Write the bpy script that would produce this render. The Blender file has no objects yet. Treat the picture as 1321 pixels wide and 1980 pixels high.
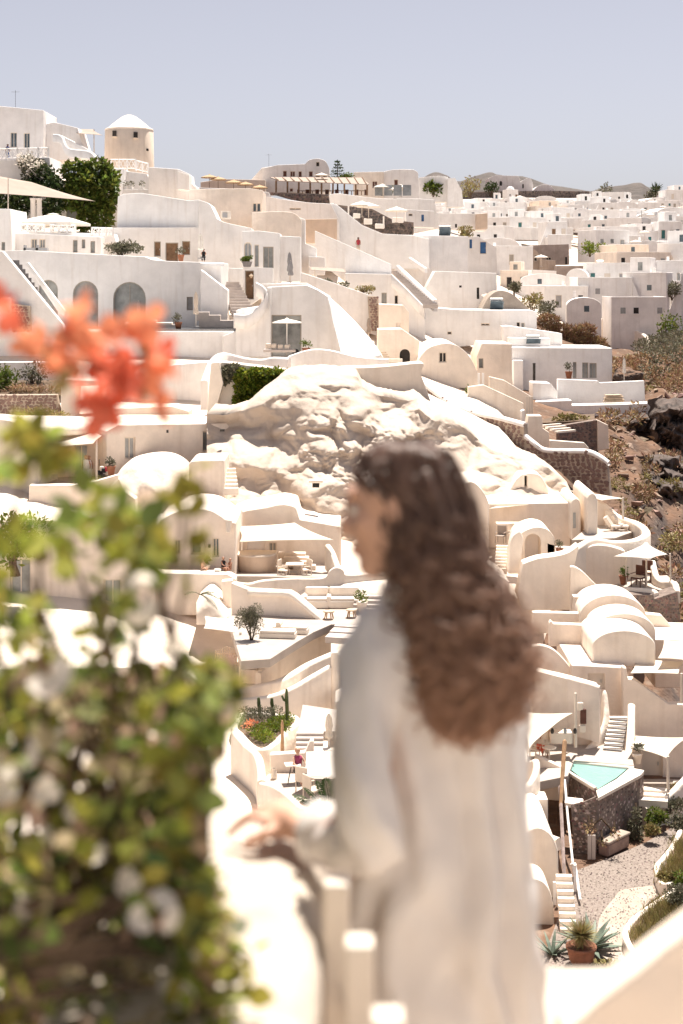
import bpy, bmesh, math, random
import numpy as np
from mathutils import Vector, Matrix, Euler, noise
from mathutils.geometry import delaunay_2d_cdt
R = math.radians
random.seed(7)
sc = bpy.context.scene
COL = sc.collection

# ---------------------------------------------------------------- camera
F, CX, HY = 3000.0, 660.5, 540.0          # focal length and principal point in photo pixels
cd = bpy.data.cameras.new('camera'); cam = bpy.data.objects.new('camera', cd); COL.objects.link(cam)
cam.location = (0, 0, 0); cam.rotation_euler = (R(90), 0, 0)
cd.sensor_fit = 'VERTICAL'; cd.sensor_height = 36.0; cd.sensor_width = 24.0
cd.lens = F / 1980.0 * 36.0
cd.shift_y = -(990.0 - HY) / 1980.0
cd.clip_start = 0.05; cd.clip_end = 12000
cd.dof.use_dof = True; cd.dof.focus_distance = 105; cd.dof.aperture_fstop = 2.75
sc.camera = cam

# ---------------------------------------------------------------- sky and sun
SUN = Vector((0.12, 0.31, 0.943)).normalized()
w = bpy.data.worlds.new('World'); sc.world = w; w.use_nodes = True
nt = w.node_tree; nt.nodes.clear()
sky = nt.nodes.new('ShaderNodeTexSky'); sky.sky_type = 'NISHITA'; sky.sun_disc = False
sky.sun_elevation = math.asin(SUN.z); sky.sun_rotation = math.atan2(SUN.x, SUN.y)
sky.air_density = 0.8; sky.dust_density = 1.0; sky.ozone_density = 1.0
hs = nt.nodes.new('ShaderNodeHueSaturation'); hs.inputs['Saturation'].default_value = 0.36
tint = nt.nodes.new('ShaderNodeMix'); tint.data_type = 'RGBA'; tint.blend_type = 'MULTIPLY'
tint.inputs[0].default_value = 1.0; tint.inputs[7].default_value = (1.035, 0.985, 1.03, 1)
bg = nt.nodes.new('ShaderNodeBackground'); bg.inputs[1].default_value = 0.05
wo = nt.nodes.new('ShaderNodeOutputWorld')
nt.links.new(sky.outputs[0], hs.inputs['Color']); nt.links.new(hs.outputs[0], tint.inputs[6])
nt.links.new(tint.outputs[2], bg.inputs[0]); nt.links.new(bg.outputs[0], wo.inputs[0])
sl = bpy.data.lights.new('sun', 'SUN'); sl.energy = 4.5; sl.angle = R(0.53); sl.color = (1.0, 0.92, 0.82)
so = bpy.data.objects.new('sun', sl); COL.objects.link(so)
so.rotation_euler = SUN.to_track_quat('Z', 'Y').to_euler(); so.location = (60, 60, 200)
vs = sc.view_settings
vs.view_transform = 'Standard'; vs.look = 'None'; vs.exposure = 1.2; vs.gamma = 1.0; vs.use_curve_mapping = False
sc.cycles.use_denoising = True
sc.cycles.max_bounces = 12; sc.cycles.diffuse_bounces = 9; sc.cycles.transparent_max_bounces = 8
sc.cycles.caustics_reflective = False; sc.cycles.caustics_refractive = False

# ---------------------------------------------------------------- materials
MATS = {}
def M(name, col, rough=0.8, var=0.06, scale=1.0, bump=0.0, bscale=8.0, metal=0.0, spec=0.3, island=0.0, trans=0.0, streak=0.0, col2=None, coat=0.0, satur=0.0):
    m = bpy.data.materials.new(name); m.use_nodes = True; t = m.node_tree; N = t.nodes; L = t.links
    b = N['Principled BSDF']; b.inputs['Roughness'].default_value = rough; b.inputs['Metallic'].default_value = metal
    b.inputs['Specular IOR Level'].default_value = spec
    if coat: b.inputs['Coat Weight'].default_value = coat
    geo = N.new('ShaderNodeNewGeometry')
    src = geo.outputs['Position']
    nz = N.new('ShaderNodeTexNoise'); nz.inputs['Scale'].default_value = scale; nz.inputs['Detail'].default_value = 5; nz.inputs['Roughness'].default_value = .62
    L.new(src, nz.inputs['Vector'])
    rp = N.new('ShaderNodeValToRGB'); L.new(nz.outputs['Fac'], rp.inputs['Fac'])
    c = Vector(col[:3]); d = Vector(col2[:3]) if col2 else c * (1 - 2.2 * var)
    u = c * (1 + var) if not col2 else c
    rp.color_ramp.elements[0].position = .32; rp.color_ramp.elements[0].color = (*d, 1)
    rp.color_ramp.elements[1].position = .68; rp.color_ramp.elements[1].color = (*[min(x, .92) for x in u], 1)
    out = rp.outputs['Color']
    if streak:                                    # rain streaks and old repairs on plaster
        mp = N.new('ShaderNodeMapping'); mp.inputs['Scale'].default_value = (1.6, 1.6, .16); L.new(src, mp.inputs['Vector'])
        n2 = N.new('ShaderNodeTexNoise'); n2.inputs['Scale'].default_value = 1.3; n2.inputs['Detail'].default_value = 4; L.new(mp.outputs[0], n2.inputs['Vector'])
        r2 = N.new('ShaderNodeMapRange'); r2.inputs[1].default_value = .52; r2.inputs[2].default_value = .78; r2.inputs[3].default_value = 0; r2.inputs[4].default_value = streak
        L.new(n2.outputs['Fac'], r2.inputs[0])
        mx = N.new('ShaderNodeMix'); mx.data_type = 'RGBA'; L.new(r2.outputs[0], mx.inputs[0]); L.new(out, mx.inputs[6]); mx.inputs[7].default_value = (c.x * .66, c.y * .60, c.z * .54, 1)
        out = mx.outputs[2]
    if island:
        mr = N.new('ShaderNodeMapRange'); mr.inputs[3].default_value = 1 - island; mr.inputs[4].default_value = 1 + island
        L.new(geo.outputs['Random Per Island'], mr.inputs[0])
        hv = N.new('ShaderNodeHueSaturation'); L.new(out, hv.inputs['Color']); L.new(mr.outputs[0], hv.inputs['Value'])
        m2 = N.new('ShaderNodeMapRange'); m2.inputs[3].default_value = .5 - .05 * (island > .2); m2.inputs[4].default_value = .5 + .03 * (island > .2)
        ml = N.new('ShaderNodeMath'); ml.operation = 'FRACT'; mq = N.new('ShaderNodeMath'); mq.operation = 'MULTIPLY'; mq.inputs[1].default_value = 7.31
        L.new(geo.outputs['Random Per Island'], mq.inputs[0]); L.new(mq.outputs[0], ml.inputs[0]); L.new(ml.outputs[0], m2.inputs[0]); L.new(m2.outputs[0], hv.inputs['Hue'])
        out = hv.outputs['Color']
    L.new(out, b.inputs['Base Color'])
    if bump:
        n3 = N.new('ShaderNodeTexNoise'); n3.inputs['Scale'].default_value = bscale; n3.inputs['Detail'].default_value = 4; L.new(src, n3.inputs['Vector'])
        bm = N.new('ShaderNodeBump'); bm.inputs['Strength'].default_value = bump; bm.inputs['Distance'].default_value = .5 / bscale; L.new(n3.outputs['Fac'], bm.inputs['Height'])
        L.new(bm.outputs[0], b.inputs['Normal'])
    if trans:                                     # thin leaves and cloth pass light
        tr = N.new('ShaderNodeBsdfTranslucent'); L.new(out, tr.inputs['Color'])
        ms = N.new('ShaderNodeMixShader'); ms.inputs[0].default_value = trans
        L.new(b.outputs[0], ms.inputs[1]); L.new(tr.outputs[0], ms.inputs[2]); L.new(ms.outputs[0], N['Material Output'].inputs['Surface'])
    MATS[name] = m
    return m
M('white', (.87, .85, .83), .85, .05, .5, .2, 4, streak=.34)
M('white2', (.86, .825, .80), .85, .055, .5, .2, 4, streak=.38)
M('cream', (.86, .77, .67), .88, .055, .6, .25, 3, streak=.34)
M('cream2', (.85, .745, .645), .88, .06, .6, .25, 3, streak=.38)
M('parapetm', (.53, .465, .395), .9, .10, 7, .5, 30, streak=.3)
M('lip', (.46, .19, .155), .45, .06, 6)
M('plasterr', (.56, .475, .40), .9, .05, .5, .35, 3, streak=.25)
M('beige', (.66, .52, .41), .88, .06, .5, .15, 5, streak=.3)
M('brownp', (.42, .33, .27), .9, .08, .6, .2, 5, streak=.4)
M('mill', (.77, .66, .555), .9, .05, .6, .2, 5, streak=.3)
M('concrete', (.36, .30, .27), .9, .1, .7, .2, 6, streak=.4)
M('floor', (.44, .385, .34), .85, .07, .8, .1, 8)
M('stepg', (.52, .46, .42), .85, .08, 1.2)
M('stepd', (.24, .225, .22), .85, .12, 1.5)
M('sail', (.84, .775, .68), .8, .02, .5, trans=.28)
M('sailw', (.86, .82, .76), .8, .02, .5, trans=.25)
M('taupe', (.40, .33, .28), .85, .05, .6, trans=.12)
M('straw', (.52, .36, .22), .95, .2, 6, .5, 20)
M('greycloth', (.38, .37, .37), .85, .08, 2, trans=.05)
M('glass', (.10, .13, .15), .06, .25, .8, spec=.6)
M('glassg', (.33, .34, .33), .10, .25, .5, spec=.6)
M('glasspale', (.34, .36, .37), .10, .2, .5, spec=.6)
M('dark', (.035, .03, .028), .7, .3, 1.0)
M('frame', (.72, .64, .55), .6, .04, 1)
M('frameg', (.40, .36, .31), .6, .06, 1)
M('wood', (.22, .13, .075), .7, .2, 3, .2, 30)
M('woodl', (.48, .30, .17), .65, .15, 3, .2, 30)
M('woodp', (.60, .47, .34), .75, .12, 3, .2, 30)
M('brown', (.13, .055, .04), .6, .15, 2)
M('blue', (.05, .14, .32), .5, .1, 2)
M('teal', (.05, .17, .17), .5, .15, 2)
M('navy', (.05, .10, .15), .25, .2, 1, spec=.5)
M('metal', (.45, .44, .42), .4, .1, 3, metal=.7)
M('iron', (.07, .065, .06), .5, .2, 3, metal=.4)
M('mortar', (.50, .41, .33), .95, .12, 1.2, .5, 9)
M('mortard', (.24, .19, .165), .95, .2, 2.2, .5, 9)
M('stone', (.17, .125, .10), .95, .25, 2, .6, 7, col2=(.30, .23, .18), island=.3)
M('stonered', (.17, .095, .08), .95, .25, 2.2, .6, 7, col2=(.27, .18, .155), island=.55)
M('stonepale', (.60, .51, .45), .95, .25, 2.2, .6, 7, col2=(.40, .32, .28), island=.4)
M('stonedark', (.085, .075, .072), .95, .25, 1.4, .6, 5, col2=(.16, .14, .13), island=.3)
M('stonetan', (.32, .245, .185), .95, .2, 1.4, .6, 5, col2=(.20, .145, .11), island=.25)
M('terracotta', (.26, .11, .065), .8, .15, 3, .2, 12)
M('leaf', (.12, .165, .030), .5, .2, .9, island=.45, trans=.42)
M('leafn', (.33, .35, .06), .5, .2, 3, island=.45, trans=.5)
M('leafm', (.20, .25, .06), .5, .2, 3, island=.5, trans=.45)
M('leafbr', (.36, .26, .16), .8, .2, 3, island=.4, trans=.3)
M('leaftan', (.50, .38, .24), .7, .2, 3, island=.35, trans=.4)
M('leafb', (.17, .225, .025), .5, .2, .9, island=.4, trans=.4)
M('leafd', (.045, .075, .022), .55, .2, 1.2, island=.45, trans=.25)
M('leafo', (.17, .165, .105), .65, .2, 1.2, island=.4, trans=.2)
M('leafy', (.30, .26, .10), .7, .2, 1.2, island=.35, trans=.2)
M('dry', (.38, .27, .15), .9, .2, 1.4, island=.35, trans=.15)
M('agave', (.16, .20, .155), .5, .2, 2.5)
M('cactus', (.09, .12, .04), .6, .25, 3)
M('bark', (.14, .095, .065), .95, .25, 6, .5, 30)
M('petalw', (.80, .74, .66), .6, .04, 3, trans=.35)
M('petalr', (.76, .19, .11), .55, .15, 9, island=.18, trans=.45)
M('petalo', (.84, .33, .18), .55, .15, 9, island=.18, trans=.45)
M('petalp', (.45, .08, .12), .55, .15, 9, island=.3, trans=.3)
M('skin', (.60, .36, .26), .5, .06, 6, spec=.4)
M('skinb', (.40, .20, .13), .5, .06, 6)
M('hair', (.085, .050, .038), .42, .3, 14, col2=(.14, .08, .058), spec=.5)
M('hairl', (.10, .042, .022), .38, .3, 14, col2=(.05, .022, .013), spec=.5)
M('shirt', (.91, .875, .845), .85, .02, 6, .25, 26, trans=.36)
M('cushion', (.78, .70, .61), .9, .04, 2)
M('linen', (.72, .62, .52), .9, .05, 2)
M('cblue', (.04, .09, .25), .8, .1, 4)
M('cred', (.45, .06, .08), .8, .1, 4)
M('cblack', (.02, .02, .022), .8, .2, 4)
M('poolw', (.20, .37, .335), .35, .03, 1.2, .25, 3.5, spec=.5)
M('poolt', (.12, .30, .26), .4, .05, 2)
M('poold', (.11, .115, .12), .15, .1, 1, spec=.6)
M('gravel', (.30, .255, .225), .95, .2, 9, 1.0, 22, col2=(.17, .135, .115))
M('pebble', (.30, .25, .22), .95, .2, 3, island=.4)
M('vground', (.68, .62, .56), .95, .1, .06, .3, 1, col2=(.42, .345, .285))
M('plasterg', (.74, .65, .56), .95, .06, .3, .3, 2)
M('soil', (.19, .13, .088), .95, .25, .6, .8, 3, col2=(.11, .08, .06))
M('path', (.40, .335, .28), .95, .12, .9, .5, 8)
def rockmat():
    m = M('rock', (.20, .115, .072), .95, .3, .35, .9, 1.6, col2=(.11, .07, .05))
    m = M('rockd', (.060, .050, .046), .95, .3, .7, 1.0, 1.8, col2=(.15, .115, .10))
    M('hillm', (.125, .105, .095), .95, .2, .02, .6, .05, col2=(.08, .072, .068))
rockmat()

# ---------------------------------------------------------------- geometry helpers
def P(px, py, Y): return Vector(((px - CX) / F * Y, Y, (HY - py) / F * Y))
def PZ(px, py, z):
    Y = z * F / (HY - py); return Vector(((px - CX) / F * Y, Y, z))
def W(o):                                            # world position of an object whose ancestors are unrotated
    v = o.location.copy()
    while o.parent: o = o.parent; v += o.location
    return v
def mk(name, vs_, fs, mat, parent=None, smooth=False, bev=0.0, seg=2, solid=0.0, sub=0):
    me = bpy.data.meshes.new(name)
    off = W(parent) if parent else Vector((0, 0, 0))
    me.from_pydata([tuple(Vector(v) - off) for v in vs_], [], fs)
    if not isinstance(mat, (list, tuple)): mat = [mat]
    for k in mat: me.materials.append(MATS[k])
    o = bpy.data.objects.new(name, me); COL.objects.link(o)
    if parent: o.parent = parent
    if smooth or bev: me.polygons.foreach_set('use_smooth', [True] * len(me.polygons))
    if solid:
        s = o.modifiers.new('solid', 'SOLIDIFY'); s.thickness = solid; s.offset = 0
    if bev:
        b = o.modifiers.new('bevel', 'BEVEL'); b.width = bev; b.segments = seg; b.limit_method = 'ANGLE'; b.angle_limit = R(38); b.harden_normals = True
    if sub:
        s = o.modifiers.new('sub', 'SUBSURF'); s.levels = sub; s.render_levels = sub
    return o
def tag(o, label, cat=None, group=None, kind=None):
    o['label'] = label
    if cat: o['category'] = cat; o['kind'] = 'thing'
    if group: o['group'] = group
    if kind: o['kind'] = kind
    return o
def thing(name, label, cat, loc=(0, 0, 0), group=None, rz=0):
    o = bpy.data.objects.new(name, None); COL.objects.link(o); o.location = loc; o.rotation_euler = (0, 0, rz)
    o.empty_display_size = .3
    return tag(o, label, cat, group)
def copy_tree(o, parent=None):
    c = o.copy(); COL.objects.link(c); c.parent = parent
    for ch in o.children: copy_tree(ch, c)
    return c
def box(c, s, rz=0.0):                                # verts, faces of a box with centre c and full size s
    c = Vector(c); q = Matrix.Rotation(rz, 3, 'Z')
    v = [c + q @ Vector((sx * s[0] / 2, sy * s[1] / 2, sz * s[2] / 2)) for sz in (-1, 1) for sx, sy in ((-1, -1), (1, -1), (1, 1), (-1, 1))]
    return v, [(3, 2, 1, 0), (4, 5, 6, 7), (0, 1, 5, 4), (1, 2, 6, 5), (2, 3, 7, 6), (3, 0, 4, 7)]
def join(*vf):
    V, Fc = [], []
    for v, f in vf:
        n = len(V); V += list(v); Fc += [tuple(i + n for i in q) for q in f]
    return V, Fc
def tube(pts, rad, n=8, cap=True):
    pts = [Vector(p) for p in pts]; rr = rad if isinstance(rad, (list, tuple)) else [rad] * len(pts)
    V, Fc = [], []; up = Vector((0, 0, 1)); prev = None
    for i, p in enumerate(pts):
        t = (pts[min(i + 1, len(pts) - 1)] - pts[max(i - 1, 0)]).normalized()
        if prev is None:
            a = t.cross(up)
            if a.length < .05: a = t.cross(Vector((1, 0, 0)))
        else: a = prev - t * prev.dot(t)
        a.normalize(); prev = a; b = t.cross(a)
        for k in range(n):
            g = 2 * math.pi * k / n; V.append(p + (a * math.cos(g) + b * math.sin(g)) * rr[i])
    for i in range(len(pts) - 1):
        for k in range(n):
            q = (k + 1) % n; Fc.append((i * n + k, i * n + q, (i + 1) * n + q, (i + 1) * n + k))
    if cap: Fc.append(tuple(range(n))[::-1]); Fc.append(tuple((len(pts) - 1) * n + k for k in range(n)))
    return V, Fc
def lathe(c, prof, n=24, a0=0.0, a1=2 * math.pi, rz=0):
    c = Vector(c); full = abs(a1 - a0 - 2 * math.pi) < 1e-4; m = n if full else n + 1
    V = [c + Vector((r * math.cos(a0 + (a1 - a0) * k / n + rz), r * math.sin(a0 + (a1 - a0) * k / n + rz), z)) for r, z in prof for k in range(m)]
    Fc = []
    for i in range(len(prof) - 1):
        for k in range(n):
            q = (k + 1) % m; Fc.append((i * m + k, i * m + q, (i + 1) * m + q, (i + 1) * m + k))
    return V, Fc
def cat_rom(pts, k=5):
    pts = [Vector(p) for p in pts]
    if len(pts) < 3: return pts
    out = []
    for i in range(len(pts) - 1):
        a = pts[max(i - 1, 0)]; b = pts[i]; c = pts[i + 1]; d = pts[min(i + 2, len(pts) - 1)]
        for s in range(k):
            t = s / k
            out.append(.5 * ((2 * b) + (c - a) * t + (2 * a - 5 * b + 4 * c - d) * t * t + (3 * b - a - 3 * c + d) * t ** 3))
    return out + [pts[-1]]
def smooth2(pts, k=4):                                # smooth a 2D pixel polyline
    return [(v.x, v.y) for v in cat_rom([Vector((p[0], p[1], 0)) for p in pts], k)]
class Pl:                                             # a vertical plane: constant depth, or through two (px, depth) pairs
    def __init__(s, *a):
        if len(a) == 1: a = (0, a[0], 1321, a[0])
        s.A = P(a[0], HY, a[1]); s.B = P(a[2], HY, a[3]); d = s.B - s.A
        s.u = d.normalized(); s.n = Vector((-s.u.y, s.u.x, 0))
        if s.n.y < 0: s.n = -s.n
    def pt(s, px, py, off=0.0):
        t = (px - CX) / F; d = s.B - s.A
        k = (t * s.A.y - s.A.x) / (d.x - t * d.y); q = s.A + d * k
        return Vector((q.x, q.y, (HY - py) / F * q.y)) + s.n * off
    def sc(s, px): return F / s.pt(px, HY).y          # pixels per metre
def pl_of(Y): return Y if isinstance(Y, Pl) else Pl(*Y) if isinstance(Y, tuple) else Pl(Y)
def area2(p): return sum(p[i][0] * p[(i + 1) % len(p)][1] - p[(i + 1) % len(p)][0] * p[i][1] for i in range(len(p)))
def arch_pts(x0, y0, x1, y1, arch, n=10):
    if not arch: return [(x0, y0), (x1, y0), (x1, y1), (x0, y1)]
    r = (x1 - x0) / 2; cx = (x0 + x1) / 2; h = r * arch
    return [(cx - r * math.cos(math.pi * k / n), y0 + h - h * math.sin(math.pi * k / n)) for k in range(n + 1)] + [(x1, y1), (x0, y1)]
def slab(name, out, Y, D, mat, parent=None, holes=(), reveal=.22, bev=.05, seg=2, lean=None):
    """a wall of real thickness: the outline (photo pixels) on a vertical plane, pushed back D metres, with true openings"""
    pl = pl_of(Y); out = [tuple(p) for p in out]
    if area2(out) < 0: out = out[::-1]                # y grows downwards: positive = clockwise on screen
    nf = pl.n * D + (Vector(lean) if lean else Vector((0, 0, 0)))
    V = [pl.pt(*p) for p in out]; n = len(V); Bk = [v + nf for v in V]
    V2 = V + Bk; Fc = []
    if holes:
        loops = [[Vector((p[0], p[1], 0)) for p in out]]; hv = []
        for h in holes:
            if area2(h) > 0: h = h[::-1]
            loops.append([Vector((p[0], p[1], 0)) for p in h]); hv.append(h)
        idx = list(range(n))
        for h in hv:
            s = len(V2); V2 += [pl.pt(*p) for p in h]; idx += list(range(s, s + len(h)))
        flat = [Vector((q.x, q.y)) for l in loops for q in l]; ed = []; st = 0
        for l in loops: m = len(l); ed += [(st + i, st + (i + 1) % m) for i in range(m)]; st += m
        rv, _, rf, ov, _, _ = delaunay_2d_cdt(flat, ed, [], 0, 1e-5)
        mp = [idx[o_[0]] if o_ else -1 for o_ in ov]
        for t in rf:
            a, b, c = (rv[i] for i in t); g = (a + b + c) / 3
            if min(mp[i] for i in t) < 0 or not in_poly(g.x, g.y, out) or any(in_poly(g.x, g.y, h) for h in hv): continue
            cr = (b.x - a.x) * (c.y - a.y) - (b.y - a.y) * (c.x - a.x); q = tuple(mp[i] for i in t)
            if abs(cr) > 1e-9: Fc.append(q if cr < 0 else q[::-1])
        k = n
        for h in hv:
            s = idx[k]; m = len(h); e = len(V2); V2 += [pl.pt(*p, off=reveal) for p in h]
            for i in range(m):
                j = (i + 1) % m; Fc.append((s + j, s + i, e + i, e + j))
            k += m
    else: Fc.append(tuple(range(n))[::-1])
    Fc.append(tuple(range(n, 2 * n)))
    for i in range(n):
        j = (i + 1) % n; Fc.append((i, j, n + j, n + i))
    o = mk(name, V2, Fc, mat, parent, bev=bev, seg=seg)
    if bev:
        sharp = []
        for i in range(n):
            a, b, c = out[i - 1], out[i], out[(i + 1) % n]; u = Vector((b[0] - a[0], b[1] - a[1])); w_ = Vector((c[0] - b[0], c[1] - b[1]))
            sharp.append(u.length > 1e-6 and w_.length > 1e-6 and u.angle(w_) > R(32))
        at = o.data.attributes.new('bevel_weight_edge', 'FLOAT', 'EDGE'); keep = set()
        for i in range(n):
            j = (i + 1) % n; keep.add((min(i, j), max(i, j))); keep.add((n + min(i, j), n + max(i, j)))
            if sharp[i]: keep.add((i, n + i))
        for e in o.data.edges:
            k = tuple(sorted(e.vertices))
            if k in keep: at.data[e.index].value = 1.0
        o.modifiers['bevel'].limit_method = 'WEIGHT'
        if holes: o.data.set_sharp_from_angle(angle=R(38))
    return o
KIND = {'g': ('window', 'glassg', 'frame'), 'p': ('window', 'glasspale', 'frame'), 'd': ('window', 'glass', 'frame'), 'k': ('window', 'dark', 'frame'),
        'w': ('door', 'wood', 'frameg'), 'b': ('door', 'blue', 'frame'), 's': ('window', 'glassg', 'frameg'), 'n': ('niche', 'white2', None),
        'c': ('door', 'frame', 'frame'), 't': ('door', 'teal', 'frame'), 'r': ('window', 'brown', 'frame'), 'o': ('door', 'dark', None), 'y': ('shutter', 'greycloth', 'frameg'), 'v': ('door', 'navy', 'frame')}
def opening(parent, pl, spec, reveal):
    x0, y0, x1, y1, kind = spec[:5]; arch = spec[5] if len(spec) > 5 else 0
    nm, mat, fr = KIND[kind]; pts = arch_pts(x0, y0, x1, y1, arch)
    if area2(pts) < 0: pts = pts[::-1]
    V = [pl.pt(*p, off=reveal - .015) for p in pts]; n = len(V)
    o = mk(nm, V + [v + pl.n * .03 for v in V], [tuple(range(n))[::-1], tuple(range(n, 2 * n))] + [(i, (i + 1) % n, n + (i + 1) % n, n + i) for i in range(n)], mat, parent)
    s = pl.sc((x0 + x1) / 2); wpx = x1 - x0
    if fr and wpx > 5:
        fw = min(.09 * s, wpx * .16); cx = (x0 + x1) / 2; cy = (y0 + y1) / 2
        inn = [(cx + (p[0] - cx) * (1 - 2 * fw / wpx), cy + (p[1] - cy) * (1 - 2 * fw / (y1 - y0))) for p in pts]
        A = [pl.pt(*p, off=reveal - .06) for p in pts]; B = [pl.pt(*p, off=reveal - .06) for p in inn]
        A2 = [v + pl.n * .042 for v in A]; B2 = [v + pl.n * .042 for v in B]
        fs = []
        for i in range(n):
            j = (i + 1) % n
            fs += [(j, i, n + i, n + j), (n + j, n + i, 3 * n + i, 3 * n + j)]
        vv = [A + B + A2 + B2, fs]
        if wpx > 9 and kind in 'gpdskr':
            mid = [pl.pt(cx - fw * .4, y0 + (wpx / 2 * arch if arch else 0) * .2, reveal - .055), pl.pt(cx + fw * .4, y1, reveal - .02)]
            c = (mid[0] + mid[1]) / 2
            bv, bf = box(c, (fw * .8 / s, .03, abs(mid[0].z - mid[1].z)), math.atan2(pl.u.y, pl.u.x))
            vv = join((vv[0], vv[1]), (bv, bf))
        mk('frame', vv[0], vv[1], fr, o)
    if nm == 'door' and wpx > 9 and kind != 'o':
        hp = pl.pt(x0 + wpx * .8, (y0 + y1 * 1.1) / 2.1, reveal - .06)
        mk('handle', *box(hp, (.05, .06, .16)), 'metal', o)
    return o
def bldg(name, label, out, Y, D, mat='white', ops=(), cat='house', reveal=.22, bev=.06, group=None, seg=2):
    pl = pl_of(Y); xs = [p[0] for p in out]; ym = max(p[1] for p in out)
    root = thing(name, label, cat, pl.pt(sum(xs) / len(xs), ym), group)
    slab('wall', out, pl, D, mat, root, [arch_pts(*(s[:4]), s[5] if len(s) > 5 else 0) for s in ops], reveal, bev, seg)
    for s in ops: opening(root, pl, s, reveal)
    return root
def add(root, out, Y, D, mat, name='wall', ops=(), reveal=.22, bev=.06):
    o = slab(name, out, Y, D, mat, root, [arch_pts(*(s[:4]), s[5] if len(s) > 5 else 0) for s in ops], reveal, bev)
    for s in ops: opening(root, pl_of(Y), s, reveal)
    return o
def wallobj(name, label, out, Y, D, mat='white', cat='wall', bev=.06, seg=2):
    return tag(slab(name, out, Y, D, mat, None, bev=bev, seg=seg), label, cat)
def ribbon(pts, h, th, k=5, zb=None):
    """a free-standing wall with a rounded top along a 3D line of its crest"""
    q = cat_rom(pts, k); V, Fc = [], []; n = len(q)
    prof = [(-.5, 0, 1), (-.5, -.28, 0), (-.36, -.07, 0), (0, 0, 0), (.36, -.07, 0), (.5, -.28, 0), (.5, 0, 1)]
    for i, p in enumerate(q):
        t = q[min(i + 1, n - 1)] - q[max(i - 1, 0)]; t.z = 0
        if t.length < 1e-6: t = Vector((1, 0, 0))
        t.normalize(); s = Vector((-t.y, t.x, 0))
        for a, b, low in prof:
            z = p.z + b * th if not low else (zb if zb is not None else p.z - h)
            V.append(Vector((p.x, p.y, 0)) + s * a * th + Vector((0, 0, z)))
    m = len(prof)
    for i in range(n - 1):
        for k2 in range(m - 1): Fc.append((i * m + k2, (i + 1) * m + k2, (i + 1) * m + k2 + 1, i * m + k2 + 1))
        Fc.append(((i) * m + m - 1, (i + 1) * m + m - 1, (i + 1) * m, i * m))
    Fc.append(tuple(range(m))[::-1]); Fc.append(tuple((n - 1) * m + i for i in range(m)))
    return V, Fc
def parapet(name, label, pts, h, th, mat='white', parent=None, k=5, zb=None, cat='wall'):
    v, f = ribbon([P(*p) if not isinstance(p, Vector) else p for p in pts], h, th, k, zb)
    o = mk(name, v, f, mat, parent, smooth=True)
    o.data.set_sharp_from_angle(angle=R(50))
    return o if parent else tag(o, label, cat)
def flat(name, pts, thick, mat, parent=None, label=None, cat=None, bev=.03, kind=None):
    """a horizontal slab from world points of its top outline"""
    a = [Vector(p) for p in pts]
    if sum(a[i].x * a[(i + 1) % len(a)].y - a[(i + 1) % len(a)].x * a[i].y for i in range(len(a))) < 0: a = a[::-1]
    n = len(a); b = [p - Vector((0, 0, thick)) for p in a]
    o = mk(name, a + b, [tuple(range(n)), tuple(range(n, 2 * n))[::-1]] + [(i, n + i, n + (i + 1) % n, (i + 1) % n) for i in range(n)], mat, parent, bev=bev)
    if label: tag(o, label, cat, kind=kind)
    elif kind: o['kind'] = kind
    return o
def steps(root, A, B, n, width, mat, depth=None, name='step'):
    """n steps from the foot A to the head B (world points at the flight's middle); every step is its own part"""
    A, B = Vector(A), Vector(B); d = B - A; h = Vector((d.x, d.y, 0)); L = h.length; rz = math.atan2(h.y, h.x)
    tr, ri = L / n, d.z / n; hh = max(ri * 2.2, .3)
    me = None
    for i in range(n):
        c = A + h * ((i + .5) / n) + Vector((0, 0, ri * (i + 1) - hh / 2))
        if me is None:
            o = mk(name, *box((0, 0, 0), (tr * 1.04, width, hh)), mat, root); me = o.data
            for v in me.vertices: v.co += W(root)
            o.modifiers.clear()
        else:
            o = bpy.data.objects.new(name, me); COL.objects.link(o); o.parent = root
        o.location = c - W(root); o.rotation_euler = (0, 0, rz)
def sail_mesh(c, nu=10, sag=.06, edge=.10):
    """hypar cloth between four corners with hollow edges"""
    c = [Vector(p) for p in c]; V, Fc = [], []
    ctr = sum(c, Vector()) / 4; size = max((c[0] - c[2]).length, (c[1] - c[3]).length)
    for j in range(nu + 1):
        for i in range(nu + 1):
            u, v = i / nu, j / nu
            ue = u + (0.5 - u) * edge * 2 * (4 * v * (1 - v)); ve = v + (.5 - v) * edge * 2 * (4 * u * (1 - u))
            p = (c[0] * (1 - ue) + c[1] * ue) * (1 - ve) + (c[3] * (1 - ue) + c[2] * ue) * ve
            V.append(p - Vector((0, 0, sag * size * 16 * u * (1 - u) * v * (1 - v) * .25)))
    for j in range(nu):
        for i in range(nu):
            a = j * (nu + 1) + i; Fc.append((a, a + 1, a + nu + 2, a + nu + 1))
    return V, Fc
def sail(label, corners, mat='sail', posts=(), sag=.05, edge=.06, name='shade_sail'):
    """corners: (px,py,Y); posts: (px, py_top, py_bottom, Y)"""
    c = [P(*p) for p in corners]
    root = thing(name, label, 'shade sail', min(c, key=lambda p: p.z))
    v, f = sail_mesh(c, 12, sag, edge)
    mk('cloth', v, f, mat, root, smooth=True, solid=.025)
    for px, y0, y1, Y in posts:
        a, b = P(px, y0, Y), P(px, y1, Y)
        mk('post', *tube([b, a], [.075, .06], 8), 'frame', root)
    return root
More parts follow.
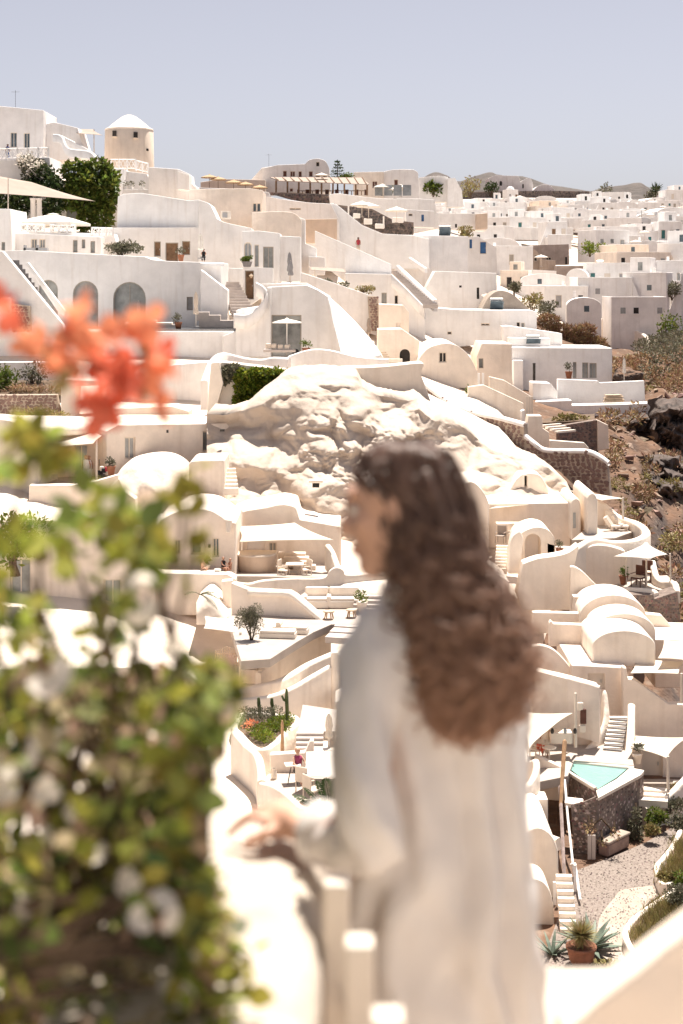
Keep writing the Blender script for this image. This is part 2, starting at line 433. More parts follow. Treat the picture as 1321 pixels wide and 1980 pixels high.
def leaves(n, fn, size, asp=.55, droop=0.0, up=.3, seed=1):
    """n small folded leaf faces at points fn(rng) -> (point, outward)"""
    rg = random.Random(seed); V, Fc = [], []
    for i in range(n):
        p, o = fn(rg); s = size * rg.uniform(.6, 1.35)
        d = (Vector((rg.gauss(0, 1), rg.gauss(0, 1), rg.gauss(0, 1))).normalized() + o * .8 + Vector((0, 0, up - droop))).normalized()
        q = d.cross(Vector((rg.gauss(0, 1), rg.gauss(0, 1), rg.gauss(0, 1))))
        if q.length < .01: continue
        q.normalize(); nrm = d.cross(q); b = len(V)
        V += [p, p + d * s * .5 + q * s * asp * .5 + nrm * s * .10, p + d * s, p + d * s * .5 - q * s * asp * .5 + nrm * s * .10]
        Fc.append((b, b + 1, b + 2, b + 3))
    return V, Fc
def clump_fn(blobs):
    """blobs: list of (centre, radii); points lie mostly near the skin of the blobs"""
    wts = [max(r[0] * r[2], .01) for _, r in blobs]
    def fn(rg):
        c, r = rg.choices(blobs, wts)[0]
        d = Vector((rg.gauss(0, 1), rg.gauss(0, 1), rg.gauss(0, 1))).normalized(); k = rg.random() ** .35
        return Vector(c) + Vector((d.x * r[0], d.y * r[1], d.z * r[2])) * k, d
    return fn
def blobs_in(c, r, n, seed, size=.45):
    rg = random.Random(seed); out = []
    for i in range(n):
        d = Vector((rg.gauss(0, 1), rg.gauss(0, 1), rg.gauss(0, 1))).normalized() * rg.random() ** .45
        k = size * rg.uniform(.6, 1.25)
        out.append((Vector(c) + Vector((d.x * r[0] * (1 - k * .6), d.y * r[1] * (1 - k * .6), d.z * r[2] * (1 - k * .6))), (r[0] * k, r[1] * k, r[2] * k)))
    return out
def shrub(name, label, c, r, n, size, mat, seed, cat='shrub', nb=9, stem=True, group=None, asp=.5, bs=.45):
    c = Vector(c); root = thing(name, label, cat, c - Vector((0, 0, r[2])), group)
    v, f = leaves(n, clump_fn(blobs_in(c, r, nb, seed, bs)), size, asp, seed=seed)
    mk('crown' if stem else 'foliage', v, f, mat, root)
    if stem:
        parts = []; rg = random.Random(seed + 5)
        for k in range(4):
            e = c + Vector((rg.uniform(-.5, .5) * r[0], rg.uniform(-.5, .5) * r[1], rg.uniform(-.1, .5) * r[2]))
            b = c + Vector((rg.uniform(-.08, .08) * r[0], rg.uniform(-.08, .08) * r[1], -r[2] * 1.1))
            parts.append(tube([b, (b + e) / 2 + Vector((rg.uniform(-.1, .1) * r[0], 0, 0)), e], [.05 * r[0], .035 * r[0], .012 * r[0]], 6))
        mk('trunk', *join(*parts), 'bark', root)
    return root
def umbrella(label, base, r, h, mat='sailw', sides=8, open_=True, rise=.24, group=None, pole='frame', rz=.3):
    base = Vector(base); root = thing('parasol', label, 'parasol', base, group)
    mk('pole', *tube([base, base + Vector((0, 0, h + (.12 if open_ else .05)))], .04 if r < 3 else .07, 8), pole, root)
    if open_:
        V = [base + Vector((0, 0, h))]; Fc = []; m = sides
        for rr, dz in ((.5, -.42), (1, -1), (1.0, -1.28)):
            for k in range(m):
                a = 2 * math.pi * k / m + rz; V.append(base + Vector((r * rr * math.cos(a), r * rr * math.sin(a), h + dz * rise * r)))
        for k in range(m):
            q = (k + 1) % m; Fc.append((0, 1 + k, 1 + q))
            for s in range(2): Fc.append((1 + s * m + k, 1 + (s + 1) * m + k, 1 + (s + 1) * m + q, 1 + s * m + q))
        mk('canopy', V, Fc, mat, root, solid=.02)
        v, f = lathe(base + Vector((0, 0, h + .02)), [(.16 * r, -.05), (.1 * r, .02), (.0, .09)], 8); mk('finial', v, f, mat, root)
        ribs = [tube([base + Vector((0, 0, h - .55 * rise * r)), base + Vector((r * .97 * math.cos(2 * math.pi * k / m + rz), r * .97 * math.sin(2 * math.pi * k / m + rz), h - rise * r - .03))], .015, 4) for k in range(m)]
        mk('ribs', *join(*ribs), pole, root)
    else:
        prof = [(.05, h), (.09 * r + .03, h * .93), (.17 * r, h * .70), (.13 * r, h * .58), (.20 * r, h * .40), (.14 * r, h * .36)]
        V, Fc = lathe(base, prof, 14)
        for i, v in enumerate(V):
            if i % 2: v.x = base.x + (v.x - base.x) * .62; v.y = base.y + (v.y - base.y) * .62
        mk('canopy', V, Fc, mat, root)
    v, f = lathe(base, [(.0, .08), (.26, .07), (.30, 0)], 12); mk('foot', v, f, 'metal', root)
    return root
def lattice(label, a, b, h, panels, sc_=1, mat='white'):
    """white railing of crossed bars between world points a and b (feet)"""
    a, b = Vector(a), Vector(b); root = thing('lattice_railing', label, 'railing', (a + b) / 2); d = b - a; t = d.normalized()
    z = Vector((0, 0, 1)); wid = .055 * sc_
    for k in range(panels + 1):
        p = a + d * (k / panels); mk('post', *tube([p, p + z * h * 1.08], wid * 1.6, 4), mat, root)
    mk('rail', *tube([a + z * h, b + z * h], wid * 1.3, 4), mat, root); mk('rail', *tube([a + z * h * .18, b + z * h * .18], wid, 4), mat, root)
    for k in range(panels):
        m = 2; 
        for j in range(m):
            p = a + d * ((k + j / m) / panels); q = a + d * ((k + (j + 1) / m) / panels)
            mk('crossbar', *tube([p + z * h * .18, q + z * h], wid * .75, 4), mat, root); mk('crossbar', *tube([q + z * h * .18, p + z * h], wid * .75, 4), mat, root)
    return root
STONES = {}
def stone_mesh(mat, k):
    if (mat, k) in STONES: return STONES[(mat, k)]
    rg = random.Random(k * 31 + 5); n = 7
    V = []; Fc = []
    for ring, (rr, y) in enumerate(((1.0, .35), (.96, -.25), (.62, -.5))):
        for i in range(n):
            a = 2 * math.pi * i / n; j = 1 + .22 * math.sin(a * 2 + k) + rg.uniform(-.12, .12)
            V.append((.5 * rr * j * math.cos(a), y, .5 * rr * j * math.sin(a)))
    for r in range(2):
        for i in range(n):
            q = (i + 1) % n; Fc.append((r * n + i, r * n + q, (r + 1) * n + q, (r + 1) * n + i))
    Fc.append(tuple(2 * n + i for i in range(n)))
    me = bpy.data.meshes.new('stone'); me.from_pydata(V, [], Fc); me.materials.append(MATS[mat]); STONES[(mat, k)] = me
    return me
def in_poly(x, y, p):
    c = False; j = len(p) - 1
    for i in range(len(p)):
        if (p[i][1] > y) != (p[j][1] > y) and x < (p[j][0] - p[i][0]) * (y - p[i][1]) / (p[j][1] - p[i][1]) + p[i][0]: c = not c
        j = i
    return c
def masonry(root, out, Y, D, size, mats=('stone',), mort='mortar', seed=1, merge=False, bev=.03, most=295, gap=.9):
    """mortar wall with single stones set proud of it; size in photo pixels"""
    pl = pl_of(Y); slab('mortar', out, pl, D, mort, root, bev=bev)
    rg = random.Random(seed); xs = [p[0] for p in out]; ys = [p[1] for p in out]; spots = []
    row = 0; y = min(ys) + size * .5
    while y < max(ys):
        x = min(xs) + (size * .5 if row % 2 else 0) + rg.uniform(0, size * .4)
        while x < max(xs):
            s = rg.uniform(.8, 1.3)
            qx, qy = x + rg.uniform(-.12, .12) * size, y + rg.uniform(-.15, .15) * size
            if in_poly(qx, qy, out) and in_poly(qx - size * .3, qy, out) and in_poly(qx + size * .3, qy, out) and in_poly(qx, qy - size * .3, out): spots.append((qx, qy, s))
            x += size * s * gap * 1.12
        y += size * .86 * gap; row += 1
    rz = math.atan2(pl.u.y, pl.u.x); Wr = W(root); acc = {}
    big = sorted(range(len(spots)), key=lambda i: -spots[i][2])
    single = set() if merge else set(big[:most])
    for i, (x, y, s) in enumerate(spots):
        mt = mats[rg.randrange(len(mats))]; me = stone_mesh(mt, rg.randrange(6)); p = pl.pt(x, y, .02); m = size / pl.sc(x) * s
        sx, sz = m * rg.uniform(.9, 1.1), m * rg.uniform(.7, .95); sy = m * .35; rr = rg.uniform(-.25, .25)
        if i in single:
            o = bpy.data.objects.new('stone', me); COL.objects.link(o); o.parent = root; o.location = p - Wr; o.rotation_euler = (0, rr, rz); o.scale = (sx, sy, sz)
        else:
            q = Matrix.Rotation(rz, 3, 'Z') @ Matrix.Rotation(rr, 3, 'Y')
            acc.setdefault(mt, []).append(([p + q @ Vector((v.co.x * sx, v.co.y * sy, v.co.z * sz)) for v in me.vertices], [tuple(f.vertices) for f in me.polygons]))
    for mt, vf in acc.items(): mk('stonework', *join(*vf), mt, root)['kind'] = 'stuff'
ORD = ['first', 'second', 'third', 'fourth', 'fifth', 'sixth', 'seventh', 'eighth', 'ninth', 'tenth', 'eleventh', 'twelfth', 'thirteenth', 'fourteenth', 'fifteenth', 'sixteenth', 'seventeenth', 'eighteenth', 'nineteenth', 'twentieth', 'twenty-first', 'twenty-second', 'twenty-third', 'twenty-fourth', 'twenty-fifth', 'twenty-sixth']
# ================================================================ the setting
TP = np.array([-600, 0, 200, 400, 600, 800, 1000, 1150, 1250, 1321, 1700], float)
TZ = [(8, [-7, -7, -7, -7, -7, -7, -7, -7, -7, -7, -7]),
      (20, [-12, -13, -13, -13, -13, -14, -16, -16, -16, -16, -18]),
      (45, [-18, -20, -20, -20.5, -21.5, -22.5, -24.3, -24.3, -24.3, -24.3, -26]),
      (60, [-17, -20, -20, -20.5, -21.5, -22.5, -24.1, -24.06, -24.06, -24.06, -27]),
      (70, [-16, -19.5, -19.5, -20, -21.5, -22.5, -24.1, -24.06, -24.06, -24.06, -27]),
      (78, [-15, -18.7, -19.2, -20.8, -21.5, -22.2, -23.5, -24, -24, -24, -28]),
      (85, [-13, -17, -17.6, -19, -19.5, -20, -21.5, -23.4, -24, -25, -30]),
      (92, [-11, -14.5, -16, -17.5, -17.8, -18, -19, -21.5, -23.5, -25, -32]),
      (100, [-9, -13.2, -14, -14.8, -15.6, -16, -17, -20.5, -22.6, -25, -35]),
      (110, [-7, -11.6, -11.6, -11.6, -12, -12.6, -15, -18.5, -20.4, -23, -36]),
      (120, [-5, -10, -10.2, -10.4, -10.4, -9.8, -13, -17, -19, -21, -36]),
      (135, [-2, -6.4, -6.4, -6.4, -7.5, -9, -12.5, -15, -16.2, -17.5, -34]),
      (150, [1, -2.4, -2.4, -2.4, -5.6, -8.5, -11.5, -13.8, -14.4, -15, -30]),
      (165, [3, 1.2, 1.2, 1, -2.5, -7, -11.5, -12.6, -12.9, -12.4, -26]),
      (185, [8, 6, 6, 4, 0, -4.5, -10.5, -11.4, -11.2, -10, -20]),
      (205, [14, 13, 12, 9, 4, -1.5, -8.6, -11.8, -11.4, -9.5, -16]),
      (240, [17, 16, 15, 13, 9, 2.5, -5.5, -11.5, -11.5, -10, -16]),
      (300, [17, 16, 16, 16, 13, 5.5, -3, -9.5, -9.5, -9, -12]),
      (400, [20, 20, 20, 20, 19, 13.5, 5.5, 0, 0, -1, -8]),
      (500, [24, 24, 24, 24, 24, 20.5, 14, 9.5, 7, 7, 0]),
      (600, [28, 28, 28, 28, 28, 27, 24, 21, 18, 16, 8]),
      (700, [33, 33, 33, 33, 33, 35, 37, 37, 34, 32, 20]),
      (800, [34, 34, 34, 34, 34, 36, 39, 39, 37, 35, 26]),
      (1000, [33, 33, 33, 33, 33, 34, 36, 37, 36, 34, 28]),
      (1600, [24] * 11), (3000, [6] * 11), (4200, [-10] * 11)]
TY = np.array([r[0] for r in TZ], float); TZa = np.array([r[1] for r in TZ], float)
def tz(px, Y):
    Y = min(max(Y, TY[0]), TY[-1]); k = int(np.clip(np.searchsorted(TY, Y) - 1, 0, len(TY) - 2))
    t = (Y - TY[k]) / (TY[k + 1] - TY[k])
    return float(np.interp(px, TP, TZa[k]) * (1 - t) + np.interp(px, TP, TZa[k + 1]) * t)
def terrain():
    pxs = np.concatenate([np.linspace(-900, -40, 24), np.linspace(-10, 1120, 76), np.linspace(1128, 1380, 50), np.linspace(1400, 2400, 30)])
    Ys = [8.0]
    while Ys[-1] < 3800:
        y = Ys[-1]; Ys.append(y + (3 if y < 80 else .9 if y < 200 else 3 if y < 320 else 8 if y < 800 else y * .12))
    V = []; n = len(pxs); FC = []; mi = []
    for Y in Ys:
        for px in pxs:
            z = tz(px, Y); x = (px - CX) / F * Y
            if Y > 75 and px > 1050 and Y < 340:
                a = min(1, (Y - 75) / 20) * min(1, (px - 1050) / 80)
                q = Vector((x * .12, Y * .12, z * .1))
                z += a * (1.5 * noise.fractal(q, 1.0, 2.1, 5) + .9 * abs(noise.noise(q * 3.1)))
            elif Y < 75: z += .05 * noise.noise(Vector((x * .8, Y * .8, 1)))
            elif Y > 320: z += .8 * noise.fractal(Vector((x * .03, Y * .03, 2)), 1, 2, 3)
            V.append((x, Y, z))
    for j in range(len(Ys) - 1):
        for i in range(n - 1):
            FC.append((j * n + i, j * n + i + 1, (j + 1) * n + i + 1, (j + 1) * n + i))
    o = mk('ground', V, FC, 'rock', smooth=True); o['kind'] = 'structure'
    tag(o, 'dry brown rocky hillside under the village', kind='structure')
    m = MATS['rock']; t = m.node_tree; N = t.nodes; L = t.links; b = N['Principled BSDF']
    # dry ground: brown soil, grey rubble, dark rock on the steep faces, scrub
    base = b.inputs['Base Color'].links[0].from_socket
    geo = N.new('ShaderNodeNewGeometry'); sp = N.new('ShaderNodeSeparateXYZ'); L.new(geo.outputs['Normal'], sp.inputs[0])
    mr = N.new('ShaderNodeMapRange'); mr.inputs[1].default_value = .62; mr.inputs[2].default_value = .86; mr.inputs[3].default_value = .9; mr.inputs[4].default_value = 0; L.new(sp.outputs[2], mr.inputs[0])
    mx = N.new('ShaderNodeMix'); mx.data_type = 'RGBA'; L.new(mr.outputs[0], mx.inputs[0]); L.new(base, mx.inputs[6]); mx.inputs[7].default_value = (.07, .055, .05, 1)
    vn = N.new('ShaderNodeTexVoronoi'); vn.inputs['Scale'].default_value = 1.1; L.new(geo.outputs['Position'], vn.inputs['Vector'])
    m2 = N.new('ShaderNodeMapRange'); m2.inputs[1].default_value = .15; m2.inputs[2].default_value = .32; m2.inputs[3].default_value = .6; m2.inputs[4].default_value = 0; L.new(vn.outputs['Distance'], m2.inputs[0])
    mx2 = N.new('ShaderNodeMix'); mx2.data_type = 'RGBA'; L.new(m2.outputs[0], mx2.inputs[0]); L.new(mx.outputs[2], mx2.inputs[6]); mx2.inputs[7].default_value = (.24, .185, .145, 1)
    L.new(mx2.outputs[2], b.inputs['Base Color'])
terrain()
def hill(name, label, prof, Y, D, mat='hillm'):
    """far ridge from its skyline, as a rounded mass with spurs"""
    V, Fc = [], []; q = smooth2(prof, 22); n = len(q); m = 40
    for j in range(m + 1):
        v = j / m * 2 - 1; k = max(0, 1 - abs(v) ** 1.3)
        for i, (px, py) in enumerate(q):
            p = P(px, py, Y); x = p.x * (1 + v * D / Y); y = Y + v * D
            r_ = noise.fractal(Vector((x * .012, y * .012, 3)), .9, 2.1, 6)
            V.append(Vector((x, y, p.z * k + r_ * 9 * (1 - (1 - abs(v)) ** 6) + r_ * 2.0)))
    for j in range(m):
        for i in range(n - 1): a = j * n + i; Fc.append((a, a + 1, a + n + 1, a + n))
    o = mk(name, V, Fc, mat, smooth=True); tag(o, label, kind='structure')
hill('hills', 'bare brown ridge behind the village right of centre', [(760, 366), (800, 352), (838, 333), (862, 338), (880, 349), (892, 350), (915, 341), (946, 333), (962, 337), (990, 342), (1012, 343), (1035, 348), (1058, 356), (1090, 361), (1120, 366), (1180, 376)], 2600, 500)
hill('hills', 'low bare hill on the skyline far right', [(1100, 376), (1140, 370), (1170, 362), (1205, 358), (1225, 354), (1240, 354), (1252, 361), (1275, 372), (1340, 378), (1420, 390)], 3000, 500)

# dark lava rock standing out of the slope above the sea
def outcrop(label, prof, Y, D, seed, mat='rockd', amp=1.0):
    xs = [p[0] for p in prof]; ys = [p[1] for p in prof]; V, Fc, keep = [], [], {}
    nx, ny = 46, 40
    for j in range(ny + 1):
        for i in range(nx + 1):
            u, v = i / nx * 2 - 1, j / ny * 2 - 1
            px = (min(xs) + max(xs)) / 2 + u * (max(xs) - min(xs)) / 2; py = (min(ys) + max(ys)) / 2 + v * (max(ys) - min(ys)) / 2
            e = max(0, 1 - (abs(u) ** 2.6 + abs(v) ** 2.6)); q = Vector((px * .02, py * .026, seed))
            rd = 1 - abs(noise.noise(q * 2.2 + Vector((3, 1, 0)))) * 2; d = e ** .5 * D * (.65 + .55 * noise.fractal(q, .75, 2.2, 6) + .3 * rd + .16 * noise.noise(q * 9) + .10 * noise.cell(q * 7)) * amp
            px += 7 * noise.noise(q * 3) ; py += 7 * noise.noise(q * 3 + Vector((9, 2, 1)))
            V.append(P(px, py, Y - d + 1.2 * (1 - e)))
    for j in range(ny):
        for i in range(nx): a = j * (nx + 1) + i; Fc.append((a, a + 1, a + nx + 2, a + nx + 1))
    o = mk('rock_outcrop', V, Fc, mat); tag(o, label, 'rock')
    s = o.modifiers.new('sub', 'SUBSURF'); s.levels = 1; s.render_levels = 1
outcrop('black lava outcrop under the white terrace corner', [(1168, 795), (1290, 870)], 152, 4.5, 3)
outcrop('large black lava rock at the right edge above the brown slope', [(1255, 770), (1345, 890)], 148, 5, 11)
outcrop('broad dark lava mass low on the right edge', [(1225, 880), (1350, 1030)], 134, 5, 23)
outcrop('small dark rock on the brown slope beside the stone wall', [(1176, 905), (1222, 950)], 132, 2, 31, 'rock')
outcrop('grey rock below the shade sail post on the slope', [(1205, 970), (1250, 1000)], 122, 2, 37, 'rock')
outcrop('rubble heap beside the white terrace end', [(1188, 712), (1240, 742)], 161, 1.0, 41, 'rock')
# loose stones over the slope
rg = random.Random(4); acc = []
for i in range(900):
    px = rg.uniform(1165, 1335); Y = rg.uniform(98, 230); z = tz(px, Y); x = (px - CX) / F * Y
    a = min(1, (Y - 75) / 20) * min(1, (px - 1050) / 80); q = Vector((x * .12, Y * .12, z * .1))
    z += a * (1.5 * noise.fractal(q, 1.0, 2.1, 5) + .9 * abs(noise.noise(q * 3.1)))
    s = .12 + .55 * rg.random() ** 3
    b = [Vector((x, Y, z)) + Vector((rg.uniform(-1, 1), rg.uniform(-1, 1), rg.uniform(-.5, 1))) * s for k in range(8)]
    bm = bmesh.new(); [bm.verts.new(v) for v in b]; bmesh.ops.convex_hull(bm, input=bm.verts); bm.verts.index_update()
    acc.append(([v.co.copy() for v in bm.verts], [tuple(v.index for v in f.verts) for f in bm.faces])); bm.free()
o = mk('rubble', *join(*acc), 'stonetan'); tag(o, 'loose stones scattered over the dry slope', kind='stuff')
# scrub on the slope
def slope_scrub(label, name, pxr, Yr, n, size, mat, seed, r=.9):
    rg = random.Random(seed); bl = []
    for i in range(n):
        px = rg.uniform(*pxr); Y = rg.uniform(*Yr); s = r * rg.uniform(.5, 1.4)
        bl.append((Vector(((px - CX) / F * Y, Y, tz(px, Y) + s * .5 + .6)), (s, s, s * .7)))
    v, f = leaves(n * 130, clump_fn(bl), size, .35, seed=seed); tag(mk(name, v, f, mat), label, kind='stuff')
slope_scrub('olive green scrub along the cliff top', 'scrub', (1236, 1330), (172, 245), 26, .5, 'leafo', 3, 1.5)
slope_scrub('brown dry grass tufts on the slope', 'dry_grass', (1175, 1330), (100, 200), 60, .45, 'dry', 5, .9)
slope_scrub('yellow green weeds along the slope', 'weeds', (1180, 1330), (104, 170), 12, .35, 'leafy', 9, .8)

def cover(name, label, xs0, xs1, Ys, mat, dz=.15):
    """pale trodden plaster and paving between the houses, laid over the hillside"""
    V, Fc = [], []; nx = 40; n = nx + 1
    for Y in Ys:
        a, b = np.interp(Y, *xs0), np.interp(Y, *xs1)
        for i in range(n):
            px = a + (b - a) * i / nx; V.append(Vector(((px - CX) / F * Y, Y, tz(px, Y) + dz + .25 * noise.noise(Vector((px * .02, Y * .2, 1))) + (.5 if 0 < i < nx else -.6))))
    for j in range(len(Ys) - 1):
        for i in range(nx): k = j * n + i; Fc.append((k, k + 1, k + n + 1, k + n))
    o = mk(name, V, Fc, mat, smooth=True); tag(o, label, kind='structure')
cover('plaster_ground', 'pale plastered ground between the resort houses', ([20, 300], [-500, -500]), ([20, 60, 80, 90, 100, 112, 122, 140, 170, 200, 260], [1000, 1040, 1040, 1070, 1090, 1080, 1000, 1000, 1010, 985, 900]), list(np.linspace(22, 235, 110)), 'plasterg')
cover('village_ground', 'pale paved lanes between the far houses', ([230, 330, 400, 900], [600, 620, 620, 620]), ([230, 262, 330, 420, 500, 900], [985, 1150, 1250, 1500, 1700, 1800]), list(np.linspace(236, 690, 90)), 'vground', .2)
# ================================================================ upper left: villas under the windmill
def poly(*a): return list(a)
bldg('villa', 'white villa on the skyline at the top left corner', [(-90, 202), (0, 205), (84, 213), (84, 318), (-90, 318)], 192, 9, 'white2', [(20, 256, 33, 285, 'd'), (46, 257, 58, 287, 'd')])
wallobj('terrace_wall', 'white balcony base below the top left villa', [(-90, 309), (40, 309), (96, 304), (98, 345), (50, 352), (-90, 345)], 183, 8, 'white2')
lattice('crossed white balcony railing in front of the top left villa', P(-6, 310, 183.4), P(94, 308, 183.4), 1.35, 5)
bldg('stair_block', 'white stepped block with winding stair between villa and windmill', [(88, 240), (104, 236), (150, 247), (168, 306), (88, 312)], 194, 6, 'white2', cat='house')
parapet('stair_parapet', 'snaking lower stair parapet left of the windmill', [(104, 259, 192), (120, 263, 191.6), (133, 286, 191), (172, 292, 190.5), (188, 306, 190)], 1.0, .45)
parapet('stair_parapet', 'straight upper stair parapet left of the windmill', [(120, 262, 193.2), (150, 277, 193), (180, 294, 192.6), (191, 306, 192)], 1.2, .4)
sail('small taupe shade sail beside the windmill', [(125, 248, 199), (180, 250, 199), (199, 262, 193), (150, 258, 193)], 'taupe', [(182, 250, 306, 197), (150, 257, 275, 197), (164, 259, 285, 199)])
# windmill
wm = thing('windmill', 'round beige windmill with conical white roof', 'windmill', P(250, 330, 205)); c = P(250, 330, 205); s = 205 / F
mk('wall', *lathe(c, [(48.5 * s, -2), (48 * s, 0), (46.5 * s, 77 * s), (45 * s, 79 * s), (40 * s, 79.2 * s)], 64), 'mill', wm, smooth=True).data.set_sharp_from_angle(angle=R(40))
mk('roof', *lathe(c, [(46 * s, 76.8 * s), (47 * s, 78.2 * s), (45.5 * s, 80.5 * s), (40 * s, 83 * s), (26 * s, 95 * s), (13 * s, 104.5 * s), (5 * s, 107.5 * s), (0, 108 * s)], 64), 'cream2', wm, smooth=True)
for px, py in ((228, 262), (268, 265)):
    a = math.asin((px - 250) / 47); d = Vector((math.sin(a), -math.cos(a), 0)); q = c + d * 47 * s + Vector((0, 0, (330 - py) * s))
    o = mk('window', *box(q + d * .02, (.50, .3, .72), a), 'dark', wm); mk('frame', *box(q + d * .06 + Vector((0, 0, -.42)), (.72, .34, .1), a), 'mill', o)
a = math.asin(38 / 47); d = Vector((math.sin(a), -math.cos(a), 0)); mk('vent', *box(c + d * 47 * s + Vector((0, 0, 38 * s)), (.3, .3, .3), a), 'dark', wm)
lattice('white crossed railing at the foot of the windmill', P(214, 329, 196), P(262, 329, 196), 1.35, 3)
lattice('white crossed railing running down right of the windmill foot', P(264, 331, 195.5), P(287, 337, 194), 1.35, 2)
wallobj('retaining_wall', 'white retaining wall below the windmill', [(210, 326), (240, 326), (240, 450), (206, 450), (208, 390)], 188, 8, 'white')
wallobj('retaining_wall', 'sunlit stepped white wall with small pots under the windmill', [(238, 330), (284, 336), (291, 352), (293, 400), (238, 400)], 190, 6, 'white2')
for k, (px, lb) in enumerate(((243, 'small potted plant, left one on the wall under the windmill'), (254, 'small potted plant, middle one on the wall under the windmill'), (275, 'small potted plant, right one on the wall under the windmill'))):
    b = P(px, 366, 187); t = thing('potted_plant', lb, 'plant', b, 'pots under the windmill')
    mk('pot', *lathe(b, [(0, 0), (.22, 0), (.3, .45), (.26, .45)], 10), 'white', t)
    v, f = leaves(60, clump_fn([(b + Vector((0, 0, .65)), (.35, .35, .3))]), .22, seed=k); mk('foliage', v, f, 'leafo', t)
wallobj('retaining_wall', 'white ledge carrying small pots below the windmill', [(232, 366), (291, 366), (300, 420), (232, 420)], 186.5, 1.4, 'white')
bldg('wall_house', 'white blind wall stepping down right of the windmill', [(287, 323), (345, 327), (366, 336), (368, 352), (380, 362), (380, 420), (287, 420)], 185, 6, 'white2', cat='house')
bldg('wall_house', 'low white cube at the end of the wall right of the windmill', [(343, 330), (366, 338), (366, 368), (343, 366)], 181, 3, 'white', cat='house')
# vines over the balcony
def vine(label, blobs, n, size, mat, seed, name='climbing_vine', cat='vine'):
    root = thing(name, label, cat, min((b[0] - Vector((0, 0, b[1][2])) for b in blobs), key=lambda p: p.z))
    v, f = leaves(n, clump_fn(blobs), size, .55, droop=.4, seed=seed); mk('foliage', v, f, mat, root)
    rg = random.Random(seed); st = []
    for k in range(6):
        a = rg.choice(blobs)[0]; b = rg.choice(blobs)[0]; st.append(tube([a, (a + b) / 2 + Vector((0, .3, .4)), b], .05, 5))
    mk('stems', *join(*st), 'bark', root)
    return root
def B(px, py, Y, rx, ry, rz=None): return (P(px, py, Y), (rx * Y / F, (rz or rx) * .4 * Y / F + .3, ry * Y / F))
vine('big dark green creeper hanging over the terrace below the windmill', [B(150, 335, 181, 30, 24), B(190, 330, 181, 26, 24), B(165, 362, 180, 36, 28), B(205, 375, 180, 22, 36), B(140, 385, 180, 26, 22), B(195, 415, 180, 24, 28), B(165, 425, 180, 16, 22), B(215, 345, 181, 14, 18), B(175, 395, 180, 30, 20)], 5200, .62, 'leaf', 2)
vine('dark green creeper under the top left balcony', [B(85, 345, 181, 26, 26), B(60, 370, 180, 26, 18), B(105, 365, 180, 22, 24), B(40, 395, 179, 30, 18), B(20, 405, 179, 26, 22), B(100, 400, 179, 22, 18), B(10, 380, 180, 22, 18)], 2600, .55, 'leafd', 3)
vine('white flowering bush at the balcony corner of the top left villa', [B(55, 315, 182, 18, 16), B(75, 325, 182, 18, 18), B(62, 340, 181.5, 20, 16)], 900, .42, 'leafo', 4, 'flowering_bush', 'bush')
v, f = leaves(330, clump_fn([B(52, 312, 181.5, 20, 18), B(72, 328, 181, 20, 20)]), .36, .9, seed=9); mk('blossoms', v, f, 'petalw', bpy.data.objects['flowering_bush'])
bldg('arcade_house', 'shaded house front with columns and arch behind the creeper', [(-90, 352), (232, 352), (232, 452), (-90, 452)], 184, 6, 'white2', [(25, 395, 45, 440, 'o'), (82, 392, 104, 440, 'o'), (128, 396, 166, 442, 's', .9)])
for k, (px, lb) in enumerate(((64, 'left white column behind the shade sail'), (76, 'right white column behind the shade sail'))):
    b = P(px, 442, 178); tag(mk('column', *lathe(b, [(.38, 0), (.38, .2), (.3, .25), (.3, 3.2), (.36, 3.3), (.36, 3.5)], 14), 'white', None, smooth=True), lb, 'column')
sail('long taupe shade sail sweeping below the creeper', [(-60, 328, 172), (60, 352, 176), (184, 389, 172), (-60, 372, 166)], 'taupe', [(16, 342, 405, 168)], sag=.10, edge=.05)
umbrella('large white square parasol on the railed terrace upper left', P(103, 458, 160), 4.2, 2.35, 'sailw', 4, True, .22, rz=.6)
wallobj('terrace_wall', 'white terrace slab with railing under the square parasol', [(20, 447), (220, 452), (225, 470), (20, 470)], 157, 6, 'white', cat='terrace')
for x0, x1, y, lb in ((37, 86, 449, 'left'), (98, 146, 450, 'middle'), (178, 219, 456, 'right')):
    lattice(f'{lb} panel of crossed white railing below the square parasol', P(x0, y, 156.8), P(x1, y + 1, 156.8), .82, 3, 1.1)
bldg('wing', 'white corner block at the left edge beside the railed terrace', [(-90, 402), (20, 404), (24, 500), (-90, 500)], 152, 8, 'white', [(3, 468, 10, 492, 's')])
bldg('wing', 'low white house with three narrow windows under the railed terrace', [(24, 450), (195, 458), (195, 500), (24, 500)], 154, 7, 'white', [(141, 464, 150, 488, 's'), (158, 463, 165, 480, 's'), (175, 466, 184, 489, 's'), (60, 462, 72, 480, 'p'), (76, 462, 88, 480, 'p')])
t = thing('sun_loungers', 'pair of low grey loungers on the roof terrace upper left', 'lounger', P(72, 486, 146))
for px in (58, 82): mk('seat', *box(P(px, 482, 146), (1.1, .6, .25)), 'greycloth', t); mk('backrest', *box(P(px - 9, 479, 146), (.2, .6, .5)), 'greycloth', t)
shrub('shrub', 'round olive shrub on the roof edge above the arches', P(238, 481, 147), (2.0, 1.2, .85), 1500, .26, 'leafo', 8, nb=14)
j = bldg('villa', 'white villa with framed brown door between two windows', [(195, 440), (400, 440), (400, 520), (195, 520)], 160, 8, 'white', [(298, 467, 311, 496, 'w'), (320, 469, 345, 506, 'w'), (352, 466, 368, 493, 'w')])
add(j, [(228, 380), (240, 375), (273, 373), (366, 388), (384, 386), (384, 441), (226, 441)], 162, 8, 'white', 'upper_storey')
umbrella('closed white parasol beside the brown door villa', P(388, 500, 146), 1.7, 2.3, 'sailw', 8, False)
